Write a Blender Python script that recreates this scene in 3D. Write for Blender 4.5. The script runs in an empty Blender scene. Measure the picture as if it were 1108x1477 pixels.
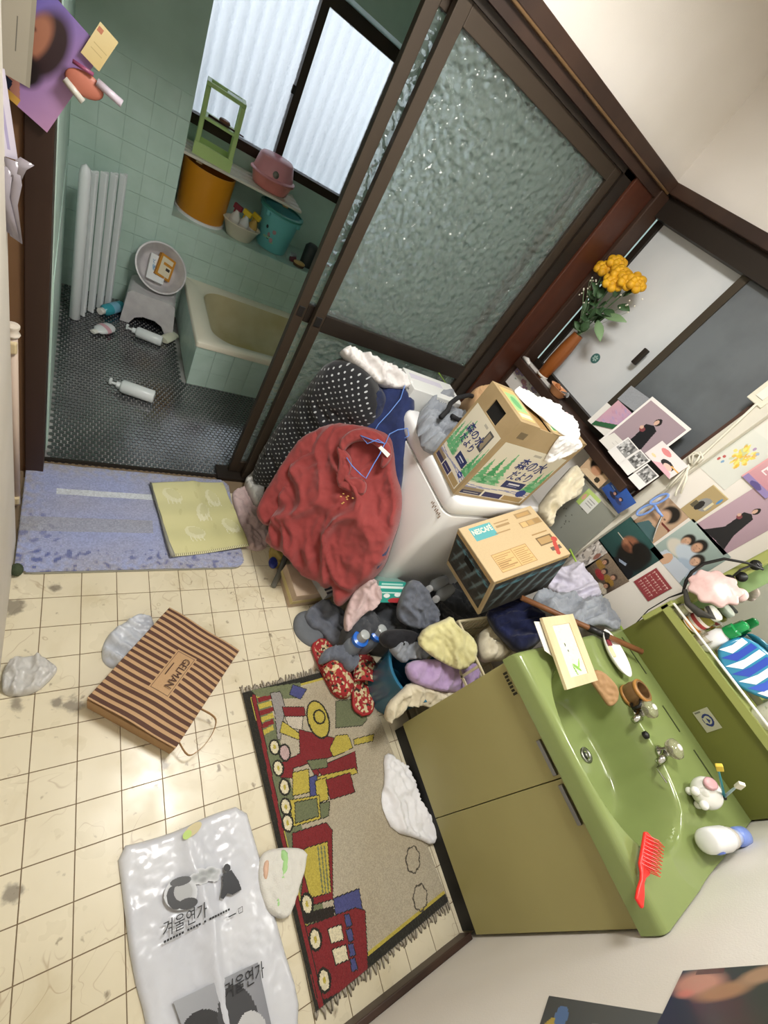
import bpy, bmesh, math, random
import numpy as np
from mathutils import Vector, Matrix, Quaternion, noise
from mathutils.geometry import delaunay_2d_cdt

# ------------------------------------------------------------------ camera, world, light, exposure
SC = bpy.context.scene
COL = SC.collection
R = np.array([[0.7949, -0.3410, 0.5019], [0.0527, -0.7853, -0.6169], [0.6044, 0.5168, -0.6062]])
FPX = 622.08
CAM = np.array([0.0, 0.0, 1.6])
cd = bpy.data.cameras.new('camera')
cam = bpy.data.objects.new('camera', cd)
COL.objects.link(cam)
cd.sensor_fit = 'VERTICAL'; cd.sensor_height = 36.0; cd.sensor_width = 36.0 * 1108 / 1477
cd.lens = FPX * 36.0 / 1477
cd.clip_start = 0.02
M = Matrix.Identity(4)
for i in range(3):
    M[i][0] = R[0][i]; M[i][1] = -R[1][i]; M[i][2] = -R[2][i]; M[i][3] = CAM[i]
cam.matrix_world = M
SC.camera = cam

world = bpy.data.worlds.new('world'); SC.world = world
world.use_nodes = True
bg = world.node_tree.nodes['Background']
bg.inputs[0].default_value = (0.86, 0.93, 1.0, 1); bg.inputs[1].default_value = 1.3

sl = bpy.data.lights.new('sun', 'SUN'); sl.energy = 3.2; sl.angle = 0.3; sl.color = (1.0, 0.98, 0.95)
sun = bpy.data.objects.new('sun', sl); COL.objects.link(sun)
sun.rotation_euler = Vector((-0.25, -0.8, -0.75)).to_track_quat('-Z', 'Y').to_euler()

SC.view_settings.view_transform = 'Standard'
SC.view_settings.look = 'None'
SC.view_settings.gamma = 1.0
SC.view_settings.exposure = 0.04
SC.view_settings.use_curve_mapping = False
try:
    SC.cycles.max_bounces = 10; SC.cycles.diffuse_bounces = 5; SC.cycles.transmission_bounces = 10
    SC.cycles.transparent_max_bounces = 12
    SC.cycles.sample_clamp_indirect = 6.0
except Exception:
    pass

# ------------------------------------------------------------------ helpers
def ray(u, v):
    return R.T @ np.array([u - 554.0, v - 738.5, FPX])

def at(u, v, ax, val):
    """survey helper: the room point seen at a photo point that lies on the plane ax = val"""
    r = ray(u, v); i = 'xyz'.index(ax)
    return Vector(CAM + (val - CAM[i]) / r[i] * r)

def atp(u, v, pl):
    p0, n = pl
    r = Vector(ray(u, v)); c = Vector(CAM)
    return c + r * ((p0 - c).dot(n) / r.dot(n))

def plane3(a, b, c):
    n = (b - a).cross(c - a).normalized()
    if n.dot(Vector(CAM) - a) < 0: n = -n
    return (a.copy(), n)

def lin(c):
    if isinstance(c, str):
        c = c.lstrip('#'); c = [int(c[i:i + 2], 16) / 255 for i in (0, 2, 4)]
    return tuple(x / 12.92 if x <= 0.04045 else ((x + 0.055) / 1.055) ** 2.4 for x in c[:3])

MATS = {}
def mat(name, col, rough=0.5, metal=0.0, col2=None, scale=8.0, detail=3.0, bump=0.0, bscale=None, spec=0.5,
        trans=0.0, ior=1.45, sheen=0.0, emit=None, estr=0.0, alpha=1.0, sss=0.0, coords='Object', contrast=(0.35, 0.65), coat=0.0, stretch=None):
    if name in MATS: return MATS[name]
    m = bpy.data.materials.new(name); m.use_nodes = True
    nt = m.node_tree; b = nt.nodes['Principled BSDF']
    b.inputs['Roughness'].default_value = rough
    b.inputs['Metallic'].default_value = metal
    b.inputs['Specular IOR Level'].default_value = spec
    b.inputs['Transmission Weight'].default_value = trans
    b.inputs['IOR'].default_value = ior
    b.inputs['Sheen Weight'].default_value = sheen
    b.inputs['Alpha'].default_value = alpha
    b.inputs['Coat Weight'].default_value = coat
    b.inputs['Base Color'].default_value = (*lin(col), 1)
    if sss: b.inputs['Subsurface Weight'].default_value = sss; b.inputs['Subsurface Radius'].default_value = (0.02, 0.015, 0.01)
    if emit: b.inputs['Emission Color'].default_value = (*lin(emit), 1); b.inputs['Emission Strength'].default_value = estr
    if col2 or bump:
        if coords == 'World':
            tc = nt.nodes.new('ShaderNodeNewGeometry'); out = tc.outputs['Position']
        else:
            tc = nt.nodes.new('ShaderNodeTexCoord'); out = tc.outputs['Object']
        if stretch:
            mp = nt.nodes.new('ShaderNodeMapping'); mp.inputs['Scale'].default_value = stretch
            nt.links.new(out, mp.inputs['Vector']); out = mp.outputs['Vector']
        if col2:
            nz = nt.nodes.new('ShaderNodeTexNoise'); nz.inputs['Scale'].default_value = scale; nz.inputs['Detail'].default_value = detail
            nt.links.new(out, nz.inputs['Vector'])
            cr = nt.nodes.new('ShaderNodeValToRGB')
            cr.color_ramp.elements[0].position = contrast[0]; cr.color_ramp.elements[1].position = contrast[1]
            cr.color_ramp.elements[0].color = (*lin(col), 1); cr.color_ramp.elements[1].color = (*lin(col2), 1)
            nt.links.new(nz.outputs['Fac'], cr.inputs['Fac']); nt.links.new(cr.outputs['Color'], b.inputs['Base Color'])
        if bump:
            n2 = nt.nodes.new('ShaderNodeTexNoise'); n2.inputs['Scale'].default_value = bscale or scale * 4; n2.inputs['Detail'].default_value = 3
            nt.links.new(out, n2.inputs['Vector'])
            bp = nt.nodes.new('ShaderNodeBump'); bp.inputs['Strength'].default_value = bump; bp.inputs['Distance'].default_value = 0.005
            nt.links.new(n2.outputs['Fac'], bp.inputs['Height']); nt.links.new(bp.outputs['Normal'], b.inputs['Normal'])
    MATS[name] = m
    return m

def attr_mat(name, rough=0.5, spec=0.4, bump=0.0, bscale=200, sheen=0.0, coat=0.0):
    """colour comes from the printed pattern stored on the mesh"""
    if name in MATS: return MATS[name]
    m = bpy.data.materials.new(name); m.use_nodes = True
    nt = m.node_tree; b = nt.nodes['Principled BSDF']
    b.inputs['Roughness'].default_value = rough; b.inputs['Specular IOR Level'].default_value = spec
    b.inputs['Sheen Weight'].default_value = sheen; b.inputs['Coat Weight'].default_value = coat
    a = nt.nodes.new('ShaderNodeAttribute'); a.attribute_name = 'print'
    nt.links.new(a.outputs['Color'], b.inputs['Base Color'])
    if bump:
        tc = nt.nodes.new('ShaderNodeTexCoord'); n2 = nt.nodes.new('ShaderNodeTexNoise'); n2.inputs['Scale'].default_value = bscale
        nt.links.new(tc.outputs['Object'], n2.inputs['Vector'])
        bp = nt.nodes.new('ShaderNodeBump'); bp.inputs['Strength'].default_value = bump; bp.inputs['Distance'].default_value = 0.004
        nt.links.new(n2.outputs['Fac'], bp.inputs['Height']); nt.links.new(bp.outputs['Normal'], b.inputs['Normal'])
    MATS[name] = m
    return m

def tag(o, label=None, cat=None, group=None, kind=None):
    if label: o['label'] = label
    if cat: o['category'] = cat
    if group: o['group'] = group
    if kind: o['kind'] = kind
    return o

def wmat(o):
    return o.matrix_basis if o.parent is None else wmat(o.parent) @ o.matrix_parent_inverse @ o.matrix_basis

def link(o, parent=None):
    COL.objects.link(o)
    if parent is not None:
        o.parent = parent
        o.matrix_parent_inverse = wmat(parent).inverted()
    return o

def thing(name, label, cat, loc=(0, 0, 0), group=None, kind=None):
    o = bpy.data.objects.new(name, None); o.empty_display_size = 0.05
    o.location = loc; COL.objects.link(o)
    return tag(o, label, cat, group, kind)

class MB:
    """collects world-space shapes into one mesh"""
    def __init__(s): s.bm = bmesh.new()
    def _xf(s, vs, M):
        if M is not None: bmesh.ops.transform(s.bm, matrix=M, verts=vs)
    def box(s, lo, hi, M=None):
        lo = Vector(lo); hi = Vector(hi); c = (lo + hi) / 2; d = hi - lo
        r = bmesh.ops.create_cube(s.bm, size=1.0, matrix=Matrix.Translation(c) @ Matrix.Diagonal((abs(d.x), abs(d.y), abs(d.z), 1)))
        s._xf(r['verts'], M); return s
    def lathe(s, prof, n=24, M=None, cap=True, sx=1.0, sy=1.0):
        rings = []
        for r, z in prof:
            rings.append([s.bm.verts.new((sx * r * math.cos(2 * math.pi * i / n), sy * r * math.sin(2 * math.pi * i / n), z)) for i in range(n)])
        for a, b in zip(rings, rings[1:]):
            for i in range(n):
                j = (i + 1) % n; s.bm.faces.new((a[i], a[j], b[j], b[i]))
        if cap:
            s.bm.faces.new(list(reversed(rings[0]))); s.bm.faces.new(rings[-1])
        s._xf([v for rg in rings for v in rg], M); return s
    def tube(s, pts, r, n=8, closed=False):
        pts = [Vector(p) for p in pts]
        rs = r if isinstance(r, (list, tuple)) else [r] * len(pts)
        rings = []; up = None
        L = len(pts)
        for i, p in enumerate(pts):
            a = pts[(i - 1) % L] if (closed or i > 0) else p
            b = pts[(i + 1) % L] if (closed or i < L - 1) else p
            t = (b - a).normalized()
            if up is None:
                up = Vector((0, 0, 1)) if abs(t.z) < 0.9 else Vector((1, 0, 0))
            x = up.cross(t)
            if x.length < 1e-6: x = Vector((1, 0, 0)).cross(t)
            x.normalize(); y = t.cross(x).normalized(); up = y
            rings.append([s.bm.verts.new(p + (x * math.cos(2 * math.pi * k / n) + y * math.sin(2 * math.pi * k / n)) * rs[i]) for k in range(n)])
        m = L if closed else L - 1
        for i in range(m):
            a = rings[i]; b = rings[(i + 1) % L]
            for k in range(n):
                j = (k + 1) % n; s.bm.faces.new((a[k], a[j], b[j], b[k]))
        if not closed:
            s.bm.faces.new(list(reversed(rings[0]))); s.bm.faces.new(rings[-1])
        return s
    def prism(s, pts, h, M=None):
        """pts 2D outline in xy, extruded 0..h"""
        lo = [s.bm.verts.new((p[0], p[1], 0)) for p in pts]; hi = [s.bm.verts.new((p[0], p[1], h)) for p in pts]
        n = len(pts)
        s.bm.faces.new(list(reversed(lo))); s.bm.faces.new(hi)
        for i in range(n): s.bm.faces.new((lo[i], lo[(i + 1) % n], hi[(i + 1) % n], hi[i]))
        s._xf(lo + hi, M); return s
    def sphere(s, c, r, M=None, u=16, v=10, sc=(1, 1, 1)):
        q = bmesh.ops.create_uvsphere(s.bm, u_segments=u, v_segments=v, radius=1.0, matrix=Matrix.Translation(c) @ Matrix.Diagonal((r * sc[0], r * sc[1], r * sc[2], 1)))
        s._xf(q['verts'], M); return s
    def quadslab(s, a, b, c, d, t):
        """slab from four corner points with thickness t behind (right-hand normal a,b,c up front)"""
        a, b, c, d = [Vector(p) for p in (a, b, c, d)]
        n = (b - a).cross(d - a).normalized() * t
        f = [s.bm.verts.new(p) for p in (a, b, c, d)]; k = [s.bm.verts.new(p - n) for p in (a, b, c, d)]
        s.bm.faces.new(f); s.bm.faces.new(list(reversed(k)))
        for i in range(4):
            j = (i + 1) % 4; s.bm.faces.new((f[j], f[i], k[i], k[j]))
        return s
    def build(s, name, m, parent=None, smooth=False, bevel=0.0, seg=2, angle=40):
        if bevel:
            es = [e for e in s.bm.edges if len(e.link_faces) == 2 and e.calc_face_angle(0) > math.radians(angle)]
            bmesh.ops.bevel(s.bm, geom=es, offset=bevel, segments=seg, affect='EDGES', profile=0.5, clamp_overlap=True)
        bmesh.ops.recalc_face_normals(s.bm, faces=s.bm.faces)
        me = bpy.data.meshes.new(name); s.bm.to_mesh(me); s.bm.free()
        if smooth:
            for p in me.polygons: p.use_smooth = True
            if bevel or smooth == 'auto':
                try: me.set_sharp_from_angle(angle=math.radians(50))
                except Exception: pass
        o = bpy.data.objects.new(name, me)
        me.materials.append(m)
        return link(o, parent)

def frame_m(o, x, y):
    """matrix with origin o, local x, y directions"""
    x = Vector(x).normalized(); z = x.cross(Vector(y)).normalized(); y = z.cross(x)
    return Matrix(((x.x, y.x, z.x, o[0]), (x.y, y.y, z.y, o[1]), (x.z, y.z, z.z, o[2]), (0, 0, 0, 1)))

def TR(loc, rz=0.0, rx=0.0, ry=0.0):
    return Matrix.Translation(loc) @ Matrix.Rotation(rz, 4, 'Z') @ Matrix.Rotation(ry, 4, 'Y') @ Matrix.Rotation(rx, 4, 'X')

def copy_tree(o, M, parent=None):
    """a copy of a thing and its parts moved by matrix M (shares mesh data)"""
    c = o.copy(); COL.objects.link(c)
    c.matrix_basis = M @ o.matrix_basis
    for ch in list(o.children):
        d = ch.copy(); COL.objects.link(d); d.parent = c; d.matrix_parent_inverse = ch.matrix_parent_inverse.copy()
        for g in list(ch.children):
            e = g.copy(); COL.objects.link(e); e.parent = d; e.matrix_parent_inverse = g.matrix_parent_inverse.copy()
    return c

FONT = None
def text(name, body, size, m, o, x, y, parent=None, extrude=0.0004, shear=0.0, align='CENTER', width=None, bold=0.0):
    """lettering as a thin mesh; o origin, x reading direction, y up direction"""
    cu = bpy.data.curves.new(name, 'FONT'); cu.body = body; cu.size = size; cu.extrude = extrude
    cu.resolution_u = 2; cu.align_x = align; cu.align_y = 'CENTER'; cu.shear = shear; cu.offset = bold
    to = bpy.data.objects.new(name, cu); COL.objects.link(to)
    dg = bpy.context.evaluated_depsgraph_get()
    me = bpy.data.meshes.new_from_object(to.evaluated_get(dg)); me.name = name
    COL.objects.unlink(to); bpy.data.objects.remove(to)
    if width and len(me.vertices):
        xs = [v.co.x for v in me.vertices]; w = max(xs) - min(xs)
        k = width / w
        for v in me.vertices: v.co.x *= k
    ob = bpy.data.objects.new(name, me); ob.data.materials.clear(); ob.data.materials.append(m)
    ob.matrix_basis = frame_m(Vector(o), x, y)
    return link(ob, parent)

# ---- painting of flat prints: colours are stored per face of a fine grid
class Canvas:
    def __init__(s, nx, ny, base):
        s.nx, s.ny = nx, ny
        s.U, s.V = np.meshgrid((np.arange(nx) + .5) / nx, (np.arange(ny) + .5) / ny)
        s.C = np.empty((ny, nx, 3)); s.C[:] = lin(base)
    def put(s, m, col, a=1.0):
        c = np.array(lin(col)); m = m * a if m.dtype != bool else m.astype(float) * a
        s.C = s.C * (1 - m[..., None]) + c * m[..., None]; return s
    def rect(s, u0, v0, u1, v1, col, a=1.0): return s.put((s.U >= u0) & (s.U <= u1) & (s.V >= v0) & (s.V <= v1), col, a)
    def ell(s, cu, cv, ru, rv, col, a=1.0, rot=0.0):
        du, dv = s.U - cu, s.V - cv; c, n = math.cos(rot), math.sin(rot)
        x = (du * c + dv * n) / ru; y = (-du * n + dv * c) / rv
        return s.put(x * x + y * y <= 1, col, a)
    def ring(s, cu, cv, ru, rv, w, col):
        d = np.sqrt(((s.U - cu) / ru) ** 2 + ((s.V - cv) / rv) ** 2); return s.put((d <= 1) & (d >= 1 - w), col)
    def poly(s, pts, col, a=1.0):
        ins = np.zeros_like(s.U, bool); n = len(pts)
        for i in range(n):
            x0, y0 = pts[i]; x1, y1 = pts[(i + 1) % n]
            if y0 == y1: continue
            c = ((y0 > s.V) != (y1 > s.V)) & (s.U < (x1 - x0) * (s.V - y0) / (y1 - y0) + x0)
            ins ^= c
        return s.put(ins, col, a)
    def line(s, pts, w, col, asp=1.0):
        """polyline, w in v units; asp = width/height of the sheet"""
        for (x0, y0), (x1, y1) in zip(pts, pts[1:]):
            ax, ay, bx, by = x0 * asp, y0, x1 * asp, y1
            dx, dy = bx - ax, by - ay; L = dx * dx + dy * dy + 1e-12
            t = np.clip(((s.U * asp - ax) * dx + (s.V - ay) * dy) / L, 0, 1)
            d2 = (s.U * asp - ax - t * dx) ** 2 + (s.V - ay - t * dy) ** 2
            s.put(d2 <= (w / 2) ** 2, col)
        return s
    def grad(s, c0, c1, ang=0.0):
        t = s.U * math.cos(ang) + s.V * math.sin(ang); t = (t - t.min()) / (t.max() - t.min())
        s.C = np.array(lin(c0)) * (1 - t[..., None]) + np.array(lin(c1)) * t[..., None]; return s
    def soft(s, cu, cv, ru, rv, col, a=1.0, rot=0.0, k=1.6):
        du, dv = s.U - cu, s.V - cv; c, n = math.cos(rot), math.sin(rot)
        d = np.sqrt(((du * c + dv * n) / ru) ** 2 + ((-du * n + dv * c) / rv) ** 2)
        return s.put(np.clip(k * (1 - d), 0, 1), col, a)
    def speckle(s, amt, seed=0):
        rg = np.random.RandomState(seed); s.C = np.clip(s.C * (1 + amt * (rg.rand(s.ny, s.nx, 1) - .5)), 0, 1); return s

def printed(name, canvas, tl, tr, br, bl, m, parent=None, thick=0.001, warp=None, key=None):
    """sheet whose front carries the canvas; corners given as seen from the front"""
    tl, tr, br, bl = [np.array(p, float) for p in (tl, tr, br, bl)]
    nx, ny = canvas.nx, canvas.ny
    u, v = np.meshgrid(np.linspace(0, 1, nx + 1), np.linspace(0, 1, ny + 1))
    P = (tl * ((1 - u) * (1 - v))[..., None] + tr * (u * (1 - v))[..., None] + br * (u * v)[..., None] + bl * ((1 - u) * v)[..., None])
    n = np.cross(bl - tl, tr - tl); n /= np.linalg.norm(n)
    if warp is not None:
        W = warp(u, v); P = P + W[..., None] * n
    V1 = P.reshape(-1, 3); N = len(V1)
    idx = np.arange(N).reshape(ny + 1, nx + 1)
    F = np.stack([idx[:-1, :-1], idx[1:, :-1], idx[1:, 1:], idx[:-1, 1:]], -1).reshape(-1, 4)
    cols = canvas.C.reshape(-1, 3)
    if key is not None:      # ink on film: keep only the inked cells
        kp = np.abs(cols - np.array(lin(key))).sum(1) > .02
        me = bpy.data.meshes.new(name); me.from_pydata(V1.tolist(), [], F[kp].tolist())
        at_ = me.attributes.new('print', 'FLOAT_COLOR', 'FACE')
        at_.data.foreach_set('color', np.hstack([cols[kp], np.ones((kp.sum(), 1))]).astype(np.float32).ravel())
        me.materials.append(m)
        bm = bmesh.new(); bm.from_mesh(me); bmesh.ops.delete(bm, geom=[q for q in bm.verts if not q.link_faces], context='VERTS'); bm.to_mesh(me); bm.free()
        return link(bpy.data.objects.new(name, me), parent)
    per = np.concatenate([idx[0, :-1], idx[:-1, -1], idx[-1, :0:-1], idx[:0:-1, 0]])
    V2 = V1[per] - n * thick
    k = len(per); e = np.arange(k)
    S = np.stack([per, per[(e + 1) % k], N + (e + 1) % k, N + e], -1)
    faces = [tuple(f) for f in F.tolist()] + [tuple(f) for f in S.tolist()] + ([tuple((N + e).tolist())] if warp is None else [])
    me = bpy.data.meshes.new(name); me.from_pydata(np.vstack([V1, V2]).tolist(), [], faces)
    at_ = me.attributes.new('print', 'FLOAT_COLOR', 'FACE')
    edge = cols.mean(0)
    allc = np.vstack([cols, np.tile(np.clip(edge * 1.0, 0, 1), (len(faces) - len(cols), 1))])
    at_.data.foreach_set('color', np.hstack([allc, np.ones((len(allc), 1))]).astype(np.float32).ravel())
    me.materials.append(m)
    for p in me.polygons: p.use_smooth = warp is not None
    o = bpy.data.objects.new(name, me)
    return link(o, parent)

def fbm(p, s, seed=0.0, oct=2):
    q = Vector((p[0] * s + seed * 7.3, p[1] * s - seed * 3.1, seed * 1.7)); r = 0; a = 1
    for _ in range(oct):
        r += a * noise.noise(q); q = q * 2.03; a *= .5
    return r

def cloth(name, outline, pl, m, parent=None, bulge=0.03, edge=0.04, fold=0.012, fscale=14, fdir=0.0, warp=1.0, thick=0.03, step=0.010,
          seed=1, px=True, wrinkle=0.004, smooth_out=2, crown=None, sharp=1.0):
    """a garment or towel lying on a sloping plane: traced outline, own thickness, rounded edges and folds.
    crown: optional list of ((u,v), height, radius) extra mounds in the same coordinates as outline"""
    p0, n = pl
    pts3 = [atp(u, v, pl) for u, v in outline] if px else [Vector(p) for p in outline]
    ex = (Vector((0, 0, 1)).cross(n))
    if ex.length < 1e-3: ex = Vector((1, 0, 0))
    ex.normalize(); ey = n.cross(ex).normalized()
    to2 = lambda p: ((p - p0).dot(ex), (p - p0).dot(ey))
    P = [np.array(to2(p)) for p in pts3]
    P = [p + .004 * np.array([noise.noise(Vector((i * 1.7, seed, 0.3))), noise.noise(Vector((i * 1.7, seed, 7.3)))]) * 1.5 for i, p in enumerate(P)]
    for _ in range(smooth_out):          # Chaikin rounding
        Q = []
        for i in range(len(P)):
            a, b = P[i], P[(i + 1) % len(P)]
            Q += [a * .75 + b * .25, a * .25 + b * .75]
        P = Q
    # resample boundary
    B = []
    for i in range(len(P)):
        a, b = P[i], P[(i + 1) % len(P)]; L = np.linalg.norm(b - a); k = max(1, int(round(L / step)))
        for j in range(k): B.append(a + (b - a) * j / k)
    B = np.array(B)
    keep = [0]
    for i in range(1, len(B)):
        if np.linalg.norm(B[i] - B[keep[-1]]) > step * .5: keep.append(i)
    B = B[keep]
    lo, hi = B.min(0), B.max(0)
    gx, gy = np.meshgrid(np.arange(lo[0], hi[0], step), np.arange(lo[1], hi[1], step * .87))
    gx = gx + (np.arange(gx.shape[0]) % 2)[:, None] * step * .5
    G = np.stack([gx.ravel(), gy.ravel()], 1)
    ins = np.zeros(len(G), bool); nb = len(B)
    x0, y0 = B[:, 0], B[:, 1]; x1, y1 = np.roll(x0, -1), np.roll(y0, -1)
    for i in range(nb):
        if y0[i] == y1[i]: continue
        ins ^= ((y0[i] > G[:, 1]) != (y1[i] > G[:, 1])) & (G[:, 0] < (x1[i] - x0[i]) * (G[:, 1] - y0[i]) / (y1[i] - y0[i]) + x0[i])
    G = G[ins]
    if len(G):
        d = np.sqrt(((G[:, None, :] - B[None]) ** 2).sum(-1)).min(1)
        k = d > step * .6; G = G[k]; d = d[k]
    else: d = np.zeros(0)
    allp = [Vector(b) for b in B] + [Vector(g) for g in G]
    res = delaunay_2d_cdt(allp, [], [list(range(nb))], 1, 1e-6)
    vo, fo, orig = res[0], res[2], res[3]
    dd = np.concatenate([np.zeros(nb), d])
    ca, sa = math.cos(fdir), math.sin(fdir)
    extra = []
    if crown:
        for (uv, h, r) in crown:
            q = to2(atp(*uv, pl)) if px else to2(Vector(uv)); extra.append((q, h, r))
    top = []
    for i, v in enumerate(vo):
        di = dd[orig[i][0]] if orig[i] else 0
        t = min(1.0, di / edge); prof = math.sqrt(max(0, 1 - (1 - t) ** 2))
        q = (v[0], v[1]); a = (q[0] * ca + q[1] * sa); b_ = (-q[0] * sa + q[1] * ca)
        wx = fbm(q, fscale * .35, seed, 2) * warp * .9; wy = fbm((q[1], q[0]), fscale * .35, seed + 3.7, 2) * warp * .9
        n1 = noise.noise(Vector((a * fscale * .6 + wx * .7, b_ * fscale * .10 + wy * .5, seed * 2.1)))
        n2 = noise.noise(Vector((a * fscale * 1.3 + wx * 1.4, b_ * fscale * .28 + wy, seed * 3.3 + 5)))
        n3 = noise.noise(Vector((a * fscale * 2.6 + wy * 2, b_ * fscale * 1.5 + wx, seed * 1.3 + 9)))
        r1 = 1 - min(1, abs(n1) * 2.6); r2 = 1 - min(1, abs(n2) * 2.2); r3 = 1 - min(1, abs(n3) * 2.0)
        fv = .95 * r1 * (.4 + .6 * r1) + .6 * r2 * (.5 + .5 * r2) + .26 * r3 + .5 * n2
        h = bulge * prof + fold * fv * min(1, di / (edge * .5) + .25) + wrinkle * fbm(q, 70, seed + 5, 2) * t
        for (c, hh, r) in extra:
            e = math.hypot(q[0] - c[0], q[1] - c[1]) / r
            if e < 1: h += hh * (1 - e * e) ** 2
        top.append(p0 + ex * v[0] + ey * v[1] + n * h)
    bot = [p0 + ex * v[0] + ey * v[1] - n * thick for v in vo]
    N = len(vo)
    cnt = {}
    for f in fo:
        for i in range(len(f)):
            e = (f[i], f[(i + 1) % len(f)]); cnt[e] = 1
    faces = [tuple(f) for f in fo] + [tuple(reversed([i + N for i in f])) for f in fo]
    for (a, b) in cnt:
        if (b, a) not in cnt: faces.append((b, a, a + N, b + N))
    me = bpy.data.meshes.new(name); me.from_pydata([tuple(p) for p in top + bot], [], faces)
    me.materials.append(m)
    bm = bmesh.new(); bm.from_mesh(me); bmesh.ops.recalc_face_normals(bm, faces=bm.faces); bm.to_mesh(me); bm.free()
    for p in me.polygons: p.use_smooth = True
    o = bpy.data.objects.new(name, me)
    return link(o, parent)

def one(o, label, cat, group=None, kind=None): return tag(o, label, cat, group, kind)
def struct(o): o['kind'] = 'structure'; return o
rnd = random.Random(7)
# ------------------------------------------------------------------ structure
XL, XR, YN, YD = -0.105, 1.87, -0.46, 1.50      # left wall, right wall, near wall, door wall
ZC = 2.42
m_wall = mat('wall paint', '#e4dfd9', .85, col2='#d9d3ca', scale=2.0, bump=.08, bscale=220)
m_wallleft = mat('wall paint left', '#dcd6cb', .85, col2='#cfc8ba', scale=2.0, bump=.08, bscale=220)
m_ceil = mat('ceiling paint', '#e4dfd6', .9)
m_brown = mat('brown wood', '#3d2a20', .45, col2='#2c1d16', scale=6, stretch=(1, 1, .15))
m_pillar = mat('reddish wood', '#4a2516', .4, col2='#341a10', scale=7, stretch=(1, 1, .12))
m_tan = mat('tan wood', '#76583c', .55, col2='#674a31', scale=6, stretch=(1, 1, .12))
m_alu = mat('brown aluminium', '#3f352b', .45, metal=.35)
m_aludk = mat('dark aluminium', '#2a231d', .45, metal=.3)
m_green = mat('green wall paint', '#c0d8cd', .5, col2='#b5cec2', scale=5, coords='World', bump=.05, bscale=90)
m_greentile = mat('green tile', '#c3dad0', .28, col2='#b9d2c6', scale=9, coords='World', bump=.03, bscale=60)
m_grout = mat('bath grout', '#93b5a5', .8)
m_floorbase = mat('floor joint', '#7a6850', .8)

def vinyl():
    m = bpy.data.materials.new('vinyl tile'); m.use_nodes = True
    nt = m.node_tree; b = nt.nodes['Principled BSDF']
    b.inputs['Roughness'].default_value = .3; b.inputs['Specular IOR Level'].default_value = .45
    g = nt.nodes.new('ShaderNodeNewGeometry')
    def nz(scale, detail, dist=0.0):
        n = nt.nodes.new('ShaderNodeTexNoise'); n.inputs['Scale'].default_value = scale; n.inputs['Detail'].default_value = detail
        n.inputs['Distortion'].default_value = dist
        nt.links.new(g.outputs['Position'], n.inputs['Vector']); return n
    def ramp(src, a, b_, c0, c1):
        r = nt.nodes.new('ShaderNodeValToRGB'); r.color_ramp.elements[0].position = a; r.color_ramp.elements[1].position = b_
        r.color_ramp.elements[0].color = (*c0, 1); r.color_ramp.elements[1].color = (*c1, 1)
        nt.links.new(src, r.inputs['Fac']); return r
    def mix(f, c1, c2):
        x = nt.nodes.new('ShaderNodeMix'); x.data_type = 'RGBA'
        nt.links.new(f, x.inputs[0]); nt.links.new(c1, x.inputs[6])
        if isinstance(c2, tuple): x.inputs[7].default_value = (*c2, 1)
        else: nt.links.new(c2, x.inputs[7])
        return x
    base = ramp(nz(3.2, 4).outputs['Fac'], .32, .7, lin('#dcd3ba'), lin('#cec4a8'))
    st = ramp(nz(6.5, 5, .6).outputs['Fac'], .56, .78, (0, 0, 0), (.7, .7, .7))
    m1 = mix(st.outputs['Color'], base.outputs['Color'], lin('#b8a983'))
    # printed scrollwork: thin bands of a distorted noise
    sc = nz(7.0, 1.0, 2.2); 
    w = nt.nodes.new('ShaderNodeValToRGB')
    e = w.color_ramp.elements; e[0].position = .485; e[1].position = .5
    e[0].color = (0, 0, 0, 1); e[1].color = (1, 1, 1, 1)
    k = w.color_ramp.elements.new(.515); k.color = (0, 0, 0, 1)
    nt.links.new(sc.outputs['Fac'], w.inputs['Fac'])
    msk = ramp(nz(5.0, 1).outputs['Fac'], .5, .6, (0, 0, 0), (.5, .5, .5))
    mm = nt.nodes.new('ShaderNodeMath'); mm.operation = 'MULTIPLY'
    nt.links.new(w.outputs['Color'], mm.inputs[0]); nt.links.new(msk.outputs['Color'], mm.inputs[1])
    m2 = mix(mm.outputs[0], m1.outputs[2], lin('#9a8060'))
    dirt = ramp(nz(26, 5, .3).outputs['Fac'], .66, .74, (0, 0, 0), (.75, .75, .75))
    m3 = mix(dirt.outputs['Color'], m2.outputs[2], lin('#6b5a45'))
    last = m3.outputs[2]
    wob = nz(38, 3)
    for (sx, sy, rr_) in ((-.034, .115, .026), (.07, .527, .03), (.03, .545, .02), (-.06, .56, .022), (-.095, .87, .035), (.012, .93, .02), (.30, .30, .02)):
        dv = nt.nodes.new('ShaderNodeVectorMath'); dv.operation = 'DISTANCE'; dv.inputs[1].default_value = (sx, sy, 0)
        nt.links.new(g.outputs['Position'], dv.inputs[0])
        ad = nt.nodes.new('ShaderNodeMath'); ad.operation = 'MULTIPLY_ADD'; ad.inputs[1].default_value = .05; nt.links.new(wob.outputs['Fac'], ad.inputs[0]); nt.links.new(dv.outputs['Value'], ad.inputs[2])
        sr = ramp(ad.outputs[0], rr_ + .012, rr_ + .024, (.7, .7, .7), (0, 0, 0))
        last = mix(sr.outputs['Color'], last, lin('#5f564c')).outputs[2]
    nt.links.new(last, b.inputs['Base Color'])
    rr = ramp(nz(9, 3).outputs['Fac'], .3, .7, (.22, .22, .22), (.42, .42, .42))
    nt.links.new(rr.outputs['Color'], b.inputs['Roughness'])
    return m
m_vinyl = vinyl()

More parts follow.
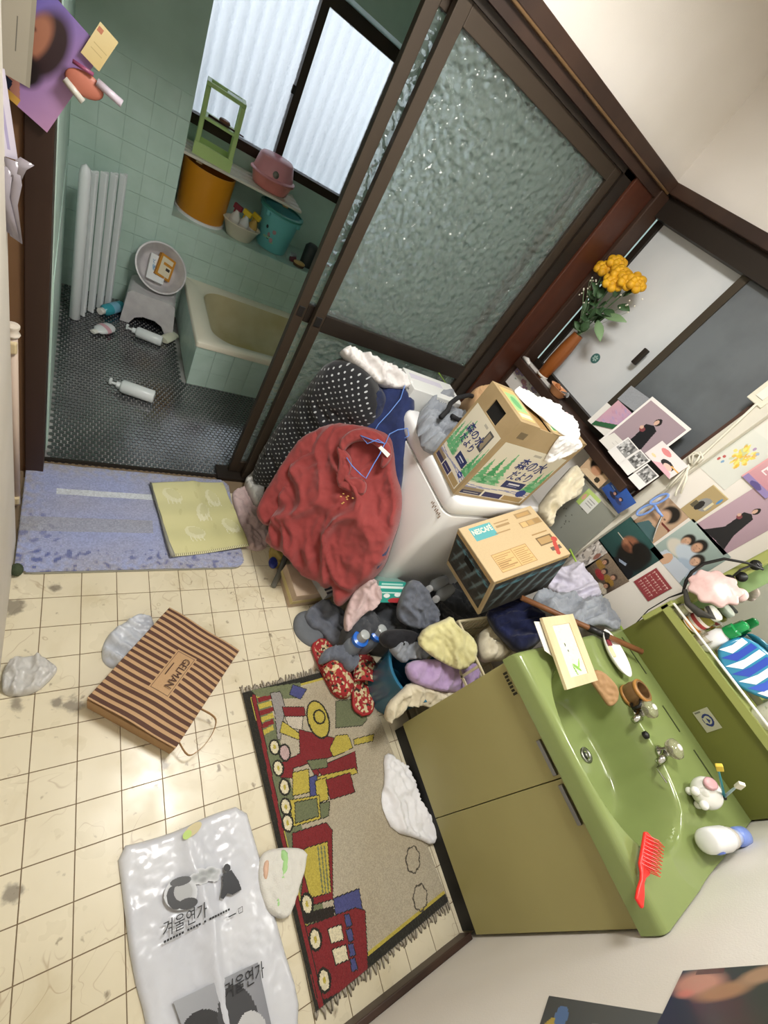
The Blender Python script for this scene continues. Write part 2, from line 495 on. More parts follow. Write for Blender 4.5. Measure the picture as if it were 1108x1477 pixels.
floor = struct(MB().box((XL - .1, YN - .1, -.06), (XR + .1, YD + .02, -.0015)).build('floor', m_floorbase))
PT = .105
tile_me = None
for i in range(-2, 13):
    for j in range(-6, 13):
        x0 = -.021 + PT * i; y0 = .055 + PT * j
        lo = (max(x0 + .0013, XL), max(y0 + .0013, YN)); hi = (min(x0 + PT - .0013, 1.25), min(y0 + PT - .0013, YD - .002))
        if hi[0] - lo[0] < .01 or hi[1] - lo[1] < .01: continue
        full = abs(hi[0] - lo[0] - PT + .0026) < 1e-6 and abs(hi[1] - lo[1] - PT + .0026) < 1e-6
        if full and tile_me is None:
            h = PT / 2 - .0013
            o = MB().box((-h, -h, -.0018), (h, h, 0)).build('floor_tile', m_vinyl, floor); tile_me = o.data
            o.location = (x0 + PT / 2, y0 + PT / 2, 0)
        elif full:
            o = bpy.data.objects.new('floor_tile', tile_me); o.location = (x0 + PT / 2, y0 + PT / 2, 0); link(o, floor)
        else:
            MB().box((lo[0], lo[1], -.0018), (hi[0], hi[1], 0)).build('floor_tile', m_vinyl, floor)
MB().box((1.253, YN, -.0018), (XR, YD - .002, 0)).build('floor_sheet', m_vinyl, floor)

# walls of the washroom
struct(MB().box((XL - .12, YN - .1, 0), (XL, 1.12, ZC)).build('wall_left', m_wallleft))
struct(MB().box((XL - .12, 1.12, 0), (XL - .035, YD + .1, ZC)).build('wall_left_recess', m_tan))
struct(MB().box((XL - .12, YN - .12, 0), (XR + .3, YN, ZC)).build('wall_near', m_wall))
struct(MB().box((XL - .12, YN - .1, ZC), (XR + .3, YD + .12, ZC + .08)).build('ceiling', m_ceil))
struct(MB().box((XL - .12, YD, 1.945), (XR + .3, YD + .11, ZC)).build('wall_back', m_wall))
WY0, WY1, WZ0, WZ1 = .62, 1.475, 1.12, 1.87      # high window in the right wall
w = MB().box((XR, YN - .1, 0), (XR + .12, YD + .1, WZ0 - .02)).box((XR, YN - .1, WZ1 + .03), (XR + .12, YD + .1, ZC)).box((XR, YN - .1, WZ0 - .02), (XR + .12, WY0, WZ1 + .03))
struct(w.build('wall_right', m_wall))
# corner pillar and posts
t = thing('trim_1', 'dark reddish wood corner pillar between the glass door and the high window', 'pillar', (1.75, YD, 0), kind='structure')
MB().box((1.66, YD - .012, 0), (1.80, YD + .1, 1.9)).build('pillar_face', m_pillar, t, bevel=.004)
MB().box((1.80, YD - .03, 0), (XR + .02, YD + .1, 1.9)).build('pillar_side', m_brown, t, bevel=.004)
t = thing('trim_2', 'dark brown door post beside the tan wooden recess', 'post', (-.085, YD, 0), kind='structure')
MB().box((-.103, 1.44, 0), (-.048, YD + .1, 1.93)).build('post', m_brown, t, bevel=.003)
MB().box((-.14, 1.452, 0), (-.103, YD + .1, 1.93)).build('side_board', m_tan, t)
# lintels
t = thing('trim_3', 'dark brown lintel with a bright painted edge highlight above the glass doors', 'lintel', (.9, YD, 1.9), kind='structure')
MB().box((XL, YD - .035, 1.905), (XR, YD + .05, 1.945)).build('lintel_board', m_brown, t, bevel=.003)
MB().box((XL, YD - .02, 1.868), (XR - .03, YD + .0, 1.905)).build('lintel_step', m_brown, t)
MB().box((XL, YD - .0355, 1.898), (XR - .035, YD - .012, 1.906)).build('lintel_edge', mat('painted highlight', '#6b5236', .4, metal=.2), t, bevel=.003)  # thin lighter bar: the lintel edge's highlight put into its colour
MB().box((XL, YD - .0, 1.85), (1.66, YD + .1, 1.868)).build('door_track', m_aludk, t)
t = thing('trim_4', 'dark brown lintel above the high window', 'lintel', (XR, 1.0, 1.9), kind='structure')
MB().box((XR - .035, YN, 1.905), (XR + .05, YD - .02, 1.945)).build('lintel_board', m_brown, t, bevel=.003)
MB().box((XR - .005, WY0 - .04, 1.83), (XR + .1, YD - .02, 1.905)).build('lintel_head', m_aludk, t)
struct(MB().box((.45, YN, 0), (1.14, YN + .018, .055)).build('baseboard_near', m_brown, bevel=.003))
struct(MB().box((-.105, YN, 0), (.45, YN + .018, .055)).build('baseboard_near', m_brown, bevel=.003))

# high window with a white pane and a dark grey pane
t = thing('window_1', 'high sliding window with one white pane and one dark grey pane', 'window', (XR, 1.05, WZ0), kind='structure')
m_wp = mat('white frosted pane', '#d7d9da', .35, col2='#c9cdcf', scale=3, spec=.5)
m_gp = mat('grey pane', '#585c5f', .26, col2='#6b7074', scale=4, detail=6, spec=.6, bump=.03, bscale=120)
MB().box((XR + .055, .99, WZ0 + .02), (XR + .062, WY1, WZ1 + .02)).build('white_pane', m_wp, t)
MB().box((XR + .030, WY0, WZ0 + .02), (XR + .037, 1.02, WZ1 + .02)).build('grey_pane', m_gp, t)
m_wf = mat('bronze window frame', '#4b4338', .4, metal=.4)
MB().box((XR + .022, .985, WZ0), (XR + .045, 1.018, WZ1 + .03)).build('meeting_stile', m_wf, t)
MB().box((XR + .04, 1.45, WZ0), (XR + .075, 1.48, WZ1 + .03)).build('side_stile', m_aludk, t)
MB().box((XR + .02, WY0, WZ0 - .005), (XR + .075, WY1, WZ0 + .028)).build('bottom_rail', m_aludk, t)
MB().box((XR - .01, WY0 - .045, WZ0 - .1), (XR + .045, WY0, WZ1 + .03)).build('jamb', mat('jamb wood', '#4a3228', .45), t)
q = at(607 / 2.716 + 700, 175 / 2.716 + 450, 'x', XR + .02)
MB().box((XR + .012, q.y - .012, q.z - .035), (XR + .03, q.y + .012, q.z + .035)).build('latch', m_aludk, t, bevel=.004)
c = at(859, 517, 'x', XR + .054)
mk = Matrix.Translation(c) @ Matrix.Rotation(-math.pi / 2, 4, 'Y')
st = MB().lathe([(.022, 0), (.022, .0012)], 24, mk).build('round_sticker', mat('sticker dark green', '#3f6a66', .5), t)
for k in range(6):
    a = k * math.pi / 3
    MB().prism([(.004 * math.cos(a - .5), .004 * math.sin(a - .5)), (.012 * math.cos(a - .35), .012 * math.sin(a - .35)), (.015 * math.cos(a), .015 * math.sin(a)), (.012 * math.cos(a + .35), .012 * math.sin(a + .35)), (.004 * math.cos(a + .5), .004 * math.sin(a + .5))], .0018, mk).build('sticker_petal', mat('sticker pale', '#9db8b0', .5), st)
t = thing('window_sill', 'dark brown wooden window sill carrying photos and a vase', 'sill', (1.8, 1.0, 1.1), kind='structure')
MB().box((1.775, .63, 1.078), (XR + .05, YD - .03, 1.118)).build('sill_board', m_brown, t, bevel=.003)
MB().box((1.85, .605, 1.0), (XR + .01, .665, 1.078)).build('sill_bracket', m_brown, t, bevel=.002)

# ------------------------------------------------------------------ bath room shell
BX0, BX1, BY, BY2 = -.045, 1.95, 2.914, 3.31
LZ, NX = .578, .42
m_dkgreen = mat('dark joint', '#6d8a7c', .9)
struct(MB().box((BX0 - .1, YD + .02, -.05), (BX1 + .1, BY2 + .1, -.004)).build('bath_floor', mat('mosaic grout', '#a3a3a0', .7, col2='#6a6a68', scale=5)))
bfloor = bpy.data.objects['bath_floor']
struct(MB().box((BX0 - .1, YD + .08, -.05), (BX0, BY + .4, 2.3)).build('bath_wall_left', m_green))
struct(MB().box((BX1, YD + .08, -.05), (BX1 + .1, BY2 + .1, 2.3)).build('bath_wall_right', m_green))
struct(MB().box((BX0 - .1, YD + .08, 2.25), (BX1 + .1, BY2 + .1, 2.35)).build('bath_ceiling', mat('bath ceiling', '#b9c8be', .8)))
struct(MB().box((1.64, YD + .1, 0), (BX1 + .1, YD + .14, 2.3)).build('bath_wall_front', m_green))  # both front boxes are unseen, added to stop outside light leaking in
struct(MB().box((BX0, YD + .1, 1.93), (1.7, YD + .14, 2.3)).build('bath_wall_lintel', m_green))
bw = MB().box((BX0 - .1, BY, -.05), (NX, BY2 + .1, 2.3)).box((NX, BY, -.05), (BX1 + .1, BY2 + .1, LZ)).box((NX, BY, 1.78), (BX1 + .1, BY2 + .1, 2.3))
bw.box((NX, BY2, LZ), (BX1 + .1, BY2 + .1, .965)).box((1.47, BY2, .965), (BX1 + .1, BY2 + .1, 1.78))
bwall = struct(bw.build('bath_wall_back', m_green))
# wall tiles on the lower bath wall and the niche ledge (painted over: shallow joints)
TW = .102; tm = None
def wall_tile(parent, x0, x1, z0, z1, y):
    global tm
    full = abs(x1 - x0 - TW) < 1e-5 and abs(z1 - z0 - TW) < 1e-5
    if full and tm is not None:
        o = bpy.data.objects.new('wall_tile', tm); o.location = ((x0 + x1) / 2, y, (z0 + z1) / 2); return link(o, parent)
    hx, hz = (x1 - x0) / 2 - .0008, (z1 - z0) / 2 - .0008
    o = MB().box((-hx, -.0016, -hz), (hx, .004, hz)).build('wall_tile', m_greentile, parent)
    o.location = ((x0 + x1) / 2, y, (z0 + z1) / 2)
    if full: tm = o.data
for i in range(14):
    for j in range(11):
        x0 = BX0 + TW * i; z0 = TW * j; x1 = x0 + TW; z1 = z0 + TW
        if z0 >= LZ and x0 >= NX - .01: continue
        if z1 > LZ and x1 > NX: 
            if x0 < NX: x1 = NX
            else: z1 = LZ
        if x1 - x0 < .015 or z1 - z0 < .015: continue
        wall_tile(bwall, x0, x1, z0, z1, BY - .002)
# ledge top tiles
for i in range(9):
    x0 = NX + TW * i
    MB().box((x0 + .0008, BY + .001, LZ), (x0 + TW - .0008, BY + .10, LZ + .002)).build('ledge_tile', m_greentile, bwall)
    MB().box((x0 + .0008, BY + .1016, LZ), (x0 + TW - .0008, BY + .20, LZ + .002)).build('ledge_tile', m_greentile, bwall)
# left wall tiles, lower courses
bl = bpy.data.objects['bath_wall_left']
lt = None
for i in range(13):
    for j in range(7):
        y0 = YD + .1 + TW * i; z0 = TW * j
        if y0 + TW > BY: continue
        if lt is None:
            o = MB().box((-.002, -TW / 2 + .0008, -TW / 2 + .0008), (.0016, TW / 2 - .0008, TW / 2 - .0008)).build('wall_tile', m_greentile, bl); lt = o.data
        else: o = link(bpy.data.objects.new('wall_tile', lt), bl)
        o.location = (BX0 + .001, y0 + TW / 2, z0 + TW / 2)

# black round mosaic floor
m_mos = mat('black mosaic', '#1b1c20', .2, col2='#2c2e34', scale=30, coords='World', spec=.5, ior=3.2)
pts = []
P_ = .0225
r = 0; y = YD + .02
while y < BY - .01:
    x = BX0 + .012 + (P_ / 2 if r % 2 else 0)
    while x < BX1:
        if not (x > .52 and y > 2.24): pts.append((x, y))
        x += P_
    y += P_ * .866; r += 1
pts = [p for p in pts if p[0] < 1.0 or p[1] < 2.26]
def disc(bm, x, y, z0, z1, rr, n=8):
    lo = [bm.verts.new((x + rr * math.cos(2 * math.pi * (i + .5) / n), y + rr * math.sin(2 * math.pi * (i + .5) / n), z0)) for i in range(n)]
    hi = [bm.verts.new((x + rr * .9 * math.cos(2 * math.pi * (i + .5) / n), y + rr * .9 * math.sin(2 * math.pi * (i + .5) / n), z1)) for i in range(n)]
    bm.faces.new(hi)
    for i in range(n): bm.faces.new((lo[i], lo[(i + 1) % n], hi[(i + 1) % n], hi[i]))
vis = sorted([p for p in pts if BX0 + .03 < p[0] < .62], key=lambda p: (p[1], p[0]))
first = set(vis[:300])
b0 = MB(); disc(b0.bm, 0, 0, -.004, 0, P_ * .47)
dm = None
for p in vis[:300]:
    if dm is None:
        o = b0.build('mosaic_tile', m_mos, bfloor); dm = o.data
    else: o = link(bpy.data.objects.new('mosaic_tile', dm), bfloor)
    o.location = (p[0], p[1], 0)
b1 = MB()
for p in pts:
    if p not in first: disc(b1.bm, p[0], p[1], -.004, 0, P_ * .47, 6 if p[1] > 2.0 else 8)
o = b1.build('mosaic_field', m_mos, bfloor); o['kind'] = 'stuff'

# ------------------------------------------------------------------ bath window
t = thing('window_2', 'sliding frosted bath window with corrugated sheet behind', 'window', (.9, BY2, 1.0), kind='structure')
m_frost = bpy.data.materials.new('frosted figured glass'); m_frost.use_nodes = True
nt = m_frost.node_tree; b = nt.nodes['Principled BSDF']
b.inputs['Base Color'].default_value = (*lin('#f2f5f8'), 1); b.inputs['Roughness'].default_value = .12
b.inputs['Transmission Weight'].default_value = 1.0; b.inputs['IOR'].default_value = 1.3
tc = nt.nodes.new('ShaderNodeTexCoord'); vz = nt.nodes.new('ShaderNodeTexVoronoi'); vz.inputs['Scale'].default_value = 55
bp = nt.nodes.new('ShaderNodeBump'); bp.inputs['Strength'].default_value = .5; bp.inputs['Distance'].default_value = .01
nt.links.new(tc.outputs['Object'], vz.inputs['Vector']); nt.links.new(vz.outputs['Distance'], bp.inputs['Height']); nt.links.new(bp.outputs['Normal'], b.inputs['Normal'])
tr = nt.nodes.new('ShaderNodeBsdfTransparent'); mx = nt.nodes.new('ShaderNodeMixShader'); mx.inputs[0].default_value = .55
nt.links.new(b.outputs[0], mx.inputs[1]); nt.links.new(tr.outputs[0], mx.inputs[2]); nt.links.new(mx.outputs[0], nt.nodes['Material Output'].inputs['Surface'])
m_bwf = mat('bath window frame', '#3b2c22', .45, metal=.3)
wx0, wx1, wz0, wz1, wm = NX, 1.47, .965, 1.745, .968
MB().box((wx0, BY2 - .01, wz0 - .02), (wx1, BY2 + .06, wz0 + .028)).build('bottom_frame', m_bwf, t)
MB().box((wx0, BY2 - .01, wz1 - .025), (wx1, BY2 + .06, 1.78)).build('top_frame', m_bwf, t)
MB().box((wx0 - .03, BY2 - .01, wz0 - .02), (wx0 + .02, BY2 + .06, wz1 + .02)).build('side_frame', m_bwf, t)
MB().box((wx1 - .03, BY2 - .01, wz0 - .02), (wx1 + .02, BY2 + .06, wz1 + .02)).build('side_frame', m_bwf, t)
MB().box((wm - .022, BY2 - .008, wz0), (wm + .022, BY2 + .045, wz1)).build('meeting_stile', m_bwf, t)
MB().box((wx0, BY2 + .014, wz0), (wm, BY2 + .018, wz1)).build('pane', m_frost, t)
MB().box((wm, BY2 + .034, wz0), (wx1, BY2 + .038, wz1)).build('pane', m_frost, t)
MB().box((wm - .04, BY2 - .02, 1.32), (wm - .018, BY2 - .004, 1.36)).build('latch', m_aludk, t, bevel=.003)
# corrugated translucent sheet outside
m_cor = bpy.data.materials.new('corrugated sheet'); m_cor.use_nodes = True
nt = m_cor.node_tree; nt.nodes.remove(nt.nodes['Principled BSDF'])
d1 = nt.nodes.new('ShaderNodeBsdfDiffuse'); d1.inputs[0].default_value = (.8, .82, .84, 1)
d2 = nt.nodes.new('ShaderNodeBsdfTranslucent'); d2.inputs[0].default_value = (.86, .88, .9, 1)
mx = nt.nodes.new('ShaderNodeMixShader'); mx.inputs[0].default_value = .8
nt.links.new(d1.outputs[0], mx.inputs[1]); nt.links.new(d2.outputs[0], mx.inputs[2]); nt.links.new(mx.outputs[0], nt.nodes['Material Output'].inputs['Surface'])
cb = MB(); n = 240; prev = None
for i in range(n + 1):
    x = .0 + 2.0 * i / n; yy = BY2 + .16 + .012 * math.sin(2 * math.pi * x / .066)
    row = [cb.bm.verts.new((x, yy, .6)), cb.bm.verts.new((x, yy, 2.4))]
    if prev: cb.bm.faces.new((prev[0], row[0], row[1], prev[1]))
    prev = row
o = cb.build('corrugated_sheet', m_cor, smooth=True)
md = o.modifiers.new('thickness', 'SOLIDIFY'); md.thickness = .0015
tag(o, 'white corrugated plastic sheet outside the bath window', 'plastic sheet')
m_cor_ok = True

# ------------------------------------------------------------------ sliding glass doors
m_glass = bpy.data.materials.new('pebbled glass'); m_glass.use_nodes = True
nt = m_glass.node_tree; b = nt.nodes['Principled BSDF']
b.inputs['Base Color'].default_value = (*lin('#e4efec'), 1); b.inputs['Roughness'].default_value = .06
b.inputs['Transmission Weight'].default_value = 1.0; b.inputs['IOR'].default_value = 1.42
tc = nt.nodes.new('ShaderNodeTexCoord'); vz = nt.nodes.new('ShaderNodeTexVoronoi'); vz.inputs['Scale'].default_value = 46; vz.feature = 'SMOOTH_F1'
nz = nt.nodes.new('ShaderNodeTexNoise'); nz.inputs['Scale'].default_value = 28
ad = nt.nodes.new('ShaderNodeVectorMath'); ad.operation = 'MULTIPLY_ADD'; ad.inputs[1].default_value = (.02, .02, .02)
nt.links.new(tc.outputs['Object'], nz.inputs['Vector']); nt.links.new(nz.outputs['Color'], ad.inputs[0]); nt.links.new(tc.outputs['Object'], ad.inputs[2])
nt.links.new(ad.outputs[0], vz.inputs['Vector'])
bp = nt.nodes.new('ShaderNodeBump'); bp.inputs['Strength'].default_value = 1.0; bp.inputs['Distance'].default_value = .02
nt.links.new(vz.outputs['Distance'], bp.inputs['Height']); nt.links.new(bp.outputs['Normal'], b.inputs['Normal'])
tl_ = nt.nodes.new('ShaderNodeBsdfTranslucent'); tl_.inputs[0].default_value = (*lin('#dfeae6'), 1); nt.links.new(bp.outputs['Normal'], tl_.inputs['Normal'])
df_ = nt.nodes.new('ShaderNodeBsdfDiffuse'); df_.inputs[0].default_value = (*lin('#cfdcd7'), 1); nt.links.new(bp.outputs['Normal'], df_.inputs['Normal'])
m1_ = nt.nodes.new('ShaderNodeMixShader'); m1_.inputs[0].default_value = .5; nt.links.new(tl_.outputs[0], m1_.inputs[1]); nt.links.new(df_.outputs[0], m1_.inputs[2])
m2_ = nt.nodes.new('ShaderNodeMixShader'); m2_.inputs[0].default_value = .30; nt.links.new(b.outputs[0], m2_.inputs[1]); nt.links.new(m1_.outputs[0], m2_.inputs[2])
tp_ = nt.nodes.new('ShaderNodeBsdfTransparent'); tp_.inputs[0].default_value = (*lin('#e8f0ee'), 1)
m3_ = nt.nodes.new('ShaderNodeMixShader'); m3_.inputs[0].default_value = .28; nt.links.new(m2_.outputs[0], m3_.inputs[1]); nt.links.new(tp_.outputs[0], m3_.inputs[2])
nt.links.new(m3_.outputs[0], nt.nodes['Material Output'].inputs['Surface'])
m_glassb = mat('smooth glass back', '#eef4f2', .02, trans=1.0, ior=1.42)
nb = m_glassb.node_tree; tb = nb.nodes.new('ShaderNodeBsdfTransparent'); mb_ = nb.nodes.new('ShaderNodeMixShader'); mb_.inputs[0].default_value = .5
nb.links.new(nb.nodes['Principled BSDF'].outputs[0], mb_.inputs[1]); nb.links.new(tb.outputs[0], mb_.inputs[2]); nb.links.new(mb_.outputs[0], nb.nodes['Material Output'].inputs['Surface'])

def door(name, label, x0, x1, y, sw):
    t = thing(name, label, 'sliding door', ((x0 + x1) / 2, y, 0), kind='structure')
    z0, zt = .02, 1.852
    MB().box((x0, y - .014, z0), (x0 + sw, y + .014, zt)).build('stile', m_alu, t, bevel=.002)
    MB().box((x1 - sw, y - .014, z0), (x1, y + .014, zt)).build('stile', m_alu, t, bevel=.002)
    MB().box((x0 + sw, y - .014, zt - .05), (x1 - sw, y + .014, zt)).build('top_rail', m_alu, t, bevel=.002)
    MB().box((x0 + sw, y - .014, z0), (x1 - sw, y + .014, z0 + .07)).build('bottom_rail', m_alu, t, bevel=.002)
    mr = MB().box((x0 + sw, y - .015, .885), (x1 - sw, y + .015, .955)).build('middle_rail', m_aludk, t, bevel=.002)
    MB().box((x0 + sw, y - .002, .953), (x1 - sw, y + .002, zt - .048)).build('pane', m_glass, t)
    MB().box((x0 + sw, y - .002, z0 + .068), (x1 - sw, y + .002, .887)).build('pane', m_glass, t)
    MB().box((x0 + .008, y - .0175, .90), (x0 + sw - .008, y - .012, .94)).build('pull', mat('black plastic', '#161514', .4), t, bevel=.002)
    for c in t.children:
        if c.name.split('.')[0] == 'pane':
            c.data.materials.append(m_glassb)
            for p in c.data.polygons: p.material_index = 0 if p.normal.y < -.5 else 1
    return t
xa = at(657, 0, 'y', 1.525).x; xb = at(682, 0, 'y', 1.525).x
door('door_1', 'front pebbled glass sliding door in brown aluminium', xa, 1.60, 1.525, xb - xa)
xc = at(610, 0, 'y', 1.565).x; xd = at(634, 0, 'y', 1.565).x
door('door_2', 'rear pebbled glass sliding door behind the front one', xc, 1.52, 1.565, xd - xc)
t = thing('door_frame', 'dark aluminium door frame and floor track', 'door frame', (.8, YD + .05, 0), kind='structure')
MB().box((1.60, YD + .0, 0), (1.662, YD + .1, 1.87)).build('jamb', m_aludk, t)
MB().box((-.05, YD + .015, -.01), (1.66, YD + .03, .008)).build('floor_track', m_aludk, t)
MB().box((.62, YD + .0, -.01), (1.66, YD + .09, .016)).build('floor_track', m_aludk, t)
# ------------------------------------------------------------------ washbasin unit
def rect4(pts):
    """rectangle through the middle of four measured corners tl,tr,br,bl"""
    tl, tr, br, bl = [Vector(p) for p in pts]
    c = (tl + tr + br + bl) / 4
    ex = ((tr - tl) + (br - bl)) / 2; ey = ((tl - bl) + (tr - br)) / 2
    w, h = ex.length, ey.length
    n = ex.cross(ey).normalized(); ex.normalize(); ey.normalize()
    d = (ex + n.cross(ex) * 0); ey2 = n.cross(ex); 
    b = (ey + ey2).normalized(); ex2 = b.cross(n)
    ex, ey = ex2, b
    return c - ex * w / 2 + ey * h / 2, c + ex * w / 2 + ey * h / 2, c + ex * w / 2 - ey * h / 2, c - ex * w / 2 - ey * h / 2

m_olive = mat('olive door', '#a39c68', .38, col2='#9d9663', scale=3, spec=.4, bump=.02, bscale=300)
m_counter = mat('green ceramic', '#85935a', .16, col2='#7f8d56', scale=3, spec=.55)
m_dkolive = mat('olive panel', '#6f7236', .45)
m_chrome = mat('chrome', '#c9c9c6', .15, metal=1.0)
m_black = mat('black plastic', '#161514', .4)
t = thing('vanity_cabinet', 'olive green washbasin cabinet with two doors on a black plinth', 'cabinet', (1.5, -.13, 0))
FX = 1.145; Z0, Z1 = .07, .69; Y0, Y1 = -.452, .2; YS = -.128
b = MB().box((FX + .018, Y1 - .016, Z0), (1.80, Y1, .69)).box((FX + .018, Y0, Z0), (1.80, Y0 + .016, .69)).box((FX + .018, Y0 + .016, Z0), (1.80, Y1 - .016, Z0 + .016)).box((1.785, Y0 + .016, Z0 + .016), (1.80, Y1 - .016, .69))
b.build('body', m_olive, t)
MB().box((FX + .004, Y0 + .01, 0), (1.78, Y1 - .005, Z0)).build('plinth', mat('black plinth', '#12110f', .6), t)
d1 = MB().box((FX, YS + .0012, Z0), (FX + .018, Y1, Z1)).build('door', m_olive, t, bevel=.0015)
d2 = MB().box((FX, Y0, Z0), (FX + .018, YS - .0012, Z1)).build('door', m_olive, t, bevel=.0015)
for d, ya, yb in ((d1, -.118, -.025), (d2, -.236, -.14)):
    MB().box((FX - .014, ya, .660), (FX - .004, yb, .674)).box((FX - .006, ya + .004, .662), (FX, yb - .004, .671)).build('handle', mat('dull steel', '#8d8d8a', .35, metal=1.0), d, bevel=.002)
e = MB()
for k in range(7): e.box((FX - .0015, .175 - .0105 * k - .007, .652), (FX, .175 - .0105 * k, .668 - (k % 3) * .002))
e.build('emblem', mat('emblem dark', '#2c2a1c', .4, metal=.4), d1)

# counter with moulded basin: height field
t = thing('washbasin_counter', 'glossy avocado green washbasin counter with moulded bowl', 'washbasin', (1.5, -.13, .7))
CX0, CX1, CY0, CY1, CZ = 1.122, 1.80, -.456, .205, .757
def ctop(x, y):
    a, b_ = .183, .25; cx, cy = 1.332, -.112
    q = (abs((x - cx) / a) ** 2.5 + abs((y - cy) / b_) ** 2.3)
    f = q ** (1 / 2.4)
    z = CZ
    if f < 1.05:
        u_ = min(1, (1.05 - f) / .36); z -= .150 * u_ * u_ * (3 - 2 * u_)
        z -= .025 * max(0, 1 - f)
    # second, shallower step at the right end of the bowl (soap shelf)
    g = math.hypot((x - 1.42) / .13, (y + .40) / .075)
    if g < 1 and f >= .98: z -= .012 * (1 - g * g)
    # front and side edges roll over
    dx = x - CX0
    if dx < .022: z -= .022 - math.sqrt(max(0, .022 ** 2 - (.022 - dx) ** 2))
    dy = CY1 - y
    if dy < .018: z -= .018 - math.sqrt(max(0, .018 ** 2 - (.018 - dy) ** 2))
    return z
bm = bmesh.new(); NXg, NYg = 170, 170
xs = sorted(set([CX0 + (CX1 - CX0) * i / NXg for i in range(NXg + 1)] + [CX0 + .001, CX0 + .002, CX0 + .004, CX0 + .007, CX0 + .012]))
ys = sorted(set([CY0 + (CY1 - CY0) * j / NYg for j in range(NYg + 1)] + [CY1 - .001, CY1 - .003, CY1 - .007, CY1 - .012]))
gv = [[bm.verts.new((x, y, ctop(x, y))) for y in ys] for x in xs]
for i in range(len(xs) - 1):
    for j in range(len(ys) - 1): bm.faces.new((gv[i][j], gv[i + 1][j], gv[i + 1][j + 1], gv[i][j + 1]))
def skirt(vs, dz):
    lo = [bm.verts.new((v.co.x, v.co.y, dz)) for v in vs]
    for i in range(len(vs) - 1): bm.faces.new((vs[i], vs[i + 1], lo[i + 1], lo[i]))
skirt(gv[0], .692); skirt(list(reversed([g[-1] for g in gv])), .692); skirt([g[0] for g in gv], .692); skirt(gv[-1], .692)
mb = MB(); mb.bm.free(); mb.bm = bm
mb.build('basin_top', m_counter, t, smooth='auto')
dr = at(852, 1087, 'z', .61); zd = ctop(dr.x, dr.y) + .001
dro = MB().lathe([(.012, .0), (.013, .0015), (.021, .003), (.024, .0015), (.024, -.004)], 24, Matrix.Translation((dr.x, dr.y, zd)), cap=False).build('drain_ring', mat('steel', '#9a9a94', .3, metal=1.0), t, smooth=True)
MB().lathe([(.0001, -.001), (.013, -.001), (.013, -.006)], 16, Matrix.Translation((dr.x, dr.y, zd)), cap=False).build('drain_hole', m_black, dro)
MB().lathe([(.007, -.002), (.0085, .004), (.006, .005), (.0001, .0045)], 14, Matrix.Translation((dr.x, dr.y, zd)), cap=False).build('drain_knob', mat('steel', '#9a9a94', .3, metal=1.0), dro, smooth=True)
# dark joint lines on the deck behind the taps
for (u0, v0, u1, v1) in ((912, 915, 950, 965), (955, 1018, 986, 1052), (1000, 1082, 1030, 1130)):
    a = at(u0, v0, 'z', CZ); b_ = at(u1, v1, 'z', CZ); 
    MB().box((max(1.70, min(a.x, 1.75)), b_.y, CZ - .002), (max(1.70, min(a.x, 1.75)) + .008, a.y, CZ + .0008)).build('deck_groove', mat('groove', '#3a4220', .6), t)

# tap set
t = thing('tap_set', 'chrome basin taps with two clear round knobs', 'tap', (1.62, -.12, CZ))
m_acr = mat('clear acrylic', '#e8e2d2', .06, trans=.85, ior=1.35)
f1 = at(938, 1022, 'z', CZ + .05); f2 = at(974, 1080, 'z', CZ + .05)
for p in (f1, f2):
    s_ = MB().lathe([(.022, 0), (.022, .006), (.014, .012), (.013, .032), (.010, .036)], 20, Matrix.Translation((p.x, p.y, CZ))).build('tap_stem', m_chrome, t, smooth=True)
    k = MB().lathe([(.012, .030), (.024, .034), (.029, .046), (.028, .056), (.016, .064), (.0001, .065)], 20, Matrix.Translation((p.x, p.y, CZ)), cap=False).build('knob', m_acr, t, smooth=True)
    MB().lathe([(.009, .064), (.009, .068), (.0001, .069)], 16, Matrix.Translation((p.x, p.y, CZ)), cap=False).build('knob_cap', mat('cap white', '#efece4', .3), k, smooth=True)
    MB().tube([(p.x - .012, p.y, CZ + .018), (p.x - .045, p.y - .008, CZ + .02), (p.x - .06, p.y - .012, CZ + .008)], [.010, .010, .009], 12).build('spout', m_chrome, t, smooth=True)
m_ = (f1 + f2) / 2
MB().lathe([(.011, 0), (.011, .010), (.006, .014), (.0001, .014)], 16, Matrix.Translation((m_.x - .03, m_.y, CZ)), cap=False).build('plug_chain_stud', m_black, t, smooth=True)
q = at(955, 1125, 'z', CZ)
MB().tube([(f2.x - .01, f2.y - .02, CZ + .006), (q.x, q.y + .03, CZ + .004), (q.x + .01, q.y - .01, CZ + .003)], .003, 6).build('plug_chain', m_chrome, t)

# mirror cabinet with sloping lower panel, tray and rail
t = thing('mirror_cabinet', 'olive green mirror cabinet with tray shelf above the washbasin', 'mirror cabinet', (1.8, -.13, .76))
TZ = .968
def slab(pts, y0, y1): return [(p[0], y0, p[1]) for p in pts], [(p[0], y1, p[1]) for p in pts]
def yprism(name, prof, y0, y1, m, parent, bevel=0.0):
    b = MB(); a = [b.bm.verts.new((p[0], y0, p[1])) for p in prof]; c = [b.bm.verts.new((p[0], y1, p[1])) for p in prof]; n = len(prof)
    b.bm.faces.new(a); b.bm.faces.new(list(reversed(c)))
    for i in range(n): b.bm.faces.new((a[i], c[i], c[(i + 1) % n], a[(i + 1) % n]))
    return b.build(name, m, parent, bevel=bevel)
yprism('lower_panel', [(1.79, CZ + .001), (1.865, CZ + .001), (1.865, TZ - .012), (1.742, TZ - .012)], -.454, .19, m_dkolive, t)
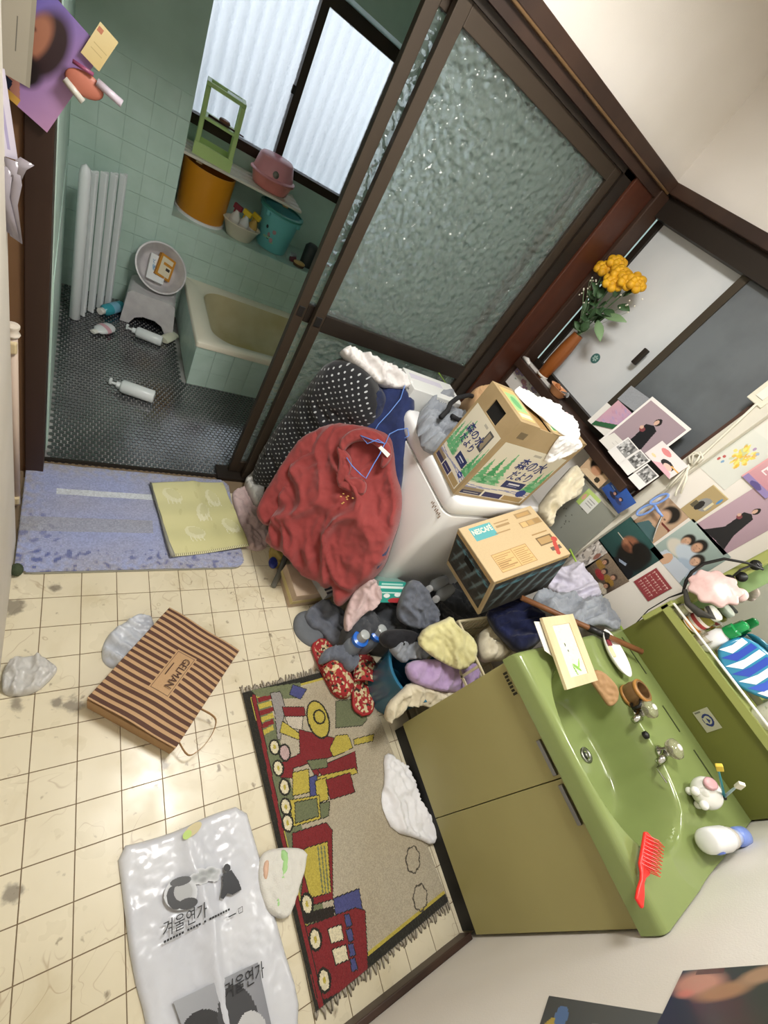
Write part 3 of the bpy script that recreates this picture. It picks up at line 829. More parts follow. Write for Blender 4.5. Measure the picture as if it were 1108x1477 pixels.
yprism('tray', [(1.728, TZ - .014), (1.866, TZ - .014), (1.866, TZ - .004), (1.742, TZ - .004), (1.740, TZ + .012), (1.728, TZ + .012)], -.454, .195, mat('olive tray', '#9aa05c', .35), t, bevel=.002)
MB().box((1.728, .178, CZ + .12), (1.866, .196, TZ + .03)).build('side_panel', mat('olive tray', '#9aa05c', .35), t, bevel=.004)
sf = MB().box((1.80, .165, TZ), (1.866, .20, 1.86)).build('side_frame', mat('olive tray', '#9aa05c', .35), t, bevel=.006)
MB().box((1.858, -.454, TZ + .02), (1.864, .165, 1.84)).build('mirror', mat('mirror glass', '#cfd8d2', .03, metal=1.0), t)
MB().box((1.845, .118, TZ + .0), (1.858, .165, 1.4)).build('mirror_border', mat('border green', '#8aa572', .4), t)
rl = MB().tube([(1.732, .183, TZ + .0), (1.732, .183, TZ + .03), (1.732, .0, TZ + .03), (1.732, -.448, TZ + .03), (1.732, -.448, TZ)], .0042, 8).build('rail', mat('white rail', '#e9e8e2', .3), t, smooth=True)
c = [at(u, v, 'x', 1.765) for u, v in ((1000, 1028), (1019, 1019), (1041, 1049), (1019, 1058))]
# sticker on the sloping panel
pl = plane3(Vector((1.788, 0, CZ)), Vector((1.740, 0, TZ - .012)), Vector((1.740, -.3, TZ - .012)))
off = pl[1] * .0006
cs = rect4([atp(u, v, pl) + off for u, v in ((1000, 1028), (1020, 1019), (1041, 1049), (1020, 1058))])
cv = Canvas(40, 40, '#b3b09c'); cv.ring(.55, .52, .3, .3, .35, '#24306e').rect(.3, .38, .45, .62, '#b3b09c').poly([(.5, .4), (.68, .55), (.5, .68)], '#24306e').rect(.08, .06, .45, .13, '#6d6d66')
printed('round_mark_sticker', cv, *cs, attr_mat('glossy print', .3), t, .0006)
# lamp tube over the mirror (above the picture)
MB().tube([(1.80, -.40, 1.80), (1.80, .12, 1.80)], .016, 12).build('lamp_tube', mat('fluorescent tube', '#ffffff', .4, emit='#fff6e6', estr=5.0), t, smooth=True)
ld = bpy.data.lights.new('mirror_lamp_light', 'AREA'); ld.shape = 'RECTANGLE'; ld.size = .06; ld.size_y = .5; ld.energy = 9.0; ld.color = (1, .98, .94)
lo = bpy.data.objects.new('mirror_lamp_light', ld); lo.location = (1.775, -.13, 1.79)
lo.rotation_euler = Vector((-.45, 0, -1)).to_track_quat('-Z', 'Y').to_euler(); link(lo, t)

# ---- things on the basin
def pic(t, name, cs, cv, frame, fw=.02, th=.012, m=None):
    pass
# framed print lying across the bowl
A = [at(781, 888.5, 'z', .83), at(825, 888, 'z', .83), at(865.6, 982, 'z', .785), at(818, 993, 'z', .785)]
tl, tr_, br, bl = rect4(A)
nrm = (tr_ - tl).cross(bl - tl).normalized()
if nrm.z < 0: nrm = -nrm
t = thing('picture_frame', 'pale wooden picture frame with a green leaf print lying across the bowl', 'picture frame', (tl + br) / 2)
m_palew = mat('pale wood', '#d2c29c', .5, col2='#c6b48c', scale=14, stretch=(1, .2, 1))
def L4(a, b): return lambda s, v: None
def bil(s, v): return tl * (1 - s) * (1 - v) + tr_ * s * (1 - v) + br * s * v + bl * (1 - s) * v
fr = .22; fv = .13
for (s0, v0, s1, v1) in ((0, 0, 1, fv), (0, 1 - fv, 1, 1), (0, fv, fr, 1 - fv), (1 - fr, fv, 1, 1 - fv)):
    MB().quadslab(bil(s0, v1), bil(s1, v1), bil(s1, v0), bil(s0, v0), .010).build('frame_bar', m_palew, t, bevel=.0012)
cv = Canvas(36, 80, '#d8d5c4')
for k in range(60): cv.ell(rnd.random(), rnd.random(), .05, .02, rnd.choice(['#cfd2c0', '#dedcd0', '#c6cdb6']), .6)
cv.ell(.55, .84, .2, .035, '#7fae4e', rot=.4).ell(.7, .80, .16, .03, '#8dbb58', rot=-.7).ell(.42, .88, .12, .03, '#79a648', rot=1).ell(.35, .4, .03, .04, '#3b4a3a').ell(.42, .52, .03, .02, '#3b4a3a')
printed('print', cv, bil(fr - .01, fv - .01) - nrm * .003, bil(1.01 - fr, fv - .01) - nrm * .003, bil(1.01 - fr, 1.01 - fv) - nrm * .003, bil(fr - .01, 1.01 - fv) - nrm * .003, attr_mat('paper print', .6), t, .004)
MB().quadslab(bil(-.10, .45) - nrm * .017, bil(.75, .95) - nrm * .013, bil(.85, .1) - nrm * .013, bil(-.12, .03) - nrm * .017, .002).build('backing_card', mat('white card', '#e3e1da', .6), t)

# shallow white dish with leftovers
p = at(884, 944, 'z', CZ + .01)
t = thing('soap_dish', 'oblong white dish with soap scraps on the counter corner', 'dish', (p.x, p.y, CZ))
MM = TR((p.x, p.y, CZ + .001), rz=math.atan2(-.12, -.03))
MB().lathe([(.0001, .002), (.5, .004), (.85, .014), (1.0, .024), (.96, .024), (.8, .012), (.45, .006), (.0001, .006)], 28, MM @ Matrix.Diagonal((.088, .044, 1.2, 1)), cap=False).build('dish', mat('white enamel', '#e8e6e2', .2), t, smooth=True)
MB().box((-.03, -.008, .007), (.01, .010, .016), MM).build('soap', mat('soap cream', '#e4d3a4', .5), t, bevel=.004)
MB().box((-.055, -.006, .012), (-.03, .012, .02), MM).build('red_wrapper', mat('dark red', '#7a2733', .5), t, bevel=.003)

# barrel mug
p = at(905, 1005, 'z', CZ)
t = thing('barrel_mug', 'small brown wooden barrel mug beside the tap', 'mug', (p.x, p.y, CZ))
MM = TR((p.x, p.y, CZ), ry=-.0)
m_bar = mat('barrel wood', '#7e5f3c', .5, col2='#66492c', scale=30, stretch=(1, 1, .1))
MB().lathe([(.030, 0), (.035, .015), (.037, .032), (.035, .050), (.031, .062), (.026, .062), (.028, .04), (.026, .008), (.0001, .008)], 24, MM, cap=False).build('barrel', m_bar, t, smooth='auto')
for z in (.006, .056): MB().lathe([(.0315 if z < .03 else .0335, z - .005), (.037, z - .004), (.037, z + .004), (.0315, z + .006)], 24, MM, cap=False).build('hoop', mat('hoop tan', '#a9783f', .4), t, smooth=True)
MB().tube([(p.x - .028, p.y - .022, CZ + .05), (p.x - .045, p.y - .035, CZ + .045), (p.x - .045, p.y - .035, CZ + .02), (p.x - .03, p.y - .022, CZ + .014)], .005, 8).build('mug_handle', m_black, t, smooth=True)

# crumpled paper strip hanging into the bowl
pl = plane3(at(850, 960, 'z', CZ + .012), at(880, 1020, 'z', CZ - .02), at(890, 1000, 'z', CZ + .012))
one(cloth('paper_strip', [(846, 975), (862, 962), (893, 990), (892, 1012), (878, 1022), (868, 1005)], pl, mat('kraft paper', '#a37f58', .7), bulge=.004, edge=.01, fold=.006, fscale=30, thick=.002, step=.005),
    'crumpled strip of brown paper hanging into the bowl', 'paper')

# pig toothbrush holder
p = at(1000, 1148, 'z', CZ)
t = thing('toothbrush_holder', 'white ceramic pig shaped toothbrush holder with pink snout', 'toothbrush holder', (p.x, p.y, CZ))
m_cer = mat('white ceramic', '#ecebe6', .15, spec=.6)
b = MB().sphere((0, 0, .042), .042, sc=(1.12, 1, .92), u=24, v=16, M=TR((p.x, p.y, CZ)))
for dx, dy in ((-.022, -.018), (-.022, .018), (.022, -.018), (.022, .018)): b.sphere((dx, dy, .010), .011, M=TR((p.x, p.y, CZ)), u=12, v=8)
b.sphere((-.036, .008, .055), .014, sc=(.7, 1, 1), M=TR((p.x, p.y, CZ)))
b.build('body', m_cer, t, smooth=True)
MB().lathe([(.017, 0), (.018, .006), (.014, .008), (.0001, .007)], 16, TR((p.x - .014, p.y + .020, CZ + .072), rx=-.35, ry=-.2), cap=False, sx=1.3).build('snout', mat('pink glaze', '#c89ca0', .25), t, smooth=True)
for dy in (-.016, .020): MB().sphere((p.x - .050, p.y + dy, CZ + .040), .0125, u=12, v=8).build('ear', m_cer, t, smooth=True)
h = Vector((p.x + .012, p.y - .020, CZ + .076))
MB().lathe([(.009, 0), (.009, .003), (.0001, .003)], 14, Matrix.Translation(h + Vector((0, 0, -.002))), cap=False).build('hole', m_black, t)
def brush(name, label, tip, colh, colb, base):
    t = thing(name, label, 'toothbrush', base, 'toothbrushes in the pig holder')
    d = (tip - base).normalized(); x = d.cross(Vector((0, 0, 1))).normalized(); n = x.cross(d)
    MB().tube([base - d * .012, base + (tip - base) * .55, tip - d * .026, tip], [.004, .0032, .0026, .0045], 8).build('handle', mat('brush ' + colh, colh, .3), t, smooth=True)
    mm = frame_m(tip - d * .010, d, n)
    MB().box((-.013, -.005, -.005), (.013, .012, .005), mm).build('bristles', mat('bristle ' + colb, colb, .8), t, bevel=.002)
brush('toothbrush', 'teal toothbrush with yellow bristles standing in the pig holder', at(1035, 1104, 'z', CZ + .16), '#1f8a97', '#e6c64e', h)
brush('toothbrush', 'pale blue clear toothbrush with cream bristles in the pig holder', at(1068, 1130, 'z', CZ + .15), '#a9c0c6', '#e2dccb', h)

# red hairbrush on the front edge
a = at(918, 1305, 'z', CZ + .016); b_ = at(935, 1205, 'z', CZ + .022)
t = thing('hairbrush', 'bright red plastic hairbrush on the basin front edge', 'hairbrush', (a + b_) / 2)
d = (b_ - a); L = d.length; mm = frame_m(a, d, Vector((0, 0, 1)).cross(d))
m_red = mat('red plastic', '#e8332c', .3, spec=.5)
MB().prism([(0, -.010), (.006, -.013), (.03, -.011), (.055, -.0055), (.07, -.008), (.085, -.016), (L - .01, -.015), (L, -.008), (L, .010), (L - .008, .017), (.085, .016), (.07, .008), (.055, .0055), (.03, .009), (.006, .009)], .008, mm).build('body', m_red, t, bevel=.003, smooth=True)
br_ = MB()
for i in range(9):
    for j in range(4):
        x = .088 + (L - .1) * i / 8; y = -.011 + .0075 * j
        br_.tube([mm @ Vector((x, y, .008)), mm @ Vector((x + .001, y - .014 - .002 * j, .026))], .0011, 5)
o = br_.build('bristles', m_red, t)

# white lotion bottle lying along the wall edge
a = at(1012, 1206, 'z', CZ + .036); dirv = Vector((.19, .02, .0))
a = Vector((1.50, -.405, CZ + .034)); 
a = at(1022, 1213, 'z', CZ + .034); e_ = at(1092, 1203, 'z', CZ + .034)
t = thing('lotion_bottle', 'white plastic bottle with blue cap lying at the back of the basin', 'bottle', a)
mm = frame_m(a, (e_ - a), Vector((0, 0, 1)))
mm = mm @ Matrix.Rotation(math.pi / 2, 4, 'Y')
m_wp2 = mat('white plastic', '#e9e9ea', .25, spec=.5)
bo = MB().lathe([(.0001, -.012), (.026, -.012), (.034, -.004), (.036, .02), (.036, .075), (.032, .092), (.022, .102)], 24, mm, cap=False, sx=.86).build('body', m_wp2, t, smooth=True)
MB().lathe([(.027, .090), (.029, .094), (.029, .112), (.022, .116)], 24, mm, sx=.9).build('collar', mat('collar grey', '#cfc8c0', .3), t, smooth=True)
MB().lathe([(.018, .112), (.019, .150), (.016, .152)], 20, mm).build('neck', mat('cap pale blue', '#b4bfe0', .3), t, smooth=True)
MB().lathe([(.020, .148), (.024, .156), (.024, .19), (.02, .195)], 20, mm).build('cap', mat('cap blue', '#7d93d6', .3), t, smooth=True)
MB().sphere((0, 0, 0), .012, M=mm @ TR((-.029, .010, .012)), sc=(.25, 1, 1)).build('blue_print', mat('print blue', '#5a6fb4', .4), bo, smooth=True)

# ---- things on the tray shelf
TZ2 = TZ - .003
def lathe_thing(name, label, cat, loc, parts, group=None, rz=0, rx=0, ry=0, n=20):
    t = thing(name, label, cat, loc, group)
    for (pn, prof, m) in parts:
        MB().lathe(prof, n, TR(loc, rz, rx, ry), cap=False).build(pn, m, t, smooth='auto')
    return t
p = at(1000, 905, 'z', TZ + .06); 
lathe_thing('medicine_jar', 'amber jar with a white red and orange label on the tray', 'jar', (1.79, .105, TZ2), [
    ('body', [(.0001, 0), (.030, 0), (.032, .004), (.032, .075), (.024, .085), (.024, .09)], mat('amber glass', '#8a8220', .15, trans=.4)),
    ('label', [(.0325, .012), (.0328, .013), (.0328, .062), (.0325, .063)], mat('label white', '#e8e0d8', .5)),
    ('label_stripe', [(.0329, .040), (.033, .041), (.033, .052), (.0329, .053)], mat('label red', '#a63a3a', .5)),
    ('label_patch', [(.0329, .016), (.033, .017), (.033, .03), (.0329, .031)], mat('label orange', '#e0912f', .5)),
    ('cap', [(.026, .086), (.028, .088), (.028, .105), (.025, .108), (.0001, .108)], mat('cap white', '#efece4', .3))], rx=.0)
lathe_thing('glass_jar', 'small clear glass jar at the tray end', 'jar', (1.765, .152, TZ2), [
    ('body', [(.0001, 0), (.020, 0), (.021, .004), (.021, .045), (.016, .052)], mat('clear acrylic', '#e8e2d2', .06, trans=.85, ior=1.35)),
    ('lid', [(.018, .05), (.019, .052), (.019, .063), (.0001, .064)], mat('cap white', '#efece4', .3))])
lathe_thing('shot_glass', 'small clear glass standing behind the tray rail', 'glass', (1.762, .050, TZ2), [
    ('body', [(.0001, .002), (.016, .002), (.019, .045), (.021, .045), (.018, 0), (.0001, 0)], mat('clear acrylic', '#e8e2d2', .06, trans=.85, ior=1.35))])
lathe_thing('green_cap_bottle', 'white bottle with a clear green cap on the tray', 'bottle', (1.80, .035, TZ2), [
    ('body', [(.0001, 0), (.026, 0), (.028, .004), (.028, .07), (.018, .085), (.018, .092)], m_wp2),
    ('cap', [(.019, .086), (.022, .088), (.022, .118), (.016, .122), (.014, .15), (.008, .155), (.0001, .155)], mat('green clear', '#1f9a52', .1, trans=.3))])
# striped oval pouch
p = Vector((1.80, -.075, TZ + .075))
t = thing('striped_pouch', 'oval vinyl pouch striped blue and white leaning on the mirror', 'pouch', (1.80, -.075, TZ2))
mm = frame_m(p, Vector((.12, -1, .0)), Vector((.55, 0, 1)))
o_ = []
for i in range(28):
    a = 2 * math.pi * i / 28; o_.append((.098 * math.cos(a) * (1 + .08 * math.cos(3 * a)), .07 * math.sin(a)))
MB().prism(o_, .022, mm @ Matrix.Translation((0, 0, -.011))).build('body', mat('teal vinyl', '#2f7ea0', .15, spec=.6), t, bevel=.009, seg=3, smooth=True)
for k, (x0, c_) in enumerate([(-.072, '#dfe6ee'), (-.048, '#3049a8'), (-.022, '#dfe6ee'), (.004, '#3049a8'), (.030, '#dfe6ee'), (.056, '#3a57b8'), (.078, '#dfe6ee')]):
    hh = .07 * math.sqrt(max(.02, 1 - (x0 / .098) ** 2)) * .86; w_ = .0095
    for sg in (1, -1):
        MB().prism([(x0 - w_, -hh), (x0 + w_ + .008, -hh * .4), (x0 + w_, hh), (x0 - w_, hh * .9), (x0 - w_ + .006, 0)], .0016, mm @ Matrix.Translation((0, 0, .0108 if sg > 0 else -.0124))).build('stripe', mat('pouch ' + c_, c_, .2), t)
# white patterned cup
lathe_thing('patterned_cup', 'white cup with a faint leaf pattern on the tray', 'cup', (1.795, -.215, TZ2), [
    ('body', [(.0001, 0), (.03, 0), (.034, .006), (.042, .08), (.038, .08), (.031, .008), (.0001, .006)], mat('cup glaze', '#dcdad0', .2, col2='#b9bfa6', scale=60, contrast=(.58, .62)))])
# pink scalloped soap tray hung by suction cups with cords
t = thing('soap_holder', 'pink pearly shell soap holder on suction cups by the mirror', 'soap holder', (1.80, .12, 1.08))
c = at(1030, 850, 'x', 1.77)
m_pk = mat('pearl pink', '#d8bcb8', .22, col2='#c9a5a0', scale=25, spec=.6)
o_ = []
for i in range(40):
    a = 2 * math.pi * i / 40; o_.append((.074 * math.cos(a) * (1 + .10 * math.cos(9 * a)), .058 * math.sin(a) * (1 + .10 * math.cos(9 * a))))
mm = frame_m(c, Vector((.1, -.8, .5)), Vector((-.5, -.45, -.75)))
if mm.col[2].x > 0: mm = frame_m(c, Vector((-.1, .8, -.5)), Vector((-.5, -.45, -.75)))
MB().prism(o_, .022, mm).build('shell', m_pk, t, bevel=.008, smooth=True)
c2 = at(1068, 858, 'x', 1.79)
MB().sphere(c2, .022, sc=(.6, 1, 1)).build('lobe', m_pk, t, smooth=True)
for (u, v) in ((1052, 836), (1070, 832), (1090, 815)):
    q = at(u, v, 'x', 1.80)
    MB().lathe([(.0001, .012), (.006, .012), (.008, .004), (.017, 0), (.0001, 0)], 16, Matrix.Translation(q) @ Matrix.Rotation(-math.pi / 2, 4, 'Y'), cap=False).build('suction_cup', mat('black rubber', '#1b1b1a', .5), t, smooth=True)
MB().tube([at(1050, 838, 'x', 1.79), at(1068, 822, 'x', 1.775), at(1092, 812, 'x', 1.79), at(1100, 820, 'x', 1.80)], .0035, 6).build('wire', m_black, t)
# black belt pouch hanging at the cabinet corner
t = thing('tangled_cable', 'black twisted cable looped over the cabinet corner', 'cable', at(990, 850, 'x', 1.76))
MB().tube([at(u, v, 'x', x) for u, v, x in ((912, 905, 1.80), (935, 880, 1.79), (965, 862, 1.77), (985, 855, 1.745), (990, 838, 1.745), (998, 825, 1.75), (1015, 813, 1.76), (1045, 806, 1.77), (1078, 812, 1.78), (1102, 822, 1.79))], [.0018, .0018, .002, .004, .006, .006, .006, .005, .004, .003], 8).build('cord', m_black, t, smooth=True)
MB().tube([at(u, v, 'x', x) for u, v, x in ((988, 850, 1.74), (992, 870, 1.735), (1010, 885, 1.735), (1028, 890, 1.74), (1020, 875, 1.75))], [.006, .010, .014, .012, .006], 10).build('hanging_loop', mat('dark grey cloth', '#3a3833', .8), t, smooth=True)
# ------------------------------------------------------------------ bath room things
t = thing('bathtub', 'cream enamel bathtub boxed in with pale green tiles', 'bathtub', (1.0, 2.55, 0))
TX0, TX1, TY0, TY1, TH = .545, 1.94, 2.222, 2.912, .28
m_cream = mat('cream enamel', '#eee7d4', .18, spec=.6)
m_stain = mat('stained enamel', '#e2d8b8', .22, col2='#cdbd8e', scale=4, coords='World')
MB().box((TX0 + .012, TY0 + .012, 0), (TX1, TY1, .02)).box((TX0 + .012, TY0 + .012, 0), (TX1, TY0 + .03, TH - .03)).box((TX0 + .012, TY0 + .03, 0), (TX0 + .03, TY1, TH - .03)).build('apron', m_grout, t)
k = 0
for i in range(14):
    x0 = TX0 + .006 + TW * i
    for j in range(3):
        z0 = TW * j; z1 = min(z0 + TW, TH - .03)
        x1 = min(x0 + TW, TX1)
        if x1 - x0 < .01 or z1 - z0 < .01: continue
        MB().box((x0 + .0008, TY0 + .006, z0), (x1 - .0008, TY0 + .014, z1 - .0012)).build('apron_tile', m_greentile, t)
for i in range(7):
    y0 = TY0 + .006 + TW * i
    for j in range(3):
        z0 = TW * j; z1 = min(z0 + TW, TH - .03); y1 = min(y0 + TW, TY1)
        if y1 - y0 < .01: continue
        MB().box((TX0 + .006, y0 + .0008, z0), (TX0 + .014, y1 - .0008, z1 - .0012)).build('apron_tile', m_greentile, t)
# rim and bowl: rings of a rounded rectangle
def rrect(x0, y0, x1, y1, r, n=8):
    out = []
    for cx, cy, a0 in ((x1 - r, y1 - r, 0), (x0 + r, y1 - r, 90), (x0 + r, y0 + r, 180), (x1 - r, y0 + r, 270)):
        for k in range(n + 1):
            a = math.radians(a0 + 90 * k / n); out.append((cx + r * math.cos(a), cy + r * math.sin(a)))
    return out
b = MB(); rings = []
for (dx0, dy0, dx1, dy1, r, z) in ((0, 0, 0, 0, .012, TH - .032), (0, 0, 0, 0, .014, TH - .006), (.006, .006, .0, .0, .014, TH), (.085, .06, .06, .05, .13, TH), (.098, .07, .07, .06, .125, TH - .012), (.125, .095, .09, .08, .12, TH - .12), (.19, .14, .14, .12, .10, TH - .22), (.26, .2, .2, .2, .06, TH - .24)):
    rings.append([b.bm.verts.new((p[0], p[1], z)) for p in rrect(TX0 + dx0, TY0 + dy0, TX1 - dx1, TY1 - dy1, r)])
for a, c in zip(rings[:5], rings[1:5]):
    for i in range(len(a)): b.bm.faces.new((a[i], a[(i + 1) % len(a)], c[(i + 1) % len(a)], c[i]))
b.build('rim', m_cream, t, smooth='auto')
b = MB(); rr = []
for (dx0, dy0, dx1, dy1, r, z) in ((.098, .07, .07, .06, .125, TH - .012), (.125, .095, .09, .08, .12, TH - .12), (.19, .14, .14, .12, .10, TH - .22), (.26, .2, .2, .2, .06, TH - .24)):
    rr.append([b.bm.verts.new((p[0], p[1], z)) for p in rrect(TX0 + dx0, TY0 + dy0, TX1 - dx1, TY1 - dy1, r)])
for a, c in zip(rr, rr[1:]):
    for i in range(len(a)): b.bm.faces.new((a[i], a[(i + 1) % len(a)], c[(i + 1) % len(a)], c[i]))
b.bm.faces.new(rr[-1])
b.build('bowl', m_stain, t, smooth=True)

# folding bath cover leaning in the corner
t = thing('bath_cover', 'white folding slatted bath cover standing in the corner', 'bath cover', (.10, 2.72, 0))
m_slat = mat('white pvc', '#e8ecee', .35)
n = 9
for k in range(n):
    f = k / (n - 1)
    x = .028 + .160 * f; y = 2.60 + .235 * f; dx = (.006 if k % 2 else -.006)
    mm = frame_m((x + dx, y, .002), Vector((.55, .8 - 1.2 * (k % 2), 0)), Vector((0, 0, 1)))
    MB().box((-.016, 0, -.006), (.016, .72 - .02 * f, .006), mm).build('slat', m_slat, t, bevel=.004)
MB().lathe([(.020, 0), (.024, .004), (.024, .70), (.018, .735), (.0001, .75)], 16, TR((.024, 2.585, .002)), cap=False).build('rolled_end', m_slat, t, smooth='auto')

# stool with wash bowl
t = thing('bath_stool', 'grey clear plastic bath stool with an arched opening', 'stool', (.40, 2.78, 0))
m_sm = mat('smoky plastic', '#d3cfd0', .28, col2='#c6c1c4', scale=20, spec=.5)
prof = []
b = MB()
def stool_face(y, inset):
    o = []
    for (x, z) in ((-.14, 0), (-.12, .185), (-.10, .20), (.10, .20), (.12, .185), (.14, 0), (.095, 0), (.07, .045), (.03, .065), (-.03, .065), (-.07, .045), (-.095, 0)):
        o.append((x * (1 - inset), y, z))
    return o
mm = TR((.385, 2.775, .001), rz=-.12)
va = [b.bm.verts.new(mm @ Vector(p)) for p in stool_face(-.10, 0)]; vb = [b.bm.verts.new(mm @ Vector(p)) for p in stool_face(.10, 0)]
b.bm.faces.new(va); b.bm.faces.new(list(reversed(vb)))
for i in range(12): b.bm.faces.new((va[i], vb[i], vb[(i + 1) % 12], va[(i + 1) % 12]))
b.build('stool_body', m_sm, t, bevel=.010, seg=3, smooth=True)
mm = TR((.395, 2.862, .282), rz=.08, rx=.98, ry=.05) 
one(MB().lathe([(.0001, .001), (.085, .001), (.10, .012), (.128, .085), (.134, .088), (.134, .093), (.126, .093), (.098, .02), (.082, .008), (.0001, .008)], 36, mm, cap=False).build('wash_bowl', m_sm, smooth='auto'),
    'grey plastic wash bowl tilted on the bath stool', 'bowl')
bx = thing('packet', 'white packet with blue splashes lying in the wash bowl', 'packet', mm @ Vector((0, 0, .03)))
cv = Canvas(30, 40, '#e7e9ea'); 
for k in range(26): cv.ell(rnd.uniform(.1, .9), rnd.uniform(.2, .75), rnd.uniform(.03, .13), rnd.uniform(.01, .05), rnd.choice(['#4a86b8', '#7aa9cf', '#b9d0df']), .8, rnd.random() * 3)
mp = mm @ TR((-.012, -.004, .052), rz=-.12)
MB().box((-.045, -.068, -.03), (.045, .068, -.0005), mp).build('carton', mat('carton white', '#dfe0dd', .5), bx, bevel=.002)
printed('front_print', cv, mp @ Vector((-.045, .068, 0)), mp @ Vector((.045, .068, 0)), mp @ Vector((.045, -.068, 0)), mp @ Vector((-.045, -.068, 0)), attr_mat('paper print', .6), bx, .0006)
bx = thing('packet', 'orange bordered packet tucked behind the white packet in the wash bowl', 'packet', mm @ Vector((.04, .02, .03)))
mp = mm @ TR((.030, .018, .055), rz=-.22, ry=.3)
cv = Canvas(30, 40, '#c98a2c'); cv.rect(.14, .1, .86, .9, '#e4d9bd').rect(.3, .3, .9, .42, '#c98a2c').rect(.55, .5, .8, .62, '#3a3530')
MB().box((-.045, -.062, -.025), (.045, .062, -.0005), mp).build('carton', mat('carton orange', '#b97d28', .5), bx, bevel=.002)
printed('front_print', cv, mp @ Vector((-.045, .062, 0)), mp @ Vector((.045, .062, 0)), mp @ Vector((.045, -.062, 0)), mp @ Vector((-.045, -.062, 0)), attr_mat('paper print', .6), bx, .0006)

# bottles lying on the mosaic
def lying(name, label, a, b_, parts, cat='bottle', group=None, sx=1.0, roll=0.0):
    """lathe parts along the axis from bottom a to top b_"""
    a, b_ = Vector(a), Vector(b_)
    t = thing(name, label, cat, a, group)
    mm = frame_m(a, Vector((0, 0, 1)).cross(b_ - a), Vector((0, 0, 1)))  # local z along axis
    z = (b_ - a).normalized(); x = Vector((0, 0, 1)).cross(z).normalized(); y = z.cross(x)
    mm = Matrix(((x.x, y.x, z.x, a.x), (x.y, y.y, z.y, a.y), (x.z, y.z, z.z, a.z), (0, 0, 0, 1)))
    for (pn, prof, m) in parts: MB().lathe(prof, 20, mm, cap=False, sy=sx).build(pn, m, t, smooth='auto')
    return t, mm
m_wb = mat('white bottle', '#e4e9ea', .25, spec=.5)
def pump(label, a, b_, r=.031, L=.145, col=None):
    m = col or m_wb
    t, mm = lying('pump_bottle', label, a, b_, [
        ('body', [(.0001, 0), (r - .004, 0), (r, .005), (r, L - .008), (r - .008, L), (.012, L + .003)], m),
        ('neck', [(.013, L), (.0145, L + .003), (.0145, L + .02), (.006, L + .022), (.005, L + .045)], m_wb)], group='white pump bottles lying on the mosaic')
    MB().box((-.011, -.006, L + .040), (.011, .020, L + .052), mm).build('pump_head', m_wb, t, bevel=.004)
    return t
pump('white pump bottle lying alone in the middle of the black mosaic', (.368, 2.005, .033), (.172, 2.06, .033), .033, .15)
pump('white pump bottle lying beside the small cream bottle', (.44, 2.535, .030), (.26, 2.585, .030), .030, .135)
lying('cream_bottle', 'small flat cream bottle lying against the white pump bottle', (.452, 2.575, .018), (.535, 2.68, .018), [
    ('body', [(.0001, 0), (.028, 0), (.031, .004), (.031, .085), (.024, .095)], mat('cream plastic', '#d9d9c4', .3)),
    ('cap', [(.024, .094), (.026, .096), (.026, .118), (.0001, .12)], mat('cap pale green', '#cdd2bd', .3))], sx=.55)
lying('refill_bottle', 'oval white bottle with a pink print lying near the bath cover', (.195, 2.57, .020), (.09, 2.455, .02), [
    ('body', [(.0001, 0), (.022, .002), (.035, .02), (.037, .06), (.030, .095), (.014, .112)], m_wb),
    ('print_band', [(.0372, .045), (.0374, .046), (.0374, .07), (.0372, .071)], mat('print pink', '#d9a9b4', .4)),
    ('cap', [(.014, .110), (.016, .112), (.016, .135), (.0001, .137)], mat('cap white', '#efece4', .3))], sx=.55)
lying('teal_bottle', 'teal shampoo bottle lying beside the bath stool', (.245, 2.80, .030), (.125, 2.66, .03), [
    ('body', [(.0001, 0), (.026, 0), (.030, .006), (.030, .13), (.018, .145)], mat('teal plastic', '#3f9fae', .25)),
    ('print_band', [(.0302, .04), (.0305, .041), (.0305, .09), (.0302, .091)], mat('print violet', '#7fb6cf', .4)),
    ('cap', [(.016, .143), (.018, .145), (.018, .170), (.0001, .172)], mat('cap white', '#efece4', .3))])

# ---- niche ledge
LT = LZ + .0025
lathe_thing('orange_tub', 'tall orange round tub with white base rim on the ledge', 'tub', (.585, 3.085, LT), [
    ('body', [(.0001, .012), (.125, .012), (.130, .02), (.138, .265), (.132, .265), (.125, .03), (.0001, .02)], mat('orange plastic', '#d08a1c', .35)),
    ('base_rim', [(.118, 0), (.137, 0), (.137, .014), (.118, .014)], mat('white plastic', '#e9e9ea', .25, spec=.5))], n=40)
t = thing('slatted_board', 'white slatted board laid across the orange tub and teal bucket', 'board', (.78, 3.13, LT + .267))
BZ = LT + .267
for k in range(4):
    y = 3.02 + .068 * k
    MB().box((.43, y, BZ + .010), (1.115, y + .052, BZ + .024)).build('slat', mat('board white', '#e5ded0', .45), t, bevel=.002)
for x in (.50, 1.0): MB().box((x, 3.025, BZ), (x + .03, 3.27, BZ + .0105)).build('batten', mat('batten tan', '#b39a72', .5), t)
BT = BZ + .0245
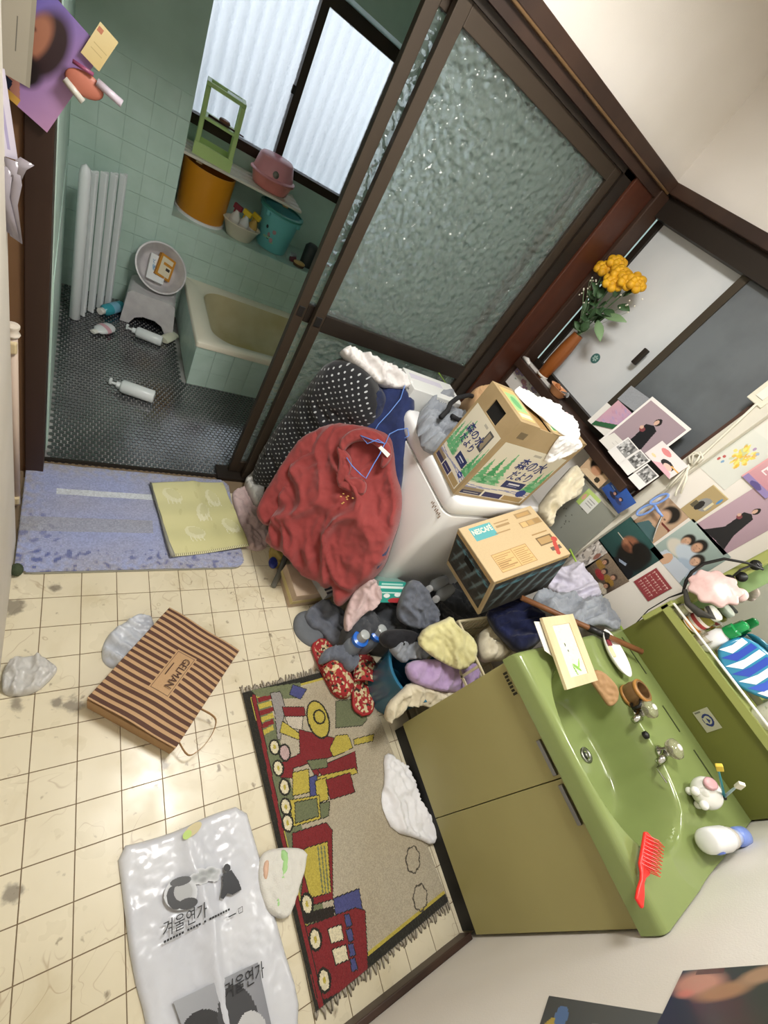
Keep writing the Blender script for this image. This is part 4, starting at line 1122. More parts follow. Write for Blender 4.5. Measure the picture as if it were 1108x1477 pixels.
# green wire rack stand
t = thing('soap_rack', 'pale green two tier plastic rack on the slatted board', 'rack', (.59, 3.10, BT))
m_pg = mat('pale green plastic', '#d2ee9a', .3, trans=.2)
mm = TR((.585, 3.11, BT), rz=-.15)
W, D, H = .085, .055, .30
for x, y in ((-W, -D), (W, -D), (-W, D), (W, D)): MB().box((x - .012, y - .010, .03), (x + .012, y + .010, H), mm).build('post', m_pg, t, bevel=.004)
b = MB().box((-W - .014, -D - .014, 0), (W + .014, D + .014, .006), mm)
for (x0, y0, x1, y1) in ((-W - .014, -D - .014, W + .014, -D - .008), (-W - .014, D + .008, W + .014, D + .014), (-W - .014, -D - .008, -W - .008, D + .008), (W + .008, -D - .008, W + .014, D + .008)): b.box((x0, y0, .006), (x1, y1, .06), mm)
b.build('bottom_tray', m_pg, t)
MB().box((-W - .01, -D - .01, .165), (W + .01, D + .01, .178), mm).build('middle_shelf', m_pg, t, bevel=.003)
b = MB()
for (x0, y0, x1, y1) in ((-W - .012, -D - .012, W + .012, -D + .008), (-W - .012, D - .008, W + .012, D + .012), (-W - .012, -D, -W + .01, D), (W - .01, -D, W + .012, D)): b.box((x0, y0, H), (x1, y1, H + .018), mm)
b.build('top_frame', m_pg, t, bevel=.003)
MB().box((-.0, -D + .01, H + .001), (W, D - .01, H + .016), mm).build('lid', mat('lid pale', '#dfe8c8', .3), t, bevel=.005)
lathe_thing('soap_bar', 'brown soap bar on the middle shelf of the green rack', 'soap', mm @ Vector((.02, .0, .1785)), [('body', [(.0001, 0), (.024, .002), (.030, .012), (.024, .022), (.0001, .024)], mat('brown soap', '#8a5a44', .4))])
lathe_thing('sponge_ball', 'dark scrub pad in the bottom tray of the green rack', 'sponge', mm @ Vector((.04, .0, .0065)), [('body', [(.0001, 0), (.02, .003), (.026, .018), (.02, .034), (.0001, .038)], mat('dark sponge', '#2f2a2c', .9, bump=.5, bscale=80))])
tag(MB().tube([mm @ Vector((-.06, -.02, .182)), mm @ Vector((.02, -.03, .184)), mm @ Vector((.12, -.05, .186))], [.006, .005, .003], 8).build('razor', mat('dark handle', '#4a2a26', .35), smooth=True), 'dark red handled razor lying on the green rack shelf', 'razor')

# pink wash basins, one upside down on the other
t = thing('pink_basin', 'pink wash basin stacked upright on the slatted board', 'basin', (.93, 3.14, BT))
pk = mat('pink plastic', '#f3a3ad', .3, spec=.5); pk2 = mat('salmon plastic', '#ef958d', .3, spec=.5)
mm = TR((.925, 3.135, BT + .0005), rz=0.1)
MB().lathe([(.0001, 0), (.095, 0), (.105, .008), (.122, .062), (.132, .066), (.132, .07), (.118, .07), (.1, .012), (.0001, .008)], 36, mm, cap=False, sy=.85).build('basin', pk2, t, smooth='auto')
t = thing('pink_basin', 'rose pink wash basin lying upside down on top of the other', 'basin', (.93, 3.14, BT + .08))
mm = TR((.925, 3.135, BT + .0712), rz=0.1, ry=-.05)
MB().lathe([(.128, 0), (.134, 0), (.134, .006), (.12, .012), (.100, .088), (.088, .098), (.0001, .10)], 36, mm, cap=False, sy=.85).build('basin', pk, t, smooth='auto')
MB().lathe([(.0001, 0), (.016, 0), (.018, .008), (.0001, .010)], 14, mm @ TR((-.03, -.106, .035), rx=1.3), cap=False).build('grip', mat('grey grip', '#9a8f86', .5), t, smooth=True)

# cream bowl with spray bottles
t = thing('cream_bowl', 'cream plastic bowl on the ledge holding spray bottles', 'bowl', (.80, 2.985, LT))
MB().lathe([(.0001, 0), (.062, 0), (.072, .006), (.106, .082), (.112, .085), (.112, .09), (.103, .09), (.068, .012), (.0001, .008)], 36, TR((.80, 3.0, LT)), cap=False, sy=.72).build('bowl', mat('cream bowl', '#e3d9c6', .3), t, smooth='auto')
def spray(label, x, y, lean, colb, colh, z=.0):
    t = thing('spray_bottle', label, 'spray bottle', (x, y, LT + .01), 'spray bottles in the cream bowl')
    mm = TR((x, y, LT + .012 + z), rz=-.6, ry=lean)
    MB().lathe([(.0001, 0), (.026, 0), (.028, .004), (.028, .085), (.012, .115), (.012, .125)], 18, mm, cap=False, sy=.8).build('body', mat('spray ' + colb, colb, .3), t, smooth='auto')
    MB().lathe([(.0284, .03), (.0287, .031), (.0287, .07), (.0284, .071)], 18, mm, cap=False, sy=.8).build('label', mat('spray label', '#dcd8d0', .4), t)
    MB().box((-.03, -.011, .125), (.022, .011, .155), mm).box((-.022, -.005, .098), (-.014, .005, .127), mm).build('trigger_head', mat('trig ' + colh, colh, .35), t, bevel=.005)
spray('spray bottle with a dark red collar and white head in the cream bowl', .755, 3.035, .10, '#e6e3de', '#7e2634')
spray('white spray bottle with a yellow trigger head in the cream bowl', .805, 3.01, .12, '#dfe2e4', '#e6c531')
spray('amber spray bottle with a yellow trigger head in the cream bowl', .855, 3.035, .2, '#caa75a', '#dcb92c')

# teal bucket with lid pattern
t = thing('teal_bucket', 'teal plastic bucket with small dark doodles on the ledge', 'bucket', (1.03, 3.085, LT))
m_tb = mat('teal bucket', '#78c8cd', .3, spec=.5)
mm = TR((1.025, 3.085, LT))
bd = MB().lathe([(.0001, 0), (.09, 0), (.096, .006), (.121, .21), (.132, .214), (.132, .226), (.126, .226), (.117, .222), (.092, .012), (.0001, .01)], 36, mm, cap=False).build('body', m_tb, t, smooth='auto')
MB().lathe([(.1325, .222), (.136, .224), (.136, .236), (.12, .24)], 36, mm, cap=False).build('rim', mat('teal rim', '#4c9a92', .3), t, smooth='auto')
for k in range(9):
    a = -2.1 + rnd.uniform(-.35, .35); z = rnd.uniform(.05, .14); r_ = .096 + (.025 * z / .21) + .0006
    MB().lathe([(.0001, 0), (.007 + rnd.random() * .006, 0), (.006, .001), (.0001, .001)], 8, Matrix.Translation(mm @ Vector((r_ * math.cos(a), r_ * math.sin(a), z))) @ Matrix.Rotation(a, 4, 'Z') @ Matrix.Rotation(math.pi / 2, 4, 'Y'), cap=False, sx=rnd.uniform(.4, 1.4)).build('doodle', mat('doodle %d' % (k % 3), ['#27343a', '#9fcfae', '#b98f96'][k % 3], .4), bd)
for sg in (-1, 1): MB().box((-.012, -.006, .19), (.012, .012, .222), mm @ TR((sg * .1, -.08, 0), rz=sg * .8)).build('ear', m_tb, t, bevel=.004)
# clutter at the ledge end
t = thing('scrub_brush', 'oval wooden scrubbing brush at the end of the ledge', 'brush', (1.19, 2.975, LT))
MB().sphere((1.195, 2.965, LT + .022), .03, sc=(1.35, .9, .45)).build('brush_back', mat('brush wood', '#c9a66a', .4), t, smooth=True)
MB().lathe([(.03, 0), (.034, .015), (.0001, .016)], 16, TR((1.195, 2.965, LT + .001)), cap=False, sx=1.2, sy=.8).build('bristles', mat('brush dark', '#5a4636', .9), t)
lathe_thing('small_cup', 'small maroon cup lying among the ledge clutter', 'cup', (1.135, 2.99, LT + .016), [('body', [(.0001, 0), (.014, 0), (.018, .04), (.016, .04), (.012, .004), (.0001, .003)], mat('maroon', '#6a3038', .4))], ry=1.4)
lathe_thing('white_jar', 'small white jar beside the scrubbing brush', 'jar', (1.165, 3.03, LT), [('body', [(.0001, 0), (.02, 0), (.021, .03), (.0001, .031)], m_wb), ('lid', [(.022, .03), (.022, .042), (.0001, .043)], mat('silver lid', '#b9bcc0', .3, metal=.6))])
lathe_thing('black_canister', 'dark canister standing at the ledge end by the door', 'canister', (1.27, 3.04, LT), [('body', [(.0001, 0), (.045, 0), (.047, .12), (.03, .14), (.0001, .142)], mat('dark canister', '#2b302f', .4))])
# ------------------------------------------------------------------ washing machine
t = thing('washing_machine', 'white top loading washing machine beside the glass door', 'washing machine', (1.39, .98, 0))
m_wm = mat('washer enamel', '#d9d8d6', .28, spec=.5)
WX0, WX1, WY0_, WY1_, WH = 1.122, 1.66, .722, 1.235, .832
def rbox(name, x0, x1, y0, y1, z0, z1, r, m, parent, bev=.012):
    b = MB(); b.prism(rrect(x0, y0, x1, y1, r, 6), z1 - z0, Matrix.Translation((0, 0, z0)))
    return b.build(name, m, parent, bevel=bev, smooth=True, angle=60)
rbox('body', WX0, WX1, WY0_, WY1_, .03, .752, .045, m_wm, t, .003)
MB().box((WX0 + .03, WY0_ + .03, 0), (WX1 - .03, WY1_ - .03, .03)).build('base', mat('base dark', '#3a3a3a', .6), t)
rbox('top_panel', WX0, WX1, WY0_, WY1_, .755, WH, .045, mat('washer top', '#e6e6e6', .25, spec=.5), t, .016)
MB().box((WX0 + .05, WY0_ + .12, WH - .001), (WX1 - .15, WY1_ - .04, WH + .0015)).build('lid', mat('washer lid', '#dededd', .25), t, bevel=.001)
MB().box((WX0 + .03, WY0_ + .018, WH - .001), (WX1 - .05, WY0_ + .105, WH + .001)).build('control_panel', mat('panel grey', '#d2d1d4', .3), t)
q = at(628, 733, 'x', WX0)
for k in range(9):
    y = q.y + .03 - .0085 * k; z = q.z + (.006 if k % 2 else 0)
    MB().box((WX0 - .0008, y - .003, z - .006 - .003 * (k % 3)), (WX0 + .001, y + .002, z + .004)).build('brand_mark', mat('mark brown', '#9a8a7c', .4), t)

# ------------------------------------------------------------------ cartons
m_card = mat('cardboard', '#a48e69', .75, col2='#9a845f', scale=9, bump=.04, bscale=200)
m_cardin = mat('cardboard inside', '#8f7043', .85)
m_navy = mat('navy ink', '#2b3569', .6); m_ink = mat('dark ink', '#2a2a3c', .6); m_cream_ink = mat('cream ink', '#cfc5a6', .6)
def box_frame(mm, dims): return mm, dims
t = thing('water_carton', 'tall cardboard carton of bottled water with green forest print', 'carton', (1.25, .83, WH))
mm = TR((1.117, .757, WH + .003), rz=-.06)
DX, DY, DZ = .372, .203, .342
MB().box((0, 0, 0), (DX, .004, DZ), mm).box((0, DY - .004, 0), (DX, DY, DZ), mm).box((0, .004, 0), (.004, DY - .004, DZ - .075), mm).box((0, .004, DZ - .02), (.004, DY - .004, DZ), mm).box((0, .004, DZ - .075), (.004, .065, DZ - .02), mm).box((0, DY - .065, DZ - .075), (.004, DY - .004, DZ - .02), mm).box((DX - .004, .004, 0), (DX, DY - .004, DZ), mm).box((.004, .004, 0), (DX - .004, DY - .004, .004), mm).build('carton_body', m_card, t)
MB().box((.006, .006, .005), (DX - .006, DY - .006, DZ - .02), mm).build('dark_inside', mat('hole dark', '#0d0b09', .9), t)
f1_ = MB().box((0, .0, DZ), (.10, DY, DZ + .004), mm).build('flap', m_card, t)
f2_ = MB().box((.17, .0, DZ - .002), (DX, DY, DZ + .003), mm).build('flap', m_card, t)
MB().box((.10, .006, DZ - .012), (.17, DY - .006, DZ - .006), mm).build('inner_flap', m_cardin, t)
cv = Canvas(40, 60, '#c8a970'); cv.rect(.05, .04, .95, .96, '#bf9f66').rect(.08, .15, .92, .75, '#8fb178').ell(.5, .45, .25, .2, '#5f9a63').rect(.1, .8, .9, .93, '#d8cba6')
printed('flap_print', cv, *[mm @ Vector(p) for p in ((.02, DY - .02, DZ + .0046), (.09, DY - .02, DZ + .0046), (.09, .02, DZ + .0046), (.02, .02, DZ + .0046))], attr_mat('carton print', .7), f1_, .0004)
cv = Canvas(50, 40, '#c8a970'); cv.rect(.04, .05, .96, .95, '#d8d2b8').poly([(.05, .95), (.2, .2), (.35, .5), (.5, .1), (.6, .6), (.8, .3), (.95, .95)], '#4f9a62').rect(.3, .6, .7, .8, '#2b3569')
printed('flap_print', cv, *[mm @ Vector(p) for p in ((.175, DY - .09, DZ + .0036), (.30, DY - .09, DZ + .0036), (.30, .012, DZ + .0036), (.175, .012, DZ + .0036))], attr_mat('carton print', .7), f2_, .0004)
def forest(nx, ny, seed):
    cv = Canvas(nx, ny, '#cfc8b4'); r_ = random.Random(seed)
    def tree(cx, base, h, w, col):
        for k in range(9):
            f = k / 9; y = base - h + h * f; ww = w * (.12 + .88 * f) * (1 if k % 2 == 0 else 1.25)
            cv.poly([(cx - ww, y + h * .17), (cx, y - h * .02), (cx + ww, y + h * .17)], col)
    for cx, b_, h, w in ((.06, .70, .42, .10), (.18, .72, .5, .11), (.30, .72, .62, .10), (.88, .74, .42, .10), (.97, .74, .52, .1)):
        tree(cx, b_, h, w, r_.choice(['#5fa572', '#4f9a66', '#3f8f5a']))
    for k in range(30): cv.ell(r_.choice([r_.uniform(0, .4), r_.uniform(.75, 1)]), r_.uniform(.55, .75), .05, .03, r_.choice(['#3f8f5a', '#6cae7c', '#9cc4a0']), .5)
    cv.rect(0, .755, 1, 1, '#d6d0c0')
    for k in range(3): cv.put((np.abs(cv.V - (.80 + .02 * k + .025 * np.sin(cv.U * 5 + k))) < .008), '#8c8fae')
    cv.rect(0, .86, .30, .99, '#3a3650').rect(0, .86, .30, .92, '#8a7a62').rect(.33, .89, .62, .99, '#33305a').rect(.65, .89, .98, .99, '#a38c62')
    cv.ell(.86, .80, .075, .06 * nx / ny, '#2f3f80').rect(.46, .60, .80, .74, '#27305c').rect(.54, .645, .72, .665, '#cfcfd8').rect(.54, .69, .7, .70, '#9fa3c0').rect(.5, .06, .62, .10, '#a7a294')
    cv.line([(.04, .955), (.26, .955)], .008, '#b9b4a8').line([(.37, .94), (.58, .94)], .008, '#b9b4a8').line([(.82, .80), (.90, .80)], .010, '#c9cde4')
    return cv
# front (-y) label
W_, H_ = .34, .245
o3 = [(.016, -.0006, .262), (.356, -.0006, .262), (.356, -.0006, .012), (.016, -.0006, .012)]
l1 = printed('front_label', forest(130, 100, 1), *[mm @ Vector(p) for p in o3], attr_mat('carton print', .7), t, .0004)
X_ = mm.to_3x3() @ Vector((1, 0, 0)); Y_ = mm.to_3x3() @ Vector((0, 1, 0)); Zu = Vector((0, 0, 1))
text('lettering', '森の水', .058, m_navy, mm @ Vector((.225, -.0012, .192)), X_, Zu, l1, .0004, shear=.15, bold=.0006, width=.15)
text('lettering', 'だより', .050, m_navy, mm @ Vector((.222, -.0012, .138)), X_, Zu, l1, .0004, shear=.15, bold=.0005, width=.115)
# left (-x) label
o4 = [(-.0006, DY - .012, .262), (-.0006, .012, .262), (-.0006, .012, .012), (-.0006, DY - .012, .012)]
cv = forest(80, 110, 2); cv.rect(.70, .06, .86, .36, '#4a4a4a').rect(.73, .09, .83, .33, '#8a7d68')
l2 = printed('side_label', cv, *[mm @ Vector(p) for p in o4], attr_mat('carton print', .7), t, .0004)
text('lettering', '森の水', .044, m_navy, mm @ Vector((-.0012, .105, .190)), -Y_, Zu, l2, .0004, shear=.15, bold=.0005, width=.10)
text('lettering', 'だより', .038, m_navy, mm @ Vector((-.0012, .108, .148)), -Y_, Zu, l2, .0004, shear=.15, bold=.0004, width=.082)
for (x, y0, y1, z0, z1) in ((0, .012, .045, DZ - .045, DZ - .02),):
    MB().box((.04, -.0008, DZ - .055), (.075, .0, DZ - .03), mm).build('handling_mark', mat('mark grey', '#6e5f45', .7), t)
# white patterned towel over the carton
pl = (mm @ Vector((.25, .08, DZ + .005)), Vector((0, 0, 1)))
tw = thing('flower_towel', 'white hand towel with faint pink flowers draped over the water carton', 'towel', mm @ Vector((.25, .05, DZ)))
m_tow = mat('towel white pink', '#ecebeb', .9, col2='#e3b8bd', scale=28, contrast=(.66, .72), sheen=.3, bump=.25, bscale=260)
top = [mm @ Vector(p) for p in ((.085, .16, DZ + .006), (.12, .215, DZ + .006), (.20, .205, DZ + .006), (.30, .19, DZ + .006), (.345, .10, DZ + .006), (.335, -.004, DZ + .006), (.215, -.004, DZ + .006), (.17, .06, DZ + .006))]
cloth('towel_top', top, pl, m_tow, tw, bulge=.006, edge=.012, fold=.018, fscale=30, fdir=.9, thick=.0005, step=.007, seed=3, px=False)
pl2 = (mm @ Vector((.25, -.003, DZ)), -Y_)
side = [mm @ Vector(p) for p in ((.205, -.002, DZ + .012), (.345, -.002, DZ + .012), (.335, -.002, DZ - .04), (.29, -.002, DZ - .075), (.25, -.002, DZ - .115), (.235, -.002, DZ - .08), (.215, -.002, DZ - .03))]
cloth('towel_hang', side, pl2, m_tow, tw, bulge=.004, edge=.01, fold=.010, fscale=30, thick=.0005, step=.006, seed=4, px=False, smooth_out=1)

# coffee carton tipped between machine and basin
t = thing('coffee_carton', 'tipped cardboard carton of coffee with dark bean print sides', 'carton', (1.4, .55, .52))
s_ = .945
R1 = Matrix(((.9003, -.0094, -.4351), (.0536, .9946, .0893), (.4319, -.1037, .8960)))
o0 = Vector((1.384 * s_, .448 * s_, 1.6 - (1.6 - .471) * s_)); DX, DY, DZ = .356 * s_, .264 * s_, .252 * s_
mm = Matrix.Translation(o0) @ R1.to_4x4()
MB().box((0, 0, 0), (DX, DY, DZ), mm).build('carton_body', mat('coffee cardboard', '#b8a27e', .7, col2='#ae9874', scale=8, bump=.04, bscale=200), t, bevel=.002)
cv = Canvas(120, 90, '#c0a983'); cv.speckle(.06, 3)
cv.rect(.10, .06, .385, .31, '#58a0a4')
cv.put((cv.V > .485) & (cv.V < .492), '#b08f5c')
for (u0, v0, u1, v1) in ((.42, .10, .62, .125), (.42, .16, .60, .20), (.36, .28, .56, .30), (.72, .055, .93, .155), (.70, .235, .98, .345)): cv.rect(u0, v0, u1, v1, '#8d7148', .75)
cv.rect(.745, .08, .905, .135, '#b18f5d').rect(.72, .25, .79, .33, '#caa772').rect(.81, .25, .88, .33, '#b3925f').rect(.9, .25, .965, .33, '#9b7d50')
for (u0, v0, u1, v1) in ((.14, .60, .60, .92), ):
    cv.rect(u0, v0, u1, v1, '#a08254').rect(u0 + .006, v0 + .008, u1 - .006, v1 - .008, '#caa772')
    cv.rect(.395, .60, .401, .92, '#a08254')
    for k in range(8):
        cv.rect(.16, .64 + .033 * k, .375 - .05 * (k % 3), .652 + .033 * k, '#9a7c50'); cv.rect(.42, .65 + .033 * k, .58 - .03 * (k % 2), .66 + .033 * k, '#9a7c50')
cv.rect(.74, .50, .95, .525, '#9a7c50').rect(.75, .58, .955, .73, '#6f5a3c').rect(.77, .60, .935, .71, '#a98a5c').rect(.83, .80, .97, .87, '#5f5248')
cv.line([(.88, .93), (.93, .74), (.97, .68)], .05, '#b0473c').ell(.955, .69, .035, .05, '#b0473c')
tp = printed('top_print', cv, *[mm @ Vector(p) for p in ((.002, DY - .002, DZ + .0006), (DX - .002, DY - .002, DZ + .0006), (DX - .002, .002, DZ + .0006), (.002, .002, DZ + .0006))], attr_mat('carton print', .7), t, .0004)
X_ = R1 @ Vector((1, 0, 0)); Y_ = R1 @ Vector((0, 1, 0)); Z_ = R1 @ Vector((0, 0, 1))
m_lt = mat('pale ink', '#d8dcc8', .6)
text('lettering', 'NESCAFÉ', .032, m_lt, mm @ Vector((DX * .243, DY * .835, DZ + .0012)), X_, Y_, tp, .0004, width=.085, bold=.0008)
def beans(nx, ny, seed):
    cv = Canvas(nx, ny, '#3c3a37'); r_ = random.Random(seed)
    for k in range(90): cv.ell(r_.random(), r_.random(), .09, .06, r_.choice(['#2c2a28', '#45423d', '#383531']), .7, r_.random() * 3)
    for k in range(5):
        x = .1 + .2 * k
        cv.soft(x, .45, .07, .5, '#2a2927', .9, .25).soft(x + .09, .5, .035, .5, '#71868a', .75, .3).soft(x + .02, .22, .11, .07, '#5f93a4', .9, -.2).soft(x + .05, .2, .06, .025, '#23272a', .9, -.2).soft(x + .03, .62, .10, .05, '#6d7f84', .55, -.3)
    cv.rect(0, 0, 1, .06, '#b99a68').speckle(.3, seed); return cv
printed('side_print', beans(80, 60, 1), *[mm @ Vector(p) for p in ((.012, -.0006, DZ - .004), (DX - .002, -.0006, DZ - .004), (DX - .002, -.0006, .002), (.012, -.0006, .002))], attr_mat('carton print', .7), t, .0004)
lp = printed('end_print', beans(60, 60, 2), *[mm @ Vector(p) for p in ((-.0006, DY - .004, DZ - .012), (-.0006, .012, DZ - .012), (-.0006, .012, .03), (-.0006, DY - .004, .03))], attr_mat('carton print', .7), t, .0004)
MB().box((-.0016, DY * .42, DZ * .62), (-.0007, DY * .66, DZ * .76), mm).build('hand_hole', mat('hole dark', '#0d0b09', .9), t)

# ------------------------------------------------------------------ garments heaped in front of the washing machine
m_redc = mat('red wool', '#8e3937', .9, col2='#83312f', scale=18, sheen=.25, bump=.25, bscale=500)
m_navyc = mat('navy knit', '#1c2644', .9, col2='#161e38', scale=20, sheen=.2, bump=.3, bscale=300)
m_blackc = mat('black cloth', '#14141a', .85, sheen=.1, bump=.15, bscale=200)
m_grey = mat('grey jersey', '#6a6f7a', .95, col2='#5d626d', scale=30, sheen=.2, bump=.3, bscale=300)
m_ltgrey = mat('light grey jersey', '#8f949b', .95, col2='#82878f', scale=30, sheen=.2, bump=.3, bscale=300)
m_whitec = mat('white cotton', '#dedbd9', .95, col2='#d3cfcd', scale=30, sheen=.2, bump=.25, bscale=300)
m_pinkc = mat('dusty pink cotton', '#c9b2b0', .95, col2='#bba3a1', scale=24, sheen=.2, bump=.25, bscale=300)
m_yell = mat('pale yellow towel', '#dcd6a0', .95, col2='#d2cb92', scale=40, sheen=.3, bump=.5, bscale=500)
m_purp = mat('lilac towel', '#b9a0c8', .95, col2='#ad93be', scale=40, sheen=.3, bump=.5, bscale=500)
m_creamc = mat('cream cotton', '#d8cfb6', .95, col2='#cbc1a6', scale=24, sheen=.2, bump=.3, bscale=300)

# polka dot garment against the door
plP = plane3(at(375, 692, 'z', .04), at(495, 524, 'y', 1.40), at(520, 640, 'x', 1.03))
ex = Vector((0, 0, 1)).cross(plP[1]).normalized(); ey = plP[1].cross(ex)
m_dot = bpy.data.materials.new('polka dot cloth'); m_dot.use_nodes = True
nt = m_dot.node_tree; b = nt.nodes['Principled BSDF']; b.inputs['Roughness'].default_value = .9; b.inputs['Sheen Weight'].default_value = .15
tc = nt.nodes.new('ShaderNodeTexCoord'); comb = nt.nodes.new('ShaderNodeCombineXYZ')
for i, e_ in enumerate(((ex + ey).normalized(), (ex - ey).normalized())):
    d = nt.nodes.new('ShaderNodeVectorMath'); d.operation = 'DOT_PRODUCT'; d.inputs[1].default_value = e_ * 46
    nt.links.new(tc.outputs['Object'], d.inputs[0])
    f = nt.nodes.new('ShaderNodeMath'); f.operation = 'FRACT'; nt.links.new(d.outputs['Value'], f.inputs[0])
    s2 = nt.nodes.new('ShaderNodeMath'); s2.operation = 'SUBTRACT'; s2.inputs[1].default_value = .5; nt.links.new(f.outputs[0], s2.inputs[0])
    nt.links.new(s2.outputs[0], comb.inputs[i])
ln = nt.nodes.new('ShaderNodeVectorMath'); ln.operation = 'LENGTH'; nt.links.new(comb.outputs[0], ln.inputs[0])
lt_ = nt.nodes.new('ShaderNodeMath'); lt_.operation = 'LESS_THAN'; lt_.inputs[1].default_value = .17; nt.links.new(ln.outputs['Value'], lt_.inputs[0])
mx = nt.nodes.new('ShaderNodeMix'); mx.data_type = 'RGBA'; mx.inputs[6].default_value = (*lin('#121317'), 1); mx.inputs[7].default_value = (*lin('#a9acae'), 1)
nt.links.new(lt_.outputs[0], mx.inputs[0]); nt.links.new(mx.outputs[2], b.inputs['Base Color'])
one(cloth('polka_dot_dress', [(488, 520), (468, 526), (452, 545), (432, 575), (408, 605), (388, 635), (374, 660), (366, 690), (380, 700), (420, 700), (470, 680), (520, 650), (545, 600), (540, 560), (515, 528)], plP, m_dot, bulge=.07, edge=.11, fold=.018, fscale=12, fdir=.5, thick=.06, seed=11, step=.011),
    'black garment with white polka dots heaped against the glass door', 'dress')
# white cloth on top of the heap
pl = plane3(at(500, 505, 'y', 1.42), at(590, 560, 'x', 1.16), at(560, 560, 'x', 1.06))
one(cloth('white_cloth', [(492, 506), (500, 500), (512, 502), (530, 512), (552, 520), (572, 535), (592, 552), (598, 560), (580, 560), (565, 558), (545, 553), (530, 538), (512, 525), (500, 514)], pl, m_whitec, bulge=.008, edge=.012, fold=.024, fscale=38, fdir=.8, thick=.03, seed=12, step=.006),
    'crumpled white cloth on top of the heap by the door', 'cloth')
# navy garments
plN = plane3(at(560, 580, 'x', 1.095), at(480, 600, 'y', 1.34), at(575, 720, 'x', 1.105))
nv = thing('navy_sweater', 'navy blue sweater bunched over the heap beside the washing machine', 'sweater', at(530, 600, 'x', 1.05))
cloth('sweater_body', [(476, 572), (500, 556), (540, 552), (585, 558), (600, 575), (597, 610), (588, 640), (580, 700), (572, 760), (552, 815), (535, 825), (528, 700), (470, 650), (448, 640), (455, 620), (475, 600)], plN, mat('navy blue', '#1c2a58', .9, col2='#16224a', scale=20, sheen=.2, bump=.2, bscale=300), nv, bulge=.018, edge=.05, fold=.016, fscale=12, fdir=.2, thick=.004, seed=13, step=.011)
cloth('hood', [(500, 560), (520, 550), (548, 555), (560, 575), (552, 600), (530, 618), (512, 610), (500, 590)], (plN[0] + plN[1] * .025, plN[1]), m_navyc, nv, bulge=.03, edge=.04, fold=.03, fscale=24, thick=.02, seed=14, step=.007)
# red shirt
plR = plane3(at(515, 640, 'x', .97), at(490, 868, 'z', .20), at(385, 750, 'z', .22))
rd = thing('red_shirt', 'red collared shirt on a hanger spread over the clothes heap', 'shirt', at(480, 740, 'z', .3))
red_out = [(452, 622), (480, 611), (510, 612), (540, 618), (562, 628), (568, 652), (572, 682), (581, 712), (578, 748), (566, 785), (555, 815), (540, 835), (520, 848), (504, 864), (490, 878), (481, 868), (480, 842), (470, 852), (458, 838), (446, 836), (434, 830), (424, 812), (418, 802), (402, 795), (386, 786), (384, 774), (394, 755), (405, 720), (425, 665)]
cloth('shirt_body', red_out, plR, m_redc, rd, bulge=.05, edge=.06, fold=0.04, fscale=10, fdir=.5, warp=1.3, thick=.03, seed=21, step=.009, crown=[((490, 720), .045, .18), ((450, 770), .03, .12), ((540, 770), .03, .12)])
cloth('sleeve', [(440, 628), (462, 618), (468, 640), (450, 672), (430, 705), (410, 735), (395, 757), (382, 760), (368, 742), (378, 718), (398, 684), (420, 650)], (plR[0] + plR[1] * .03, plR[1]), m_redc, rd, bulge=.035, edge=.035, fold=.012, fscale=14, fdir=1.0, thick=.03, seed=22, step=.008)
cl = (plR[0] + plR[1] * .112, plR[1])
cloth('collar', [(486, 640), (505, 620), (530, 617), (552, 626), (566, 648), (562, 668), (548, 678), (552, 655), (540, 640), (520, 634), (504, 640), (494, 656)], cl, m_redc, rd, bulge=.010, edge=.012, fold=.005, fscale=20, thick=.012, seed=23, step=.006)
cloth('collar_flap', [(484, 642), (498, 648), (508, 662), (502, 690), (492, 706), (484, 690), (490, 668)], cl, m_redc, rd, bulge=.008, edge=.012, fold=.004, fscale=20, thick=.012, seed=24, step=.006)
cloth('placket', [(486, 700), (500, 690), (520, 688), (530, 700), (525, 715), (510, 712), (495, 706)], cl, m_redc, rd, bulge=.010, edge=.014, fold=.006, fscale=20, thick=.012, seed=25, step=.006)
q = [atp(u, v, (plR[0] + plR[1] * .135, plR[1])) for u, v in ((546, 646), (550, 643), (563, 655), (559, 660))]
MB().quadslab(q[0], q[3], q[2], q[1], .002).build('neck_label', mat('white label', '#e3e1dc', .6), rd)
for k in range(8):
    u = 500 + rnd.uniform(-10, 10); v = 720 + rnd.uniform(-8, 8); p = atp(u, v, (plR[0] + plR[1] * .128, plR[1]))
    MB().sphere(p, .004, sc=(1.2, .8, .5), u=8, v=6).build('embroidery', mat('gold thread', '#b58a4a', .5), rd)
def wire(name, label, pts, pl, r=.0022, mm_=None):
    t = tag(MB().tube([atp(u, v, pl) for u, v in pts], r, 6).build(name, mm_ or mat('blue wire', '#5f86cf', .35), smooth=True), label, 'hanger')
    return t
wire('wire_hanger', 'blue wire hanger inside the collar of the red shirt', [(500, 660), (508, 672), (520, 684), (528, 690), (540, 668), (548, 655), (555, 640), (545, 634), (530, 640), (520, 628), (540, 636), (556, 640), (562, 626), (574, 620), (588, 618), (590, 628), (584, 632)], (plR[0] + plR[1] * .132, plR[1]))
wire('wire_hanger', 'blue wire hanger lying over the navy sweater', [(490, 576), (476, 580), (480, 592), (500, 602), (514, 606)], (plN[0] + plN[1] * .05, plN[1]), .002)
wire('wire_hanger', 'long blue hanger wire running down the navy sweater', [(584, 556), (578, 575), (562, 595), (546, 612), (540, 622)], (plN[0] + plN[1] * .05, plN[1]), .0022)

